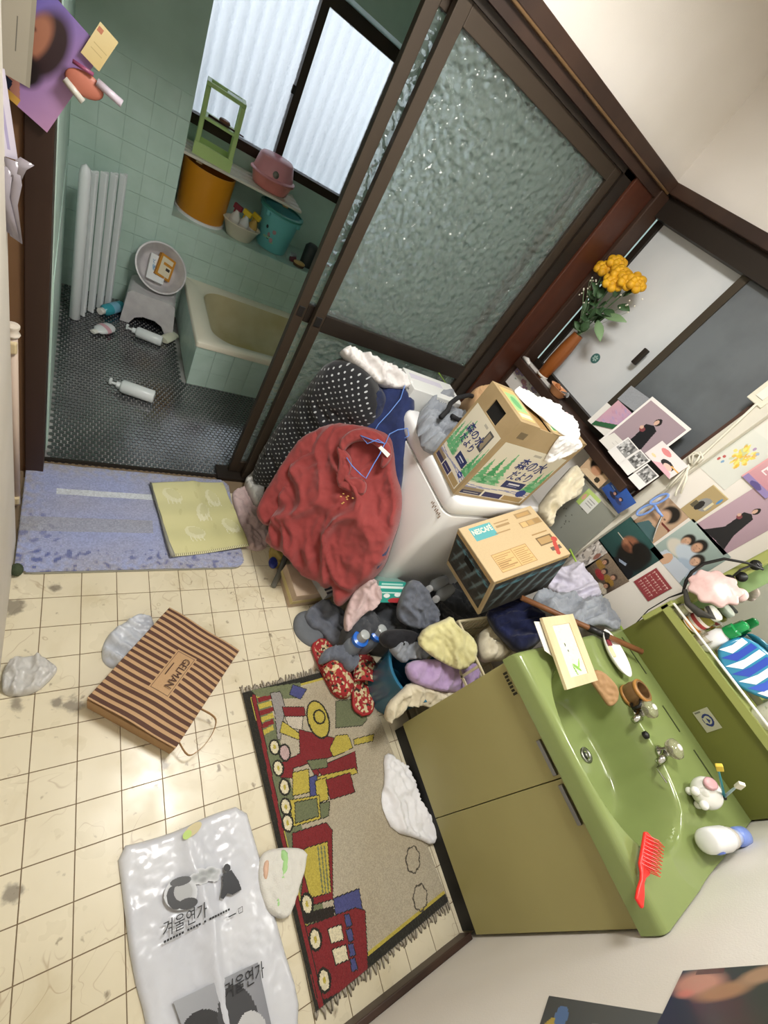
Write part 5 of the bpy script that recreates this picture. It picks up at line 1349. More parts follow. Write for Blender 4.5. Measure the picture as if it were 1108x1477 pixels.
# ------------------------------------------------------------------ things on the washing machine
p = at(640, 575, 'z', WH + .05)
pl = plane3(at(640, 640, 'z', WH + .004), at(600, 600, 'z', WH + .004), at(610, 640, 'z', WH + .004))
one(cloth('grey_shirt', [(606, 590), (622, 580), (640, 585), (652, 600), (650, 615), (655, 628), (645, 640), (632, 655), (622, 655), (608, 648), (606, 632), (600, 622), (602, 606)], pl, m_ltgrey, bulge=0.02, edge=0.015, fold=0.05, fscale=26, fdir=1.2, thick=.002, smooth_out=1, seed=31, step=.007), 'crumpled light grey shirt on the washing machine', 'shirt')
t = thing('white_carton', 'tall white carton standing behind the washing machine', 'carton', (1.30, 1.32, 0))
mm = TR((1.235, 1.262, .0), rz=-.12)
mm = TR((1.142, 1.268, WH + .015), rz=-.06)
MB().box((0, 0, -WH - .013), (.28, .15, .055), mm).build('carton_body', mat('carton white', '#dfe0dd', .5), t, bevel=.002)
MB().box((-.0008, .01, .012), (.0, .12, .018), mm).box((-.0008, .03, .026), (.0, .09, .034), mm).build('end_print', mat('print grey', '#8c8d90', .6), t)
MB().box((.02, .085, .0552), (.2, .12, .0562), mm).build('top_print', mat('print lilac', '#cfcbd8', .6), t)
# handbag strap and drink carton
t = thing('tote_bag', 'black handled tote squeezed behind the water carton', 'bag', at(660, 610, 'z', WH))
pa = plane3(at(655, 605, 'z', WH + .10), at(690, 600, 'z', WH + .10), at(660, 640, 'z', WH + .05))
MB().tube([atp(u, v, pa) for u, v in ((636, 602), (646, 592), (650, 582), (660, 574), (676, 570), (690, 574))], .010, 8).build('handle', mat('black webbing', '#1c1c1e', .8), t, smooth=True)
MB().tube([atp(u, v, pa) for u, v in ((652, 600), (662, 606), (678, 606), (690, 602))], .010, 8).build('handle', mat('black webbing', '#1c1c1e', .8), t, smooth=True)
cloth('bag_body', [(640, 606), (656, 604), (672, 608), (690, 606), (690, 630), (668, 648), (650, 640)], plane3(at(650, 620, 'z', WH + .004), at(670, 640, 'z', WH + .004), at(690, 606, 'z', WH + .004)), mat('grey canvas', '#5b5c5c', .9), t, bulge=.06, edge=.04, fold=.02, fscale=18, thick=.002, seed=33, step=.008)
q = at(672, 590, 'z', WH + .06)
lathe_thing('drink_cup', 'white paper cup with maroon lid and orange print', 'cup', (1.28, 1.02, WH + .002), [
    ('body', [(.0001, 0), (.028, 0), (.036, .09), (.0001, .09)], mat('cup white', '#e6e2dc', .5)),
    ('print', [(.0325, .035), (.0328, .036), (.0345, .07), (.034, .071)], mat('cup orange', '#d9902c', .5)),
    ('lid', [(.037, .09), (.039, .092), (.037, .104), (.030, .108), (.0001, .108)], mat('maroon lid', '#5e1d28', .4))])
pl = plane3(at(680, 590, 'z', WH + .12), at(705, 590, 'z', WH + .14), at(690, 565, 'z', WH + .16))
one(cloth('paper_bag_scrap', [(679, 566), (690, 558), (706, 556), (712, 562), (704, 580), (692, 592), (682, 598), (684, 582)], pl, mat('brown paper', '#b5916a', .8), bulge=.012, edge=.015, fold=.018, fscale=26, thick=.10, seed=35, step=.006), 'crumpled brown paper bag beside the water carton', 'paper bag')
tag(MB().tube([(1.345, 1.463, .002), at(650, 562, 'y', 1.458), at(633, 538, 'y', 1.468)], .003, 6).build('green_stick', mat('green stick', '#86a83f', .5)), 'thin green stick leaning on the glass door', 'stick')
pl = plane3(at(700, 740, 'z', .78), at(760, 730, 'z', .74), at(690, 732, 'z', .83))
# ------------------------------------------------------------------ blue bath mat and vinyl sheet on it
t = thing('bath_mat', 'worn blue bath mat with a white stripe at the glass door', 'mat', (.27, 1.22, 0))
MX0, MX1, MY0, MY1 = -.10, .665, .985, 1.485
m_mat = mat('blue pile', '#8f99bf', .95, col2='#7d86ac', scale=7, detail=5, sheen=.3, bump=.9, bscale=220, coords='World')
def mat_canvas():
    cv = Canvas(150, 100, '#98a1c8'); U, V = cv.U, cv.V
    rg = np.random.RandomState(4); nz = rg.rand(12, 18)
    big = np.array([[noise.noise(Vector((u * 6, v * 4, 1.2))) for u in np.linspace(0, 1, 150)] for v in np.linspace(0, 1, 100)])
    fin = np.array([[noise.noise(Vector((u * 40, v * 26, 4.2))) for u in np.linspace(0, 1, 150)] for v in np.linspace(0, 1, 100)])
    cv.put(np.clip(big * .8 + .35, 0, 1), '#a3a2ae', .7)
    edge = np.minimum(np.minimum(U, 1 - U) * 1.5, np.minimum(V, 1 - V))
    cv.put(np.clip(1 - edge / .16, 0, 1) * np.clip(fin * 1.5 + .5, 0, 1), '#a39d94', .7)
    cv.put(np.clip((fin - .2) * 4, 0, 1) * (V > .82), '#4a5690', .7); cv.put(np.clip((fin - .15) * 4, 0, 1) * ((U < .16) & (V > .5)), '#5a66a0', .6)
    cv.rect(.13, .255, .84, .305, '#c9cfd6'); cv.put((V > .53) & (V < .66) & (U < .55), '#9b9b98', .55)
    cv.rect(.62, .62, .69, .71, '#b6b0a0'); cv.put((V > .245) & (V < .31) & (U > .61) & (U < .7), '#b0a9a0', .4)
    cv.put((np.abs(V - .46) < .004) & (U > .5) & (U < .8), '#6d769c', .8)
    cv.speckle(.25, 5); return cv
cvm = mat_canvas()
def rounded(u, v): 
    return .016 * np.minimum(1, np.minimum(np.minimum(u * 12, (1 - u) * 12), np.minimum(v * 8, (1 - v) * 8)) + .2)
# rounded outline prism below + printed top
MB().prism(rrect(MX0, MY0, MX1, MY1, .05, 6), .012, Matrix.Translation((0, 0, .0008))).build('mat_base', mat('mat backing', '#a8a79c', .95, bump=.4, bscale=200), t, bevel=.003)
u, v = np.meshgrid(np.linspace(0, 1, 151), np.linspace(0, 1, 101))
pr = printed('mat_pile', cvm, (MX0, MY1, .0128), (MX1, MY1, .0128), (MX1, MY0, .0128), (MX0, MY0, .0128), attr_mat('mat print', .95, bump=.8, bscale=260, sheen=.3), t, .0002)
# trim the printed rectangle to the rounded corners
me = pr.data; bm = bmesh.new(); bm.from_mesh(me)
def outside(x, y):
    r = .05; cx = min(max(x, MX0 + r), MX1 - r); cy = min(max(y, MY0 + r), MY1 - r)
    return math.hypot(x - cx, y - cy) > r + .001
bmesh.ops.delete(bm, geom=[f for f in bm.faces if len(f.verts) > 4 or outside(*f.calc_center_median()[:2])], context='FACES')
for vv in bm.verts: vv.co.z += .003 * noise.noise(vv.co * 25) + .0045
bm.to_mesh(me); bm.free()
for p in me.polygons: p.use_smooth = True

t = thing('vinyl_sheet', 'pale yellow green vinyl sheet with leaf shapes lying on the blue mat', 'sheet', (.5, 1.24, .02))
A = rect4([at(219, 700, 'z', .03), at(322, 693, 'z', .03), at(358, 790, 'z', .03), at(248, 802, 'z', .03)])
cv = Canvas(80, 90, '#cfcb98'); cv.grad('#d3cf9e', '#c4c08a', .8)
for k in range(14): cv.ell(rnd.random(), rnd.random(), .05, .02, '#bdb884', .5, rnd.random() * 3)
for (cu, cvv, r_) in ((.22, .2, .6), (.76, .25, 1.2), (.36, .72, .3), (.86, .68, .9), (.55, .45, 2.0)):
    cv.ell(cu, cvv, .13, .085, '#dad7b4', .9, r_).ell(cu + .02, cvv - .02, .10, .055, '#c9c594', .8, r_)
    for k in range(4): cv.line([(cu - .08 + .05 * k, cvv + .05), (cu - .07 + .05 * k, cvv + .12)], .012, '#dedbbd')
cv.line([(0, .985), (1, .985)], .03, '#8f8c60'); 
for k in range(40): cv.rect(k / 40, .965, k / 40 + .01, 1, '#d8d4ac')
def wsheet(u, v): return .006 * np.sin(u * 5 + v * 3) + .008 * np.exp(-((u - .55) / .08) ** 2) * (1 - v) + .003 * np.sin(v * 17) + .004
printed('sheet', cv, *A, attr_mat('vinyl print', .38, .5), t, .002, warp=wsheet)
p = A[3] + (A[0] - A[3]) * .06
MB().tube([A[3] + Vector((0, 0, .004)), A[3] + (A[0] - A[3]) * .18 + Vector((-.004, 0, .006)), A[0] * .5 + A[3] * .5 + Vector((-.002, 0, .004)), A[0] + Vector((0, 0, .006))], [.010, .007, .004, .004], 8).build('rolled_edge', mat('grey vinyl edge', '#8a8a80', .4), t, smooth=True)

# ------------------------------------------------------------------ left corner things
p0_ = at(18, 483, 'x', -.115); 
t = thing('pole', 'pinkish white plastic pole with end clips standing by the tan recess', 'pole', (-.115, 1.30, 0))
xb = -.108; yb = 1.2
a = at(18, 485, 'x', -.115); b_ = at(23, 735, 'x', -.115); b_.z = max(b_.z, .05)
yb = (a.y + b_.y) / 2
m_pole = mat('pinkish plastic', '#cbb7a6', .4)
MB().tube([(-.114, yb, b_.z - .02), (-.114, yb, a.z + .01)], .011, 12).build('tube', m_pole, t, smooth=True)
for z in (a.z - .02, b_.z + .01):
    MB().box((-.135, yb - .018, z - .018), (-.104, yb + .014, z + .018)).build('clip', mat('cream plastic clip', '#d6c49c', .4), t, bevel=.005)
MB().lathe([(.014, 0), (.017, .006), (.012, .016), (.016, .026), (.016, .032), (.0001, .034)], 14, TR((-.114, yb, a.z + .008)), cap=False).build('end_cap', mat('cap cream', '#e0d6c6', .35), t, smooth='auto')
q = at(22, 822, 'z', .02)
tag(MB().sphere((q.x + .004, q.y, .021), .022, sc=(.8, 1, 1)).build('green_ball', mat('moss green', '#3f4a34', .9, bump=.8, bscale=120), smooth=True), 'small dark green ball at the mat corner', 'ball')

# ------------------------------------------------------------------ cloth and bags by the heap
pl = (Vector((.72, 1.3, .004)), Vector((0, 0, 1)))
one(cloth('pink_rag', [(332, 712), (345, 702), (358, 708), (368, 722), (378, 740), (388, 770), (386, 790), (370, 796), (355, 790), (348, 770), (342, 745)], pl, m_pinkc, bulge=0.006, edge=0.01, fold=0.018, fscale=36, thick=.003, seed=41, step=.007), 'pale pink rag lying on the floor beside the vinyl sheet', 'rag')
m_film = mat('thin plastic film', '#d9d7d2', .25, trans=.25, spec=.5, bump=.3, bscale=60)
pl = plane3(at(350, 690, 'z', .05), at(380, 700, 'z', .06), at(372, 740, 'z', .05))
one(cloth('small_plastic_bag', [(352, 692), (360, 684), (372, 680), (378, 690), (382, 705), (378, 722), (370, 728), (362, 712)], pl, m_film, bulge=0.01, edge=0.012, fold=0.018, fscale=44, thick=.045, seed=42, step=.006), 'small clear plastic bag beside the door track', 'plastic bag')
t = thing('snack_packet', 'blue and yellow snack packet under the red shirt hem', 'packet', at(394, 805, 'z', .02))
pl = (at(395, 805, 'z', .003), Vector((0, 0, 1)))
cloth('packet_film', [(386, 790), (398, 786), (408, 792), (412, 806), (402, 822), (390, 818)], pl, mat('packet yellow', '#b7a05a', .4), t, bulge=.02, edge=.015, fold=.008, fscale=30, thick=.002, seed=43, step=.005)
cloth('packet_print', [(387, 806), (396, 802), (402, 812), (396, 820), (389, 817)], (pl[0] + Vector((0, 0, .016)), pl[1]), mat('packet blue', '#2f3a86', .4), t, bulge=.006, edge=.008, fold=.002, fscale=30, thick=.004, seed=44, step=.004)
tag(MB().tube([at(394, 846, 'z', .014), at(402, 830, 'z', .02), at(416, 792, 'z', .06)], [.012, .013, .013], 10).build('grey_tube', mat('grey rod', '#6d6d66', .5), smooth=True), 'grey tube poking out from under the red shirt', 'tube')
# carton under the shirt
A_ = at(415, 878, 'z', 0); B_ = at(409, 839, 'z', 0); dirx = (A_ - B_).normalized(); rz = math.atan2(dirx.y, dirx.x) + math.pi / 2
t = thing('low_carton', 'low pale carton on the floor under the red shirt', 'carton', A_)
mm = Matrix.Translation(A_ + Vector((.002, .004, .001))) @ Matrix.Rotation(.06, 4, 'Z')
MB().box((0, 0, 0), (.20, .16, .10), mm).build('carton_body', mat('pale carton', '#bda995', .75, col2='#b09b84', scale=12), t, bevel=.002)
MB().box((-.0008, 0.0, .03), (.0, .16, .055), mm).box((0, -.0008, .03), (.2, 0, .055), mm).build('yellow_band', mat('band yellow', '#c2b380', .7), t)
t = thing('striped_carton', 'small carton with black and white stripes under the shirt hem', 'carton', at(478, 850, 'z', .12))
A = rect4([at(462, 832, 'z', .15), at(490, 806, 'z', .15), at(493, 840, 'z', .15), at(474, 864, 'z', .15)])
cv = Canvas(60, 60, '#4a4c58')
for k in range(6): cv.rect(0, .05 + k * .16, 1, .12 + k * .16, '#d5d5d2')
for k in range(9): cv.rect(.1 + .09 * k, .3, .13 + .09 * k, .34, '#8a8a90')
printed('striped_top', cv, *A, attr_mat('paper print', .6), t, .045)

# grey heap beside the slippers
pl = (at(445, 905, 'z', .003), Vector((0, 0, 1)))
one(cloth('grey_cushion', [(422, 900), (426, 886), (440, 880), (460, 884), (470, 905), (468, 925), (452, 936), (436, 926), (426, 914)], pl, mat('grey felt', '#6b6f74', .95, bump=.2, bscale=300), bulge=.022, edge=.03, fold=.003, fscale=10, thick=.002, seed=45, step=.008), 'flat round grey cushion on the floor beside the slippers', 'cushion')
pl = (at(475, 895, 'z', .045), Vector((0, 0, 1)))
one(cloth('grey_trousers', [(440, 884), (452, 872), (470, 868), (486, 878), (500, 892), (508, 905), (502, 925), (490, 935), (478, 925), (466, 908), (452, 905), (444, 896)], pl, m_grey, bulge=0.006, edge=0.008, fold=0.032, fscale=22, fdir=.7, thick=.035, smooth_out=1, seed=46, step=.007), 'crumpled dark grey trousers heaped behind the slippers', 'trousers')
pl = (at(490, 950, 'z', .085), Vector((0, 0, 1)))
one(cloth('grey_sock', [(460, 950), (470, 936), (488, 932), (505, 934), (514, 945), (517, 957), (510, 968), (500, 966), (494, 954), (480, 952), (470, 956), (462, 958)], pl, m_grey, bulge=0.014, edge=0.012, fold=0.014, fscale=44, thick=.012, seed=47, step=.005), 'dark grey sock lying across the red slippers', 'sock')

# slippers
m_slip = bpy.data.materials.new('slipper tapestry'); m_slip.use_nodes = True
nt = m_slip.node_tree; b = nt.nodes['Principled BSDF']; b.inputs['Roughness'].default_value = .9
tc = nt.nodes.new('ShaderNodeTexCoord'); vz = nt.nodes.new('ShaderNodeTexVoronoi'); vz.inputs['Scale'].default_value = 105
nt.links.new(tc.outputs['Object'], vz.inputs['Vector']); sp = nt.nodes.new('ShaderNodeSeparateColor'); nt.links.new(vz.outputs['Color'], sp.inputs[0])
cr = nt.nodes.new('ShaderNodeValToRGB'); cr.color_ramp.interpolation = 'CONSTANT'
els = cr.color_ramp.elements; els[0].position = 0; els[0].color = (*lin('#9c2a2b'), 1); els[1].position = .42; els[1].color = (*lin('#cdbf98'), 1)
for p_, c_ in ((.66, '#8f2224'), (.74, '#3a2c22'), (.84, '#b39a6a'), (.93, '#a83030')):
    e_ = els.new(p_); e_.color = (*lin(c_), 1)
nt.links.new(sp.outputs[0], cr.inputs['Fac']); nt.links.new(cr.outputs['Color'], b.inputs['Base Color'])
m_sole = mat('slipper red edge', '#9d2528', .6)
def slipper(label, toe, heel, flip=1):
    toe = Vector(toe); heel = Vector(heel); L = (toe - heel).length
    t = thing('slipper', label, 'slipper', (heel + toe) / 2, 'red tapestry slippers')
    mm = frame_m(heel, toe - heel, Vector((0, 0, 1)).cross(toe - heel))
    def half(f):   # half width along the length
        return .036 + .012 * math.sin(min(1, f * 1.1) * math.pi * .62) if f < .85 else .048
    out = []
    n = 22
    for i in range(n + 1):
        f = i / n
        w = (.044 + .011 * math.sin(math.pi * f * .9)) * min(1, math.sqrt(max(0, 1 - ((f - .14) / .14) ** 2)) if f < .14 else 1) * (math.sqrt(max(0, 1 - ((f - .80) / .20) ** 2)) if f > .80 else 1)
        out.append((f * L, max(w, .002)))
    pts = [(x, -w) for x, w in out] + [(x, w) for x, w in reversed(out)]
    MB().prism(pts, .016, mm @ Matrix.Translation((0, 0, .001))).build('sole', m_sole, t, bevel=.005, smooth=True)
    pin = [(L * .5 + (x - L * .5) * .93, y * .86) for x, y in pts]
    MB().prism(pin, .003, mm @ Matrix.Translation((0, 0, .0165))).build('insole', m_slip, t)
    # vamp: arched shell over the front
    b = MB(); rows = []
    for i in range(15):
        f = .46 + .54 * i / 14
        k = min(n, f * n); k0 = int(math.floor(k)); k1 = min(n, k0 + 1); w = out[k0][1] + (out[k1][1] - out[k0][1]) * (k - k0)
        h = .052 * math.sqrt(max(0.02, 1 - ((f - .46) / .56) ** 2))
        rows.append([b.bm.verts.new(mm @ Vector((f * L, -w * math.cos(math.pi * j / 14) * 1.02, .017 + h * math.sin(math.pi * j / 14)))) for j in range(15)])
    for a, c in zip(rows, rows[1:]):
        for j in range(14): b.bm.faces.new((a[j], a[j + 1], c[j + 1], c[j]))
    o = b.build('vamp', m_slip, t, smooth=True)
    md = o.modifiers.new('thickness', 'SOLIDIFY'); md.thickness = .004; md.offset = -1
    MB().tube([mm @ Vector((.46 * L, -out[int(.46 * n)][1] * math.cos(math.pi * j / 14) * 1.03, .018 + .053 * math.sin(math.pi * j / 14))) for j in range(15)], .003, 6).build('binding', m_sole, t, smooth=True)
s1 = at(500, 1008, 'z', .02); h1 = at(463, 930, 'z', .02); d_ = (s1 - h1).normalized()
slipper('red tapestry slipper on the rug corner with its toe towards the train', s1 + Vector((0, 0, -.002)), s1 - d_ * .268 + Vector((0, 0, -.011)))
s2 = at(524, 948, 'z', .02); h2 = at(522, 1034, 'z', .02); d_ = (s2 - h2).normalized()
slipper('red tapestry slipper beside the blue bucket with its heel towards the rug', h2 + d_ * .262 + Vector((0, 0, -.002)), h2 + Vector((0, 0, -.002)))

# ------------------------------------------------------------------ heap between the machine and the basin cabinet
t = thing('blue_bucket', 'round teal blue plastic tub full of towels', 'tub', (1.03, .40, 0))
BC = Vector((1.175, .356, .001)); RB = .128
MB().lathe([(.0001, 0), (RB * .82, 0), (RB * .85, .006), (RB, .24), (RB + .008, .243), (RB + .008, .252), (RB - .004, .252), (RB * .82, .012), (.0001, .008)], 40, TR(BC), cap=False).build('tub', mat('deep teal plastic', '#2f6a88', .25, spec=.5), t, smooth='auto')
one(cloth('dark_blanket', [(500, 900), (520, 875), (550, 850), (585, 832), (620, 820), (650, 822), (680, 850), (700, 880), (690, 910), (650, 935), (610, 940), (570, 925), (540, 925), (515, 930), (500, 918)], (at(590, 880, 'z', .15), Vector((0, 0, 1))), mat('charcoal blanket', '#3a3d42', .95, col2='#4a4c50', scale=16, sheen=.2, bump=.3, bscale=300), bulge=.03, edge=.04, fold=.04, fscale=24, fdir=.6, thick=.145, seed=50, step=.010), 'charcoal blanket bundled on the floor beneath the laundry', 'blanket')
def flat(u, v, z): return (at(u, v, 'z', z), Vector((0, 0, 1)))
one(cloth('yellow_towel', [(600, 926), (612, 905), (640, 895), (652, 888), (660, 902), (680, 915), (690, 935), (686, 952), (668, 966), (650, 962), (630, 950), (615, 940)], plane3(at(610, 925, 'z', .36), at(690, 940, 'z', .45), at(650, 890, 'z', .46)), m_yell, bulge=0.006, edge=0.008, fold=0.036, fscale=15, fdir=1.2, thick=.02, smooth_out=1, seed=51, step=.008), 'pale yellow towel on top of the laundry heap', 'towel')
one(cloth('purple_towel', [(586, 965), (592, 955), (620, 950), (648, 956), (668, 968), (684, 955), (690, 965), (684, 985), (665, 998), (640, 998), (615, 992), (594, 984)], plane3(at(590, 965, 'z', .30), at(690, 965, 'z', .32), at(640, 995, 'z', .28)), m_purp, bulge=0.014, edge=0.014, fold=0.02, fscale=18, thick=.02, smooth_out=1, seed=52, step=.008), 'lilac towel rolled on the edge of the blue tub', 'towel')
one(cloth('cream_rag', [(556, 1034), (562, 1015), (578, 1000), (592, 985), (615, 990), (640, 996), (670, 996), (690, 985), (694, 965), (700, 985), (670, 1010), (640, 1016), (620, 1022), (600, 1012), (580, 1020), (570, 1036), (558, 1042)], plane3(at(560, 1035, 'z', .20), at(590, 990, 'z', .275), at(690, 990, 'z', .27)), m_creamc, bulge=0.006, edge=0.008, fold=0.032, fscale=22, thick=.012, smooth_out=1, seed=53, step=.007), 'cream cotton rag hanging over the edge of the blue tub', 'rag')
one(cloth('cloth_hat', [(548, 925), (552, 914), (566, 908), (590, 908), (604, 914), (600, 926), (580, 934), (560, 938)], plane3(at(550, 925, 'z', .29), at(600, 915, 'z', .31), at(575, 935, 'z', .28)), m_blackc, bulge=.03, edge=.025, fold=.006, fscale=14, thick=.02, seed=54, step=.007), 'black cloth hat lying beside the yellow towel', 'hat')
one(cloth('grey_towel', [(562, 936), (572, 926), (592, 922), (612, 930), (620, 942), (612, 952), (592, 950), (584, 958), (572, 950)], plane3(at(565, 935, 'z', .285), at(615, 935, 'z', .31), at(580, 955, 'z', .27)), m_ltgrey, bulge=0.006, edge=0.008, fold=0.032, fscale=22, thick=.02, smooth_out=1, seed=55, step=.006), 'grey towel tucked between the black hat and the lilac towel', 'towel')
one(cloth('grey_jersey', [(578, 870), (588, 842), (600, 835), (614, 848), (622, 862), (632, 880), (628, 900), (614, 908), (592, 905), (576, 896), (574, 884)], plane3(at(580, 890, 'z', .30), at(630, 890, 'z', .34), at(600, 838, 'z', .40)), m_grey, bulge=0.006, edge=0.008, fold=0.032, fscale=22, fdir=.9, thick=.03, smooth_out=1, seed=56, step=.007), 'dark grey jersey bunched beside the detergent carton', 'jersey')
one(cloth('pink_shirt', [(496, 900), (500, 880), (510, 860), (520, 840), (535, 833), (548, 840), (552, 862), (542, 876), (526, 884), (512, 900), (498, 912)], plane3(at(500, 895, 'z', .20), at(550, 845, 'z', .33), at(520, 840, 'z', .31)), m_pinkc, bulge=0.006, edge=0.008, fold=0.032, fscale=22, fdir=.4, thick=.03, smooth_out=1, seed=57, step=.007), 'dusty pink shirt draped over the detergent carton', 'shirt')
# detergent carton
t = thing('detergent_carton', 'teal detergent carton with white bands and a red oval', 'carton', at(565, 860, 'z', .3))
A = rect4([at(546, 836, 'z', .36), at(584, 842, 'z', .36), at(582, 872, 'z', .30), at(545, 866, 'z', .30)])
cv = Canvas(60, 60, '#2f9a8c'); cv.rect(0, .22, 1, .34, '#d9e6e2').rect(0, .5, 1, .56, '#bfe0d8').ell(.35, .68, .12, .1, '#e4ece8').ell(.75, .62, .12, .1, '#e4ece8').ell(.72, .9, .3, .14, '#a8383c').rect(.1, .08, .9, .16, '#a9d8cf')
printed('carton_front', cv, *A, attr_mat('glossy print', .3), t, .10)
# blue capped liquid bottles
for (u, v, lab) in ((524, 918, 'blue liquid detergent bottle with clear cap next to the grey trousers'), (549, 910, 'blue liquid detergent bottle with clear cap half under the black hat')):
    p = at(u, v, 'z', .215); 
    lathe_thing('detergent_bottle', lab, 'bottle', (p.x, p.y, .001), [
        ('body', [(.0001, 0), (.034, 0), (.036, .005), (.036, .14), (.030, .165), (.018, .178)], mat('pale clear plastic', '#8f99a6', .2, trans=.3)),
        ('collar', [(.018, .172), (.033, .176), (.034, .195), (.022, .2)], mat('blue plastic', '#2f6fd0', .25)),
        ('cap', [(.021, .196), (.022, .2), (.0205, .232), (.014, .236), (.0001, .236)], mat('clear cap', '#c3c9c8', .2, trans=.3))], group='blue capped detergent bottles')
# clear bottles lying near the washing machine
for k, (a, b_, lab) in enumerate((((618, 850), (655, 830), 'clear plastic bottle with white cap lying by the washing machine'), ((628, 865), (660, 842), 'clear plastic bottle lying under the coffee carton'))):
    A = at(*a, 'z', .36); B = at(*b_, 'z', .33)
    d_ = (A - B).normalized()
    lying('clear_bottle', lab, A - d_ * .15, A, [('body', [(.0001, 0), (.026, 0), (.028, .005), (.028, .10), (.014, .125), (.012, .135)], mat('smoky clear', '#9fa3a6', .15, trans=.4)), ('cap', [(.013, .133), (.015, .134), (.015, .15), (.0001, .151)], mat('cap grey white', '#c9cbcc', .3))], group='clear bottles in the laundry heap')
# cream wire basket
t = thing('wire_basket', 'cream plastic lattice basket beside the basin cabinet', 'basket', (1.42, .36, 0))
m_bk = mat('cream lattice', '#cfc4a4', .45)
bx0, bx1, by0, by1, bz0, bz1 = 1.285, 1.56, .215, .44, .002, .45
bk = []
for k in range(12):
    x = bx0 + (bx1 - bx0) * k / 11
    for y in (by0, by1): MB().box((x - .005, y - .003, bz0 + .01), (x + .005, y + .003, bz1)).build('lattice_bar', m_bk, t)
for k in range(6):
    y = by0 + (by1 - by0) * k / 5
    for x in (bx0, bx1): MB().box((x - .003, y - .005, bz0 + .01), (x + .003, y + .005, bz1)).build('lattice_bar', m_bk, t)
for z in (.1, .18, .26, .34):
    MB().box((bx0, by0 - .003, z), (bx1, by0 + .003, z + .01)).box((bx0, by1 - .003, z), (bx1, by1 + .003, z + .01)).box((bx0 - .003, by0, z), (bx0 + .003, by1, z + .01)).box((bx1 - .003, by0, z), (bx1 + .003, by1, z + .01)).build('lattice_ring', m_bk, t)
MB().tube([(bx0, by0, bz1), (bx1, by0, bz1), (bx1, by1, bz1), (bx0, by1, bz1)], .007, 8, closed=True).build('basket_rim', m_bk, t, smooth=True)
MB().box((bx0, by0, bz0), (bx1, by1, bz0 + .012)).build('basket_base', m_bk, t)
one(cloth('cream_laundry', [(690, 915), (700, 905), (718, 900), (738, 905), (752, 925), (748, 945), (735, 952), (715, 950), (700, 955), (692, 940)], flat(715, 930, .39), m_creamc, bulge=0.015, edge=0.015, fold=0.03, fscale=40, thick=.02, seed=61, step=.008), 'cream laundry inside the lattice basket', 'laundry')
one(cloth('navy_trousers', [(700, 880), (725, 868), (748, 862), (775, 868), (790, 890), (786, 915), (765, 935), (745, 938), (728, 920), (712, 905)], plane3(at(705, 885, 'z', .47), at(785, 880, 'z', .60), at(750, 935, 'z', .52)), mat('navy twill', '#131c46', .9, col2='#0e1536', scale=20, sheen=.15), bulge=0.006, edge=0.008, fold=0.036, fscale=15, thick=.03, smooth_out=1, seed=62, step=.008), 'dark navy trousers heaped between the basket and the basin', 'trousers')
# stick leaning on the counter
a = at(752, 862, 'z', .70); b_ = at(926, 940, 'z', CZ + .055)
t = thing('wooden_stick', 'brown wooden stick with a black wrapped middle lying on the counter', 'stick', a)
MB().tube([a, a.lerp(b_, .5), b_], .0105, 12).build('shaft', mat('brown stick', '#7a4f2e', .5, col2='#6a4226', scale=20), t, smooth=True)
MB().tube([a.lerp(b_, .56), a.lerp(b_, .72)], .0135, 12).build('black_wrap', m_black, t, smooth=True)
# clothes hung by the wall on a green hanger
plH = plane3(at(830, 812, 'x', 1.80), at(868, 862, 'x', 1.80), at(795, 850, 'x', 1.70))
tag(MB().tube([at(822, 792, 'x', 1.81), at(832, 812, 'x', 1.81), at(868, 860, 'x', 1.81), at(880, 878, 'x', 1.81), at(908, 925, 'x', 1.80)], .0042, 8).build('green_hanger', mat('lime plastic', '#9cbf4a', .35), smooth=True), 'lime green rod hanger along the wall above the stick', 'hanger')
one(cloth('white_undershirt', [(788, 852), (792, 838), (806, 825), (828, 810), (838, 812), (850, 828), (868, 852), (866, 864), (845, 868), (825, 866), (806, 858)], plH, mat('lavender white', '#c9c6d4', .9, col2='#bdbac9', scale=20, sheen=.2), bulge=0.006, edge=0.008, fold=0.032, fscale=22, thick=.01, smooth_out=1, seed=63, step=.006), 'lavender white undershirt hanging on the green hanger', 'undershirt')
one(cloth('grey_work_shirt', [(765, 862), (785, 856), (806, 860), (840, 872), (872, 868), (890, 884), (898, 900), (888, 908), (868, 898), (845, 905), (825, 900), (800, 888), (780, 878)], plane3(at(770, 865, 'z', .665), at(890, 890, 'z', .775), at(850, 905, 'z', .745)), m_ltgrey, bulge=0.006, edge=0.008, fold=0.032, fscale=22, fdir=1.3, thick=.008, smooth_out=1, seed=64, step=.006), 'grey work shirt crumpled along the wooden stick', 'work shirt')
# cream glove bundle behind the cartons
one(cloth('cream_work_bag', [(775, 735), (790, 712), (812, 690), (830, 668), (838, 680), (842, 700), (836, 715), (815, 725), (800, 735), (798, 760), (785, 755)], plane3(at(780, 745, 'x', 1.62), at(835, 675, 'x', 1.78), at(838, 705, 'x', 1.78)), m_creamc, bulge=0.006, edge=0.008, fold=0.032, fscale=22, thick=.02, smooth_out=1, seed=65, step=.007), 'cream cloth bundle wedged behind the cartons', 'cloth bundle')

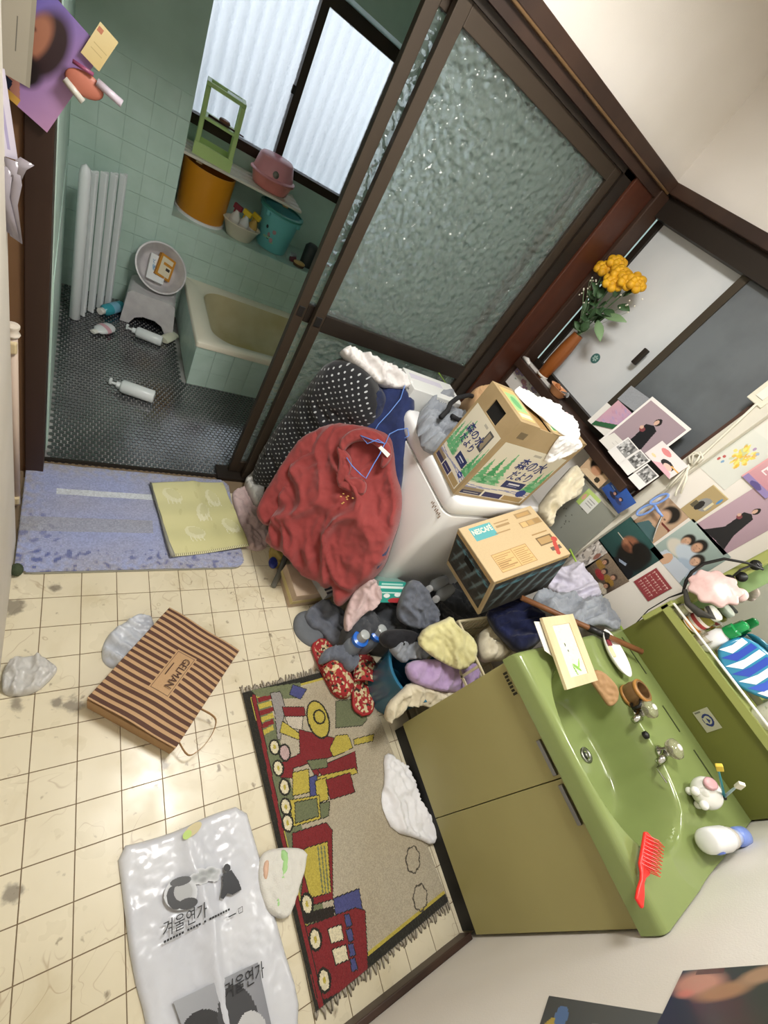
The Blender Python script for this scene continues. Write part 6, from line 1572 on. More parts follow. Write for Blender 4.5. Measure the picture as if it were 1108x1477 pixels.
# ------------------------------------------------------------------ striped paper bag
t = thing('paper_bag', 'kraft paper shopping bag with dark brown stripes lying on the floor', 'paper bag', (.33, .55, 0))
tl = at(240, 877, 'z', .075); tr_ = at(349, 940, 'z', .06); br = at(247, 1080, 'z', .085); bl = at(130, 1008, 'z', .085)
A = rect4([tl, tr_, br, bl]); tl, tr_, br, bl = A
cv = Canvas(150, 150, '#b2906a')
for k in range(18):
    v0 = .012 + k * .0555; cv.rect(0, v0, 1, v0 + .029, '#513529')
cv.rect(.40, .305, .64, .72, '#b2906a')
cv.speckle(.08, 8)
# label frame (rotated reading direction along v)
for (u0, v0, u1, v1) in ((.415, .32, .625, .328), (.415, .70, .625, .708), (.415, .32, .421, .708), (.619, .32, .625, .708)): cv.rect(u0, v0, u1, v1, '#6e5542')
n_ = (tr_ - tl).cross(bl - tl).normalized()
if n_.z < 0: n_ = -n_
def wbag(u, v): return .006 + .010 * np.sin(u * 3.1) * np.sin(v * 3.1) + .003 * np.sin(u * 9 + v * 4) + .003 * np.sin(v * 13 + u * 3)
fp = printed('bag_front', cv, tl, tr_, br, bl, attr_mat('kraft print', .75), t, .001, warp=wbag)
dn = Vector((0, 0, 1)) 
fl = [Vector((p.x, p.y, .002)) for p in (tl, tr_, br, bl)]
cxy = (tl + br) / 2
m_kr = mat('kraft', '#ad8a63', .75, col2='#a3805a', scale=10)
e = .994
T = [cxy + (p - cxy) * e - Vector((0, 0, .012)) for p in (tl, tr_, br, bl)]
F = [Vector((cxy.x + (p.x - cxy.x) * .97, cxy.y + (p.y - cxy.y) * .97, .002)) for p in (tl, tr_, br, bl)]
b = MB(); tv = [b.bm.verts.new(p) for p in T]; fv = [b.bm.verts.new(p) for p in F]
b.bm.faces.new(tv); b.bm.faces.new(list(reversed(fv)))
for i in range(4): b.bm.faces.new((tv[i], tv[(i + 1) % 4], fv[(i + 1) % 4], fv[i]))
b.build('bag_body', m_kr, t)
X_ = (bl - tl).normalized(); 
m_bi = mat('bag ink', '#4a3026', .7)
mid = tl * .48 * .49 + tr_ * .52 * .49 + br * .52 * .51 + bl * .48 * .51
text('lettering', 'GELMAN', .034, m_bi, mid + n_ * .0235 + (tr_ - tl).normalized() * .012, X_, (tr_ - tl).normalized(), fp, .0004, width=.105)
MB().tube([mid + n_ * .0215 - (tr_ - tl).normalized() * .018 - X_ * .022, mid + n_ * .0215 - (tr_ - tl).normalized() * .018 + X_ * .022], .0018, 5).build('small_line', m_bi, fp)
# flat paper handle at the open end (right edge)
h0 = tr_.lerp(br, .62) ; h1 = tr_.lerp(br, .93); ou = (tr_ - tl).normalized()
ps = [at(280, 1048, 'z', .05), at(300, 1060, 'z', .03), at(322, 1045, 'z', .02), at(326, 1022, 'z', .025), at(308, 1012, 'z', .05)]
ps = [h1 + Vector((0, 0, -.02)), h1 + ou * .05 - (br - tr_).normalized() * -.01 + Vector((0, 0, -.035)), (h0 + h1) / 2 + ou * .075 + Vector((0, 0, -.045)), h0 + ou * .06 + Vector((0, 0, -.03)), h0 + Vector((0, 0, -.015))]
b = MB(); prev = None
for i in range(25):
    f = i / 24 * (len(ps) - 1); k = min(len(ps) - 2, int(f)); fr_ = f - k
    P0, P1, P2, P3 = ps[max(0, k - 1)], ps[k], ps[k + 1], ps[min(len(ps) - 1, k + 2)]
    p = .5 * ((2 * P1) + (P2 - P0) * fr_ + (2 * P0 - 5 * P1 + 4 * P2 - P3) * fr_ ** 2 + (3 * P1 - P0 - 3 * P2 + P3) * fr_ ** 3)
    row = [b.bm.verts.new(p + Vector((0, 0, .007))), b.bm.verts.new(p - Vector((0, 0, .007)))]
    if prev: b.bm.faces.new((prev[0], row[0], row[1], prev[1]))
    prev = row
o = b.build('handle', m_kr, t, smooth=True); md = o.modifiers.new('thickness', 'SOLIDIFY'); md.thickness = .0015
# white bag peeking out below it, crumpled film, large printed bag
m_pb = mat('white poly bag', '#c7cbd1', .3, col2='#b5bac3', scale=14, spec=.5, bump=.3, bscale=50)
one(cloth('white_plastic_bag', [(145, 945), (150, 925), (165, 908), (190, 892), (208, 885), (222, 892), (224, 910), (205, 935), (185, 955), (165, 966), (150, 958)], (Vector((.2, .7, .002)), Vector((0, 0, 1))), m_pb, bulge=0.012, edge=0.02, fold=0.02, fscale=30, fdir=.8, thick=.001, seed=71, step=.007), 'white plastic bag half under the striped paper bag', 'plastic bag')
one(cloth('crumpled_film', [(0, 985), (5, 965), (25, 950), (60, 945), (78, 958), (86, 966), (70, 985), (50, 1000), (25, 1006), (4, 1004)], (Vector((.0, .6, .002)), Vector((0, 0, 1))), mat('thin plastic film', '#d9d7d2', .25, trans=.25, spec=.5, bump=.3, bscale=60), bulge=0.008, edge=0.012, fold=0.026, fscale=44, thick=.001, seed=72, step=.006), 'crumpled clear plastic film on the floor tiles', 'plastic film')
# ------------------------------------------------------------------ rug with a toy train
t = thing('train_rug', 'beige rug with a red yellow and green train woven along one side', 'rug', (.86, .04, 0))
TLr = Vector((.563, .462, 0)); BLr = Vector((.612, -.385, 0)); ax_ = (BLr - TLr).normalized(); rx_ = Vector((-ax_.y, ax_.x, 0)); rx_ = rx_ if rx_.x > 0 else -rx_
RL = (BLr - TLr).length; RW = .515
def RU(u, v):
    p = at(u, v, 'z', .012) - TLr; return (p.dot(rx_) / RW, p.dot(ax_) / RL)
def RP(pts): return [RU(320 + .343 * a, 950 + .343 * b_) for a, b_ in pts]
cv = Canvas(190, 300, '#aca38f'); asp = RW / RL
BLK, YEL, GRN, RED, GRY, CRM, BLU = '#2a2923', '#b1a248', '#6a7053', '#79292c', '#8f8a86', '#cfc6a8', '#4a4d7c'
big = np.array([[noise.noise(Vector((u * 3, v * 5, 2.2))) for u in np.linspace(0, 1, 190)] for v in np.linspace(0, 1, 300)])
cv.put(np.clip(big * .9 + .3, 0, 1), '#a3957a', .5)
cv.rect(0, 0, 1, .028, BLK).rect(0, .972, 1, 1, BLK).rect(0, 0, .045, 1, BLK)
cv.rect(.045, .028, .175, .972, GRN)
cv.rect(.045, .028, 1, .037, YEL).rect(.045, .963, 1, .972, YEL).rect(.045, .028, .062, .972, YEL)
cv.poly(RP([(120, 130), (330, 100), (340, 165), (250, 170), (150, 160)]), GRN)
rail = [RU(366, 1004), RU(388, 1110), RU(411, 1221), RU(437, 1335), RU(465, 1456)]
# engine
def P(pts, col, ol=True):
    q = RP(pts)
    if ol: cv.line(q + [q[0]], .006, BLK, asp)
    cv.poly(q, col)
def O(c, r, col, ol=True):
    a = RU(320 + .343 * c[0], 950 + .343 * c[1]); ru = .343 * r[0] * .00155 / RW * 1.0; rv = .343 * r[1] * .00195 / RL
    if ol: cv.ell(a[0], a[1], ru + .012, rv + .007, BLK)
    cv.ell(a[0], a[1], ru, rv, col)
for k in range(6): P([(150 + 3 * k, 165 + 28 * k), (215, 150 + 26 * k), (220, 168 + 26 * k), (155 + 3 * k, 185 + 28 * k)], RED if k % 2 == 0 else YEL, False)
P([(205, 145), (245, 140), (265, 200), (245, 340), (235, 340), (225, 240)], GRY)
P([(255, 205), (345, 205), (350, 240), (265, 245)], RED)
P([(265, 245), (340, 245), (335, 300), (285, 290)], '#bdb3a2')
P([(255, 265), (330, 320), (335, 345), (245, 310)], YEL)
P([(480, 180), (560, 170), (600, 200), (610, 255), (590, 280), (480, 290)], GRN)
P([(330, 170), (355, 130), (300, 110), (285, 150)], BLU)
P([(325, 300), (475, 335), (480, 400), (440, 420), (400, 500), (365, 440), (300, 460), (300, 500), (250, 500), (245, 440), (330, 400)], RED)
P([(480, 325), (530, 320), (550, 375), (470, 410), (455, 380)], YEL)
P([(555, 340), (640, 318), (635, 345), (560, 362)], YEL)
P([(400, 460), (560, 390), (570, 470), (430, 500)], RED)
P([(360, 430), (440, 420), (445, 455), (380, 465)], GRN)
P([(390, 500), (560, 460), (572, 480), (410, 520)], YEL)
P([(300, 480), (365, 465), (370, 560), (300, 575)], YEL)
P([(370, 500), (400, 490), (405, 580), (375, 585)], BLU)
P([(395, 515), (440, 500), (450, 590), (405, 605)], YEL)
P([(440, 510), (540, 480), (560, 560), (460, 590)], RED)
P([(290, 595), (410, 575), (420, 670), (300, 705)], YEL); P([(310, 605), (400, 588), (408, 660), (312, 690)], GRN)
P([(415, 610), (455, 600), (450, 660), (420, 670)], GRN)
O((405, 255), (74, 96), YEL)
a = RU(320 + .343 * 410, 950 + .343 * 245); cv.ring(a[0], a[1], .05, .033, .25, BLK)      # plain lamp ring
P([(300, 735), (440, 690), (465, 720), (465, 1010), (330, 1050), (345, 900), (300, 790)], RED)
P([(350, 800), (445, 770), (458, 980), (375, 1005), (345, 900)], YEL); 
for k in range(3): cv.line(RP([(405 + 14 * k, 790), (425 + 12 * k, 985)]), .005, GRN, asp)
P([(320, 1075), (470, 1040), (475, 1085), (340, 1120)], '#2b2622', False)
P([(470, 1010), (575, 970), (590, 1060), (480, 1085)], BLU)
P([(335, 1135), (560, 1050), (600, 1060), (615, 1330), (600, 1350), (440, 1430), (395, 1430)], RED)
P([(445, 1140), (500, 1120), (510, 1180), (460, 1195)], CRM); P([(465, 1225), (520, 1205), (530, 1265), (480, 1285)], CRM)
for k in range(4): P([(515 + 8 * k, 1080 + 62 * k), (535 + 8 * k, 1075 + 62 * k), (545 + 8 * k, 1120 + 62 * k), (525 + 8 * k, 1128 + 62 * k)], BLU)
cv.line(rail, .020, BLK, asp); cv.line(rail, .014, RED, asp)
for c in ((222, 372), (238, 460), (265, 540), (270, 622), (278, 690), (360, 1030)): O(c, (26, 30), CRM); O(c, (9, 11), YEL, False)
for (u, v) in ((443, 1304), (455, 1355), (468, 1414)):
    c = ((u - 320) / .343, (v - 950) / .343); O(c, (26, 30), CRM); O(c, (9, 11), YEL, False)
O((265, 395), (30, 34), '#b39a97')
for (x, y, s) in ((805, 845, 1.0), (835, 1005, 1.0), (770, 1340, .8)):
    pts = []
    for i in range(41):
        an = 2 * math.pi * i / 40; r_ = 1 + .18 * abs(math.sin(an * 3.5)); pts.append((x + 26 * s * math.cos(an) * r_, y + 50 * s * math.sin(an) * r_))
    cv.line(RP(pts), .005, '#4c463c', asp)
cv.speckle(.30, 9)
TRr = TLr + rx_ * RW; BRr = BLr + rx_ * RW; up = Vector((0, 0, .010))
rgn = np.random.RandomState(2)
def wrug(u, v): return .0022 * (rgn.rand(*u.shape) - .5) + .003 * np.sin(v * 9) * np.sin(u * 4) + .001
printed('rug_pile', cv, TLr + up, TRr + up, BRr + up, BLr + up, attr_mat('rug print', .95, .2, bump=.6, bscale=300, sheen=.3), t, .007, warp=wrug)
for (A0, A1, d_) in ((TLr, TRr, -ax_), (BLr, BRr, ax_)):
    fr_ = MB()
    for k in range(60):
        o_ = A0.lerp(A1, k / 59)
        p = o_ + Vector((0, 0, .006)); e_ = p + d_ * (.012 + .016 * rnd.random()) + rx_ * rnd.uniform(-.01, .01) + Vector((0, 0, -.004))
        if d_ is ax_ and e_.y < YN + .022: e_.y = YN + .022
        fr_.tube([p, (p + e_) / 2 + Vector((0, 0, .003)), e_], [.003, .0035, .002], 5)
    o = fr_.build('fringe', mat('grey fringe', '#9a9284', .95), t, smooth=True); o['kind'] = 'stuff'

# cloths on the rug and floor
one(cloth('white_rag', [(553, 1092), (562, 1085), (571, 1098), (588, 1106), (597, 1132), (610, 1168), (630, 1186), (634, 1206), (624, 1222), (604, 1210), (566, 1200), (553, 1172), (548, 1150), (556, 1126)], (at(590, 1150, 'z', .0165), Vector((0, 0, 1))), mat('bright white cotton', '#e9e9ec', .9, sheen=.2, bump=.2, bscale=300), bulge=0.005, edge=0.008, fold=0.02, fscale=20, fdir=.4, thick=.002, smooth_out=1, seed=81, step=.006), 'white cotton vest lying on the rug by the cabinet', 'vest')
pl = (at(410, 1270, 'z', .0185), Vector((0, 0, 1)))
tw = thing('striped_towel', 'white hand towel with green and orange stripes beside the printed bag', 'towel', at(410, 1270, 'z', .01))
cloth('towel_cloth', [(374, 1238), (385, 1226), (410, 1222), (443, 1223), (441, 1250), (430, 1285), (420, 1318), (408, 1326), (390, 1318), (380, 1300), (372, 1265)], pl, mat('terry white', '#dcdad2', .95, sheen=.3, bump=.6, bscale=400), tw, bulge=0.007, edge=0.01, fold=0.01, fscale=22, thick=.002, seed=82, step=.006)
pl2 = (pl[0] + Vector((0, 0, .013)), pl[1])
cloth('green_stripe', [(403, 1226), (412, 1224), (416, 1245), (409, 1275), (403, 1314), (396, 1314), (401, 1275), (408, 1245)], pl2, mat('stripe green', '#a4cf8e', .95), tw, bulge=.006, edge=.01, fold=.002, fscale=10, thick=.006, seed=83, step=.005)
cloth('orange_stripe', [(382, 1240), (388, 1238), (389, 1258), (384, 1272), (380, 1262)], pl2, mat('stripe orange', '#d9b49c', .95), tw, bulge=.005, edge=.008, fold=.002, fscale=10, thick=.006, seed=84, step=.005)

# large printed plastic bag
t = thing('printed_plastic_bag', 'large white plastic shopping bag printed with grey pictures and Korean lettering', 'plastic bag', (.33, -.15, 0))
m_big = mat('milky poly bag', '#d3d5da', .24, col2='#c4c7cf', scale=4, spec=.6, bump=.10, bscale=18)
pl = (Vector((.35, -.1, .003)), Vector((0, 0, 1)))
ol = [at(u, v, 'z', .003) for u, v in ((168, 1222), (215, 1212), (262, 1194), (300, 1178), (352, 1160), (368, 1215), (386, 1280), (405, 1350), (432, 1442), (430, 1476))] 
ol += [Vector((.56, -.415, .003)), Vector((.25, -.43, .003)), at(212, 1476, 'z', .003), at(190, 1400, 'z', .003), at(178, 1300, 'z', .003)]
cloth('bag_film', ol, pl, m_big, t, bulge=0.01, edge=0.02, fold=0.012, fscale=7, fdir=.3, thick=.0015, wrinkle=0.002, seed=85, step=.008, px=False, smooth_out=1)
hz = .032
hl = MB().lathe([(.0001, 0), (1, 0), (1, .001), (.0001, .001)], 24, TR(at(278, 1197, 'z', hz), rz=.35) @ Matrix.Diagonal((.026, .013, 1, 1)), cap=False).build('handle_hole', mat('hole floor tone', '#c9bd94', .6), t)
MB().lathe([(.0001, 0), (1, 0), (1, .001), (.0001, .001)], 20, TR(at(270, 1204, 'z', hz + .001), rz=.35) @ Matrix.Diagonal((.012, .010, 1, 1)), cap=False).build('handle_hole_green', mat('hole green', '#b6d078', .6), t)
m_print = attr_mat('bag print', .35, .5)
def decal(name, quad, cv, parent, z=hz, m=None, th=.0006, key=None):
    return printed(name, cv, *[at(u, v, 'z', z) for u, v in quad], m or m_print, parent, th, key=key)
# portrait stand-in, landscape and figure stand-in: soft grey shapes
def cut(o, fn):
    bm = bmesh.new(); bm.from_mesh(o.data); 
    return bm
BASE = '#c9ccd1'
cv = Canvas(150, 100, BASE)
cv.soft(.24, .55, .2, .36, '#5d5f62', .7).ell(.17, .6, .1, .27, '#2c2d30').ell(.27, .52, .11, .22, '#a2a4a6').ell(.3, .80, .12, .12, '#2f3033').ell(.26, .28, .13, .1, '#3a3b3d')
for k in range(20): cv.soft(.42 + .3 * rnd.random(), .18 + .22 * rnd.random(), .06, .09, rnd.choice(['#6f7472', '#8f9594', '#5a5e5d']), .4)
cv.ell(.85, .25, .045, .09, '#14151a').poly([(.78, .36), (.9, .32), (.97, .6), (.99, .8), (.86, .86), (.80, .8), (.74, .9), (.70, .86), (.76, .6)], '#171a22')
decal('grey_pictures', ((226, 1262), (341, 1232), (352, 1296), (236, 1326)), cv, t, key=BASE)
m_bk = mat('black print ink', '#1b1b1f', .5)
d_ = (at(330, 1312, 'z', hz) - at(238, 1358, 'z', hz)).normalized(); uy = Vector((-d_.y, d_.x, 0))
text('lettering', '겨울연가', .035, m_bk, at(267, 1328, 'z', hz + .004), d_, uy, t, .0003, width=.105, shear=.1)
for k in range(24):
    if k in (7, 13, 15): continue
    p = at(238, 1358, 'z', hz + .003).lerp(at(330, 1312, 'z', hz + .003), k / 23)
    MB().box((-.0026, -.0022, 0), (.0026, .0022, .0006), frame_m(p, d_, uy)).build('small_print', m_bk, t)
MB().box((-.010, -.0012, 0), (.010, .0012, .0006), frame_m(at(335, 1320, 'z', hz + .003), d_, uy)).build('dash_mark', m_bk, t)
mk_ = MB(); 
mk_.tube([frame_m(at(347, 1313, 'z', hz + .003), d_, uy) @ Vector(p) for p in ((-.005, -.005, 0), (.005, -.005, 0), (.006, .006, 0), (-.005, .005, 0))], .0009, 4, closed=True).build('square_mark', m_bk, t)
cv = Canvas(60, 50, '#8b8d93'); cv.grad('#9da0a6', '#7b7d84', .4)
cv.ell(.2, .75, .28, .45, '#2a2b2e').ell(.3, .9, .16, .3, '#a7a8aa').ell(.62, .75, .25, .6, '#3b3c40').ell(.75, .95, .2, .35, '#b9babc')
decal('grey_photo', ((250, 1445), (372, 1388), (394, 1490), (280, 1530)), cv, t, z=.028)
text('lettering', '겨울연가', .035, m_bk, at(353, 1416, 'z', .034), d_, uy, t, .0003, width=.10, shear=.1)

# ------------------------------------------------------------------ wall trim, cords, switch box
struct(MB().box((1.838, .552, 0), (XR, .602, 1.905)).build('trim_5', mat('cream trim', '#d3cfc2', .6), bevel=.003))
WXp = 1.8685
m_pp = attr_mat('photo print', .28, .5); m_ppm = attr_mat('paper print', .6)
def poster(name, label, cat, quad, cv, x=WXp, group=None, m=None, th=.0012, pl=None, rect=True):
    """quad: tl, tr, br, bl photo points on the wall plane"""
    P4 = [at(u, v, 'x', x) for u, v in quad] if pl is None else [atp(u, v, pl) for u, v in quad]
    if rect: P4 = rect4(P4)
    o = printed(name, cv, *P4, m or m_pp, None, th)
    return tag(o, label, cat, group)
def person(cv, cu, cvv, s, hair, skin, shirt):
    """plain bust silhouette"""
    cv.soft(cu, cvv + 1.15 * s, s * 1.35, s * .85, shirt, k=4).soft(cu, cvv - .08 * s, s * .68, s * .78, hair, k=4).soft(cu - .05 * s, cvv + .16 * s, s * .46, s * .56, skin, k=3)
    cv.soft(cu - .15 * s, cvv + .3 * s, s * .3, s * .3, '#6a4a3c', .25).soft(cu - .2 * s, cvv + .06 * s, s * .10, s * .05, '#2a1c18', .7).soft(cu + .14 * s, cvv + .06 * s, s * .10, s * .05, '#2a1c18', .7).soft(cu - .04 * s, cvv + .46 * s, s * .14, s * .05, '#8a4a42', .7)
cv = Canvas(70, 90, '#213b3d'); cv.grad('#2f5a58', '#16292c', 1.0); cv.soft(.66, .55, .36, .45, '#141516', k=4).soft(.45, .42, .2, .22, '#8a5a44', k=3).soft(.34, .46, .08, .06, '#9a6a50', k=3).soft(.70, .34, .25, .22, '#121213', k=4).soft(.46, .40, .1, .03, '#241814', .8).soft(.48, .55, .12, .1, '#2a1a15', .7).poly([(.45, .98), (.6, .72), (.95, .8), (1, 1)], '#15171c').poly([(.55, .86), (.72, .78), (.75, .84), (.6, .9)], '#8c98ac').rect(.12, .47, .3, .485, '#b8b2a4').speckle(.12, 1)
poster('dark_poster', 'dark teal poster with a man in profile on the wall', 'poster', ((909, 745), (957, 802), (905, 840), (865, 777)), cv)
cv = Canvas(40, 40, '#b9b2ab'); 
for k in range(60): cv.ell(rnd.random(), rnd.random(), .08, .05, rnd.choice(['#e0dcd8', '#8b8583', '#5a5250', '#cfc9c4']), .8, rnd.random() * 3)
cv.ell(.8, .4, .12, .15, '#8a5f54')
poster('mottled_photo', 'mottled grey and white photo beside the cream wall trim', 'photo', ((863, 777), (880, 797), (843, 820), (829, 803)), cv)
cv = Canvas(50, 60, '#5c4a3e'); cv.grad('#8a7a68', '#2d211d', 1.2)
for (a, b_, h_) in ((.2, .3, '#2a1f1a'), (.42, .5, '#1d1a1a'), (.7, .35, '#3a2a20'), (.8, .7, '#1c1512')): person(cv, a, b_, .16, h_, '#b58a70', rnd.choice(['#8e2f35', '#c5bba8', '#8a6a2c']))
cv.speckle(.5, 3)
poster('group_photo', 'dark photo of a group of people under the teal poster', 'photo', ((881, 795), (905, 838), (871, 861), (842, 818)), cv)
cv = Canvas(60, 60, '#b59a80'); cv.soft(.6, .25, .33, .26, '#1b1512', k=4).soft(.5, .45, .26, .28, '#c9a488', k=3).soft(.46, .42, .06, .03, '#2a1c18', .8).soft(.6, .42, .06, .03, '#2a1c18', .8).poly([(.1, 1), (.3, .7), (.7, .72), (.95, 1)], '#46666a').poly([(.62, .5), (.98, .5), (.98, .56), (.62, .54)], '#6d2f28')
poster('portrait_photo', 'beige portrait photo with dark hair behind the blue scissors', 'photo', ((962, 712), (990, 746), (944, 786), (914, 752)), cv)
cv = Canvas(80, 80, '#8aa09c'); cv.grad('#a9b9b4', '#6f827e', .7)
person(cv, .3, .35, .2, '#191614', '#c79f84', '#c9c4b8'); person(cv, .52, .28, .22, '#14110f', '#c49a7e', '#b8c4d0'); person(cv, .72, .48, .2, '#171312', '#d0aa90', '#9fb0c4')
cv.poly([(.2, .75), (.8, .7), (.9, 1), (.15, 1)], '#b9c2cf').ell(.35, .88, .1, .14, '#c7a287')
poster('group_photo', 'large photo of three young people in pale tops', 'photo', ((1000, 748), (1054, 803), (985, 848), (938, 792)), cv)
cv = Canvas(60, 46, '#8f3a40'); cv.rect(0, 0, 1, .02, '#d8cfc8').rect(.0, .0, .02, 1, '#d8cfc8')
for j in range(4):
    u_ = .1
    while u_ < .88:
        w_ = rnd.uniform(.05, .1); cv.rect(u_, .14 + .2 * j, u_ + w_, .17 + .2 * j, '#d9bcb4').rect(u_ + w_ * .4, .12 + .2 * j, u_ + w_ * .55, .26 + .2 * j, '#d9bcb4'); u_ += w_ + .04
poster('red_card', 'red card with white handwriting at the poster foot', 'card', ((948, 819), (970, 848), (936, 867), (912, 838)), cv, x=WXp - .002)
cv = Canvas(90, 80, '#d3d5cd')
for k in range(70):
    a = rnd.random() * 6.3; r_ = rnd.random() * .26; cv.ell(.55 + r_ * math.cos(a), .42 + .8 * r_ * math.sin(a), .05, .03, rnd.choice(['#dcc23a', '#e3cf58', '#d8a93a', '#e8dc7c', '#b9c4a0']), .8, a)
for (a, b_, c_) in ((.25, .6, '#b55a55'), (.33, .68, '#7fa3c4'), (.2, .68, '#b55a55'), (.75, .25, '#9fb0c8'), (.6, .22, '#a88fb0')): cv.ell(a, b_, .035, .03, c_)
poster('flower_picture', 'white paper with a yellow flower painting on the wall', 'picture', ((1081, 610), (1120, 650), (1047, 708), (1009, 674)), cv, m=m_ppm)
cv = Canvas(70, 40, '#a8946a'); cv.rect(0, 0, 1, .03, '#c9b88a').ell(.55, .5, .32, .2, '#8d8d8a').ell(.42, .6, .16, .16, '#26231f').rect(.68, .32, .8, .6, '#cfc5a0').ell(.86, .2, .06, .1, '#4f86b8').rect(.1, .55, .3, .75, '#5a5340')
poster('kraft_card', 'kraft brown card with a small grey portrait and blue dot', 'card', ((1030, 699), (1051, 720), (1002, 754), (981, 734)), cv, m=m_ppm)
def dress(nx, ny, bgc, bord):
    cv = Canvas(nx, ny, bgc); cv.grad(bgc, '#8f7f88' if bord else '#a08894', .5)
    cv.poly([(.36, .36), (.5, .30), (.62, .34), (.66, .5), (.72, .7), (.9, .96), (.6, .94), (.2, .98), (.42, .7), (.40, .52)], '#17181d').ell(.50, .23, .065, .065, '#191516').ell(.485, .245, .04, .045, '#c9a592').ell(.40, .45, .06, .04, '#7a3f44').ell(.36, .43, .035, .03, '#c9a592')
    if bord: cv.rect(0, 0, 1, .05, '#e4e0dc').rect(0, .95, 1, 1, '#e4e0dc').rect(0, 0, .045, 1, '#e4e0dc').rect(.955, 0, 1, 1, '#e4e0dc')
    return cv
poster('dress_poster', 'mauve poster of a figure in a long black dress on the wall', 'poster', ((1092, 702), (1134, 748), (1046, 802), (1003, 756)), dress(90, 110, '#b49aa6', False))
cv = Canvas(60, 60, '#c98f98'); cv.grad('#d0a0a4', '#b9808e', .8); cv.rect(0, .8, 1, 1, '#8f7fb0').ell(.5, .92, .2, .1, '#5a4f86').rect(.0, .0, .05, 1, '#d9a0a2')
for (u0, v0, u1, v1) in ((.22, .2, .26, .5), (.22, .2, .42, .24), (.22, .34, .4, .38), (.22, .48, .42, .52), (.5, .2, .54, .52), (.62, .3, .66, .52), (.62, .3, .8, .34), (.78, .3, .82, .52)): cv.rect(u0, v0, u1, v1, '#eadfe0')
poster('pink_magazine', 'pink magazine cover with large white letters at the wall edge', 'magazine', ((1116, 655), (1146, 690), (1106, 722), (1070, 686)), cv, x=WXp - .006, th=.005)
# photos below the sill
cv = Canvas(50, 50, '#c2a688'); cv.soft(.45, .36, .36, .34, '#17110e', k=4).soft(.5, .55, .22, .24, '#b98a6c', k=3).poly([(0, 1), (.2, .75), (.8, .72), (1, 1)], '#cdb799').ell(.75, .8, .1, .12, '#3a342a')
poster('portrait_photo', 'beige portrait photo pinned under the window sill', 'photo', ((860, 648), (885, 682), (864, 706), (837, 676)), cv, x=1.79)
cv = Canvas(50, 50, '#33559c'); cv.grad('#2f5cae', '#2b3f78', 1.2); person(cv, .4, .58, .13, '#1d1a24', '#b98d80', '#25253a'); person(cv, .66, .52, .13, '#1d1a24', '#c09484', '#2a3560'); cv.ell(.2, .5, .1, .03, '#8fb0dc')
poster('blue_photo', 'blue photo of two people pinned under the window sill', 'photo', ((892, 687), (919, 727), (893, 738), (866, 706)), cv, x=1.79)
# grey plastic case with a lime label
tq = thing('plastic_case', 'grey cloudy plastic case with a lime label leaning on the wall', 'case', at(830, 750, 'x', 1.80))
cv = Canvas(80, 60, '#8c8f86'); cv.grad('#969990', '#7f827a', .4)
for k in range(26): cv.ell(.15 + .4 * rnd.random(), .2 + .6 * rnd.random(), .012, .01, '#4a4a44', .8)
cv.rect(.0, .0, 1, .05, '#c9c9c2').line([(.25, .97), (.6, .97)], .04, '#3f55a4')
A = rect4([at(u, v, 'x', 1.82) for u, v in ((838, 684), (892, 742), (826, 800), (764, 742))])
printed('case_face', cv, *A, attr_mat('glossy print', .3), tq, .02)
A = rect4([at(u, v, 'x', 1.818) for u, v in ((850, 704), (867, 722), (848, 742), (831, 723))])
cv = Canvas(40, 40, '#d7d9d6'); cv.rect(0, 0, .3, 1, '#a9c46a').rect(0, 0, 1, .2, '#b7cf7c').ell(.15, .5, .1, .2, '#d2a08a').rect(.45, .35, .9, .4, '#9a9a9a').rect(.45, .5, .85, .55, '#9a9a9a').rect(.45, .65, .9, .7, '#9a9a9a')
printed('lime_label', cv, *A, m_ppm, tq, .0008)
# floral panel in the corner below the sill
cv = Canvas(60, 50, '#d9d5d0')
for (a, b_, c_) in ((.25, .5, '#7a5f92'), (.35, .4, '#8f7aa8'), (.2, .35, '#6a6f9a'), (.5, .55, '#a0647a'), (.6, .65, '#8a5a80'), (.75, .45, '#7f6a90')):
    for k in range(5): cv.ell(a + .05 * math.cos(k * 1.26), b_ + .05 * math.sin(k * 1.26), .035, .035, c_, .8)
    cv.ell(a, b_, .02, .02, '#c9b06a')
for k in range(16): cv.ell(rnd.uniform(.1, .9), rnd.uniform(.3, .8), .03, .012, '#6f8a72', .7, rnd.random() * 3)
poster('floral_tray', 'white tray with purple flowers standing below the sill corner', 'tray', ((750, 506), (800, 562), (768, 588), (716, 545)), cv, x=1.815, th=.012)

# ------------------------------------------------------------------ pictures stuck to and standing on the sill
plS = plane3(Vector((1.786, 0, 1.119)), Vector((1.786, 1, 1.119)), Vector((1.842, 0, 1.36)))
def off(d): return (plS[0] + plS[1] * d, plS[1])
cv = Canvas(40, 50, '#d9d6d0'); cv.line([(.42, .12), (.5, .08), (.56, .13), (.52, .2), (.44, .22), (.46, .27), (.58, .26)], .025, '#2a2a2a')
poster('calendar_card', 'white calendar card with a figure two on the sill', 'card', ((877, 579), (905, 608), (878, 634), (848, 607)), cv, pl=off(.002), m=m_ppm)
cv = Canvas(40, 40, '#8b8e93'); cv.speckle(.2, 1)
poster('plastic_sleeve', 'empty cloudy plastic sleeve on the sill against the grey pane', 'sleeve', ((911, 556), (938, 576), (918, 598), (892, 574)), cv, pl=off(.004))
cv = Canvas(60, 50, '#b98f9c'); cv.grad('#c39aa2', '#a98bb0', .6)
for k in range(20): cv.ell(rnd.random(), rnd.random() * .8, .1, .03, rnd.choice(['#c8a4a8', '#9c8fb8', '#b0849a']), .5, .5)
cv.poly([(0, .85), (.3, .82), (1, .72), (1, 1), (0, 1)], '#2d5a3a')
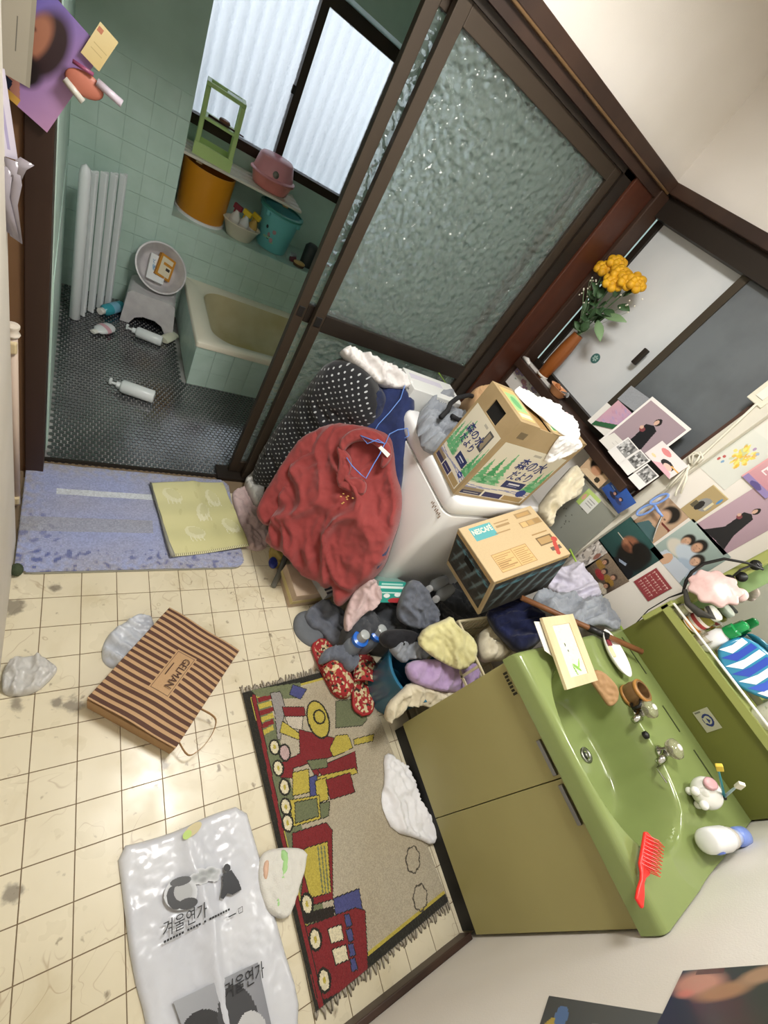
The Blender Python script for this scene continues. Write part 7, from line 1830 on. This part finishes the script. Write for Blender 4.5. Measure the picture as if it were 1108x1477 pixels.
poster('sky_photo', 'photo of a pink evening sky over dark green on the sill', 'photo', ((892, 577), (916, 600), (890, 620), (853, 612)), cv, pl=off(.007), rect=False)
poster('dress_photo', 'white bordered photo of a figure in a long black dress on the sill', 'photo', ((943, 572), (996, 619), (916, 682), (864, 634)), dress(90, 110, '#a39097', True), pl=off(.010))
cv = Canvas(40, 30, '#d6d3cd'); cv.rect(.5, .3, .8, .34, '#b8b5b0').rect(.5, .5, .7, .53, '#b8b5b0')
poster('blank_card', 'blank white card at the foot of the dress photo', 'card', ((886, 624), (904, 641), (880, 652), (864, 635)), cv, pl=off(.013), m=m_ppm, rect=False)
def bw(seed, a=.62):
    r_ = random.Random(seed); cv = Canvas(50, 50, '#e2e0de'); cv.rect(.08, .05, .92, a, '#8d8d8d')
    for k in range(40): cv.ell(r_.uniform(.14, .86), r_.uniform(.1, a - .06), .07, .06, r_.choice(['#2c2c2c', '#5a5a5a', '#b9b9b9', '#1c1c1c', '#d2d2d2']), .75, r_.random() * 3)
    cv.rect(0, a, 1, 1, '#e2e0de'); return cv
for sd, q, lab in ((1, ((906, 631), (924, 650), (892, 669), (876, 651)), 'black and white photo card beside the blank white card'), (2, ((924, 649), (939, 665), (906, 685), (891, 669)), 'black and white photo card in the middle of the three'), (3, ((934, 670), (951, 686), (923, 707), (905, 688)), 'black and white photo card at the end of the sill')):
    poster('photo_card', lab, 'photo', q, bw(sd), pl=off(.016), group='black and white photo cards on the sill')
cv = Canvas(50, 60, '#dcd3d2'); cv.ell(.35, .25, .17, .13, '#cf7f80').ell(.65, .62, .22, .18, '#221c1e').ell(.7, .68, .14, .13, '#dcb9ac').poly([(.3, 1), (.5, .75), (.9, .8), (1, 1)], '#dba9b4').ell(.2, .75, .09, .06, '#d9c79a').rect(.75, .5, 1, .56, '#d9a75a')
poster('pink_card', 'pale card with a pink dot and dark hair beside the white cable', 'card', ((956, 636), (992, 672), (966, 692), (930, 653)), cv, pl=off(.013), m=m_ppm)

# vase with roses
t = thing('vase', 'slender brown wooden vase on the window sill corner', 'vase', (1.835, 1.335, 1.119))
MB().lathe([(.0001, 0), (.024, 0), (.028, .01), (.034, .09), (.032, .16), (.024, .235), (.020, .235), (.026, .15), (.0001, .02)], 24, TR((1.832, 1.335, 1.119)), cap=False).build('vase_body', mat('vase wood', '#82481a', .35, col2='#6b3a13', scale=18, stretch=(1, 1, .15)), t, smooth='auto')
MB().lathe([(.029, .006), (.031, .008), (.031, .014), (.029, .016)], 24, TR((1.832, 1.335, 1.119)), cap=False).build('base_band', mat('vase tape', '#cfc8bc', .4), t, smooth=True)
t = thing('rose_bouquet', 'bouquet of yellow artificial roses with green leaves in the vase', 'flowers', (1.832, 1.335, 1.34))
m_rose = mat('rose yellow', '#dca91f', .6, col2='#c58f16', scale=40); m_leaf = mat('rose leaf', '#3f5a3a', .55, col2='#33502f', scale=30); m_leaf2 = mat('pale leaf', '#76926a', .55); m_wht = mat('baby breath', '#d9d4c2', .7)
base = Vector((1.832, 1.335, 1.345))
roses = [at(872, 388, 'x', 1.80), at(895, 395, 'x', 1.79), at(884, 408, 'x', 1.775), at(905, 405, 'x', 1.79), at(918, 408, 'x', 1.80), at(890, 380, 'x', 1.81)]
for c in roses:
    MB().tube([base, (base + c) / 2 + Vector((-.008, 0, 0)), c], .0025, 6).build('stem', m_leaf, t)
    d = (c - base).normalized(); d = (d + Vector((-.6, -.5, .2))).normalized()
    mmr = frame_m(c, d.cross(Vector((0, 0, 1))), d.cross(d.cross(Vector((0, 0, 1)))))
    r_ = MB()
    for ring, (n_, rad, zz, sz) in enumerate(((3, .009, .016, .014), (5, .018, .010, .018), (6, .028, .001, .022))):
        for k in range(n_):
            an = 2 * math.pi * k / n_ + ring * .5
            r_.sphere((rad * math.cos(an), rad * math.sin(an), zz), sz, sc=(.85, .85, .75), u=10, v=7, M=mmr)
    r_.build('rose', m_rose, t, smooth=True)
def leaf(c, d, n, L, w, m, name='leaf'):
    d = Vector(d).normalized(); x = d.cross(Vector(n)).normalized(); nn = x.cross(d)
    b = MB(); mid_ = []; rows = []
    for i in range(6):
        f = i / 5; ww = w * math.sin(math.pi * min(.98, f * .92 + .05)) 
        p = Vector(c) + d * L * f + nn * (-.12 * L * f * f)
        rows.append([b.bm.verts.new(p - x * ww + nn * ww * .25), b.bm.verts.new(p), b.bm.verts.new(p + x * ww + nn * ww * .25)])
    for a, q in zip(rows, rows[1:]):
        for j in range(2): b.bm.faces.new((a[j], a[j + 1], q[j + 1], q[j]))
    o = b.build(name, m, t, smooth=True); md = o.modifiers.new('thickness', 'SOLIDIFY'); md.thickness = .0008
rl_ = random.Random(5)
for k in range(26):
    f = rl_.uniform(.1, .8); c = base.lerp(roses[k % 6], f) + Vector((rl_.uniform(-.015, .01), rl_.uniform(-.02, .02), 0))
    leaf(c, (rl_.uniform(-.9, .1), rl_.uniform(-.8, .9), rl_.uniform(-.1, .7)), (-.7, -.3, .6), rl_.uniform(.045, .065), rl_.uniform(.014, .02), m_leaf)
for (u, v, u2, v2) in ((870, 455, 898, 460), (862, 462, 866, 486)):
    a = at(u, v, 'x', 1.80); b_ = at(u2, v2, 'x', 1.78); leaf(a, b_ - a, (-.8, -.3, .5), (b_ - a).length * 1.15, .019, m_leaf2)
for k in range(34):
    u, v = rl_.choice([(rl_.uniform(848, 862), rl_.uniform(385, 425)), (rl_.uniform(885, 928), rl_.uniform(425, 452)), (rl_.uniform(835, 850), rl_.uniform(405, 440))])
    c = at(u, v, 'x', rl_.uniform(1.79, 1.82)); MB().sphere(c, .0035, u=6, v=5).build('small_bloom', m_wht, t)
    if k % 3 == 0: MB().tube([base, base.lerp(c, .6) + Vector((0, 0, .01)), c], .0008, 4).build('sprig', m_leaf2, t)
# small bowl of odds and ends
q = at(806, 560, 'z', 1.12); q = Vector((1.815, 1.195, 1.119))
t = thing('orange_bowl', 'small orange plastic bowl on the window sill', 'bowl', q)
MB().lathe([(.0001, 0), (.026, 0), (.030, .004), (.044, .034), (.047, .036), (.041, .036), (.027, .006), (.0001, .004)], 28, TR(q), cap=False, sy=1.15).build('bowl', mat('peach plastic', '#d99a6a', .35), t, smooth='auto')
tag(MB().lathe([(.0001, 0), (.011, 0), (.012, .004), (.012, .04), (.0001, .042)], 14, TR(q + Vector((.0, -.018, .022)), rx=1.1), cap=False).build('metal_tube', mat('silver cap', '#b9bbbc', .25, metal=.8), smooth='auto'), 'small silver tube lying in the orange bowl', 'tube')
tag(MB().box((-.012, -.016, 0), (.012, .016, .018), TR(q + Vector((.0, .018, .024)), rx=.4)).build('sponge_scrap', mat('brown scrap', '#a5683c', .8), bevel=.004), 'small brown scrap in the orange bowl', 'scrap')
tag(MB().tube([(1.80, 1.47, 1.124), (1.80, 1.44, 1.13), (1.798, 1.41, 1.124)], [.008, .012, .007], 8).build('paper_twist', mat('white twist', '#cfcdc8', .7), smooth=True), 'white twist of paper on the sill corner', 'paper')

# scissors
t = thing('scissors', 'scissors with pale blue handles hung beside the cream trim', 'scissors', at(935, 730, 'x', 1.835))
m_bl = mat('pale blue plastic', '#7f9fe0', .3)
def loop(c, w, h, x): 
    return [at(c[0] + w * math.cos(a) - h * math.sin(a) * .5, c[1] + h * math.sin(a) + w * math.cos(a) * -.35, 'x', x) for a in [2 * math.pi * k / 18 for k in range(18)]]
MB().tube(loop((932, 735), 13, 7, 1.835), .0045, 8, closed=True).build('handle', m_bl, t, smooth=True)
MB().tube(loop((951, 720), 13, 6, 1.833), .0045, 8, closed=True).build('handle', m_bl, t, smooth=True)
MB().tube([at(944, 728, 'x', 1.834), at(950, 738, 'x', 1.836), at(956, 745, 'x', 1.838)], [.005, .006, .004], 8).build('shank', m_bl, t, smooth=True)
MB().tube([at(955, 744, 'x', 1.84), at(948, 760, 'x', 1.84), at(942, 778, 'x', 1.84)], [.004, .004, .001], 6).build('blade', m_chrome, t)
# white cord tied in a bow and switch box
t = thing('tied_cable', 'white cable tied in a bow along the cream wall trim', 'cable', at(1005, 665, 'x', 1.83))
m_cd = mat('white cable', '#dcd8c8', .5)
MB().tube([at(u, v, 'x', 1.832) for u, v in ((1092, 582), (1060, 612), (1030, 640), (1005, 664), (985, 685), (965, 705))], .0042, 8).build('cord_run', m_cd, t, smooth=True)
for pts in (((996, 668), (994, 658), (1002, 652), (1010, 656), (1006, 664), (998, 672)), ((998, 670), (1000, 656), (1010, 652), (1014, 660), (1006, 668)), ((994, 672), (986, 690), (976, 708), (974, 716)), ((992, 672), (990, 690), (982, 712)), ((994, 670), (975, 690), (962, 704))):
    MB().tube([at(u, v, 'x', 1.825) for u, v in pts], .004, 8).build('bow_strand', m_cd, t, smooth=True)
t = thing('switch_box', 'cream surface switch box at the top of the white cable', 'switch', at(1098, 574, 'x', 1.85))
c = at(1100, 572, 'x', 1.84)
MB().box((1.832, c.y - .03, c.z - .028), (1.8385, c.y + .03, c.z + .05)).build('box', mat('switch cream', '#dcd9c8', .4), t, bevel=.0025)
MB().box((1.829, c.y - .014, c.z - .008), (1.8325, c.y + .014, c.z + .03)).build('rocker', mat('switch white', '#e6e4da', .3), t, bevel=.001)

# ------------------------------------------------------------------ papers around the door post (top left)
def paper(name, label, cat, quad, y, cv, m=None, th=.0012, group=None):
    P4 = rect4([at(u, v, 'y', y) for u, v in quad]); return tag(printed(name, cv, *P4, m or m_pp, None, th), label, cat, group)
cv = Canvas(70, 90, '#7a6fb0'); cv.grad('#5f5aa8', '#b58ab0', .7); cv.soft(.40, .38, .34, .38, '#2c1a1f', k=3).soft(.26, .38, .2, .27, '#a06a52', k=2.5).soft(.3, .68, .33, .18, '#1c1416', k=3).soft(.18, .34, .06, .03, '#3a221c', .8).soft(.16, .5, .07, .03, '#7a3a34', .8).poly([(0, .7), (.3, .72), (.5, .95), (.3, 1), (0, 1)], '#a87466').poly([(0, .84), (.3, .84), (.34, 1), (0, 1)], '#182640').rect(.28, .93, .5, 1, '#c49a4a')
paper('purple_poster', 'purple poster with a dark haired portrait pinned to the door post', 'poster', ((62, -25), (150, 75), (68, 190), (-25, 110)), 1.425, cv)
cv = Canvas(40, 60, '#a8a291'); cv.rect(.9, 0, 1, 1, '#9a9584')
for k in range(3): cv.line([(.2 + .22 * k, .15 + .1 * k), (.2 + .22 * k, .7)], .012, '#6d6a60')
paper('grey_notice', 'grey paper notice with faint handwriting beside the purple poster', 'notice', ((0, -40), (68, -12), (30, 114), (-40, 84)), 1.39, cv, m_ppm)
cv = Canvas(20, 60, '#cfcadb'); cv.rect(.35, 0, .5, 1, '#8d86b4').rect(.7, .2, .8, .9, '#a7a0c4')
paper('lilac_leaflet', 'white and lilac leaflet hanging on the wall end', 'leaflet', ((-30, 92), (18, 100), (14, 225), (-30, 215)), 1.115, cv)
cv = Canvas(40, 44, '#d2bf8c'); cv.grad('#d8c798', '#cbb67e', 1.0); cv.rect(.05, .1, .3, .22, '#b8785e').rect(.2, .5, .9, .53, '#b5a272').rect(.2, .66, .8, .69, '#b5a272')
paper('yellow_note', 'pale yellow note clipped to the purple poster edge', 'note', ((147, 36), (173, 62), (142, 101), (113, 73)), 1.415, cv, m_ppm)
t = thing('key_ring_charm', 'pink oval charm with a clear strip hanging from the purple poster', 'charm', at(125, 125, 'y', 1.41))
c = at(122, 122, 'y', 1.41)
MB().sphere(c, .03, sc=(1.15, .3, .75)).build('oval', mat('terracotta pink', '#b8705c', .45), t, smooth=True)
for (a, b_, r_, cc) in (((93, 114), (120, 147), .007, '#c9c6bc'), ((140, 118), (176, 150), .008, '#c5bcc8'), ((105, 88), (135, 108), .004, '#8f4a6a')):
    MB().tube([at(*a, 'y', 1.405), at(*b_, 'y', 1.40)], r_, 8).build('strip', mat('strip ' + cc, cc, .3), t, smooth=True)
t = thing('film_streamer', 'torn clear film streamers hanging on the wall end', 'film', at(12, 290, 'y', 1.11))
for pts in (((16, 230), (22, 262), (16, 290), (24, 345)), ((8, 240), (4, 280), (12, 310), (20, 340)), ((18, 262), (28, 240), (40, 232))):
    P_ = [at(u, v, 'y', 1.105) for u, v in pts]; b = MB(); prev = None
    for k, p in enumerate(P_):
        row = [b.bm.verts.new(p + Vector((-.010, .002 * k, 0))), b.bm.verts.new(p + Vector((.010, -.004 * k, .0)))]
        if prev: b.bm.faces.new((prev[0], row[0], row[1], prev[1]))
        prev = row
    o = b.build('streamer', mat('streamer film', '#a7a0a8', .2, trans=.3), t, smooth=True); md = o.modifiers.new('thickness', 'SOLIDIFY'); md.thickness = .0008
# posters on the near wall at the bottom edge
cv = Canvas(90, 60, '#2b3148'); cv.grad('#283052', '#3a3836', .2)
cv.soft(.2, .22, .3, .24, '#c08a80', k=2).soft(.45, .34, .3, .14, '#a07a64', k=2, rot=-.4).soft(.72, .14, .24, .13, '#a88470', k=2, rot=-.5).soft(.12, .36, .1, .08, '#cf7f78', .8).rect(.15, .0, .4, .08, '#5a3448')
printed('hand_poster', cv, *[at(u, v, 'y', YN + .003) for u, v in ((985, 1400), (1150, 1388), (1150, 1520), (935, 1505))], m_pp, None, .0012)
tag(bpy.data.objects['hand_poster'], 'dark blue poster with reddish skin tones low on the cream wall', 'poster')
cv = Canvas(70, 30, '#3c4048'); cv.grad('#3a404c', '#565a60', .2).ell(.12, .7, .1, .3, '#b09a4c').ell(.18, .35, .06, .2, '#4f6f9f')
for k in range(12): cv.ell(.35 + .5 * rnd.random(), .5 + .4 * rnd.random(), .05, .12, rnd.choice(['#8d8f92', '#c9c7c0', '#2b2d30']), .7)
printed('grey_poster', cv, *[at(u, v, 'y', YN + .002) for u, v in ((792, 1436), (955, 1462), (965, 1520), (765, 1520))], m_pp, None, .0012)
tag(bpy.data.objects['grey_poster'], 'slate grey poster beside the dark blue poster on the cream wall', 'poster')
# ------------------------------------------------------------------ ceiling lamp (just above the picture)
t = thing('ceiling_lamp', 'round white ceiling lamp in the middle of the washroom', 'lamp', (.68, .62, ZC))
MB().lathe([(.20, 0), (.21, -.03), (.19, -.06), (.0001, -.075)], 32, Matrix.Translation((.68, .62, ZC - .001)), cap=False).build('shade', mat('lamp shade', '#ffffff', .5, emit='#fff4e2', estr=4.0), t, smooth=True)
MB().lathe([(.22, 0), (.22, -.012), (.20, -.012)], 32, Matrix.Translation((.68, .62, ZC)), cap=False).build('rim', mat('lamp rim', '#dddddd', .5), t)
ld = bpy.data.lights.new('ceiling_lamp_light', 'AREA'); ld.shape = 'DISK'; ld.size = .46; ld.energy = 31; ld.color = (1, .985, .955)
lo = bpy.data.objects.new('ceiling_lamp_light', ld); lo.location = (.68, .62, ZC - .085); link(lo, t)
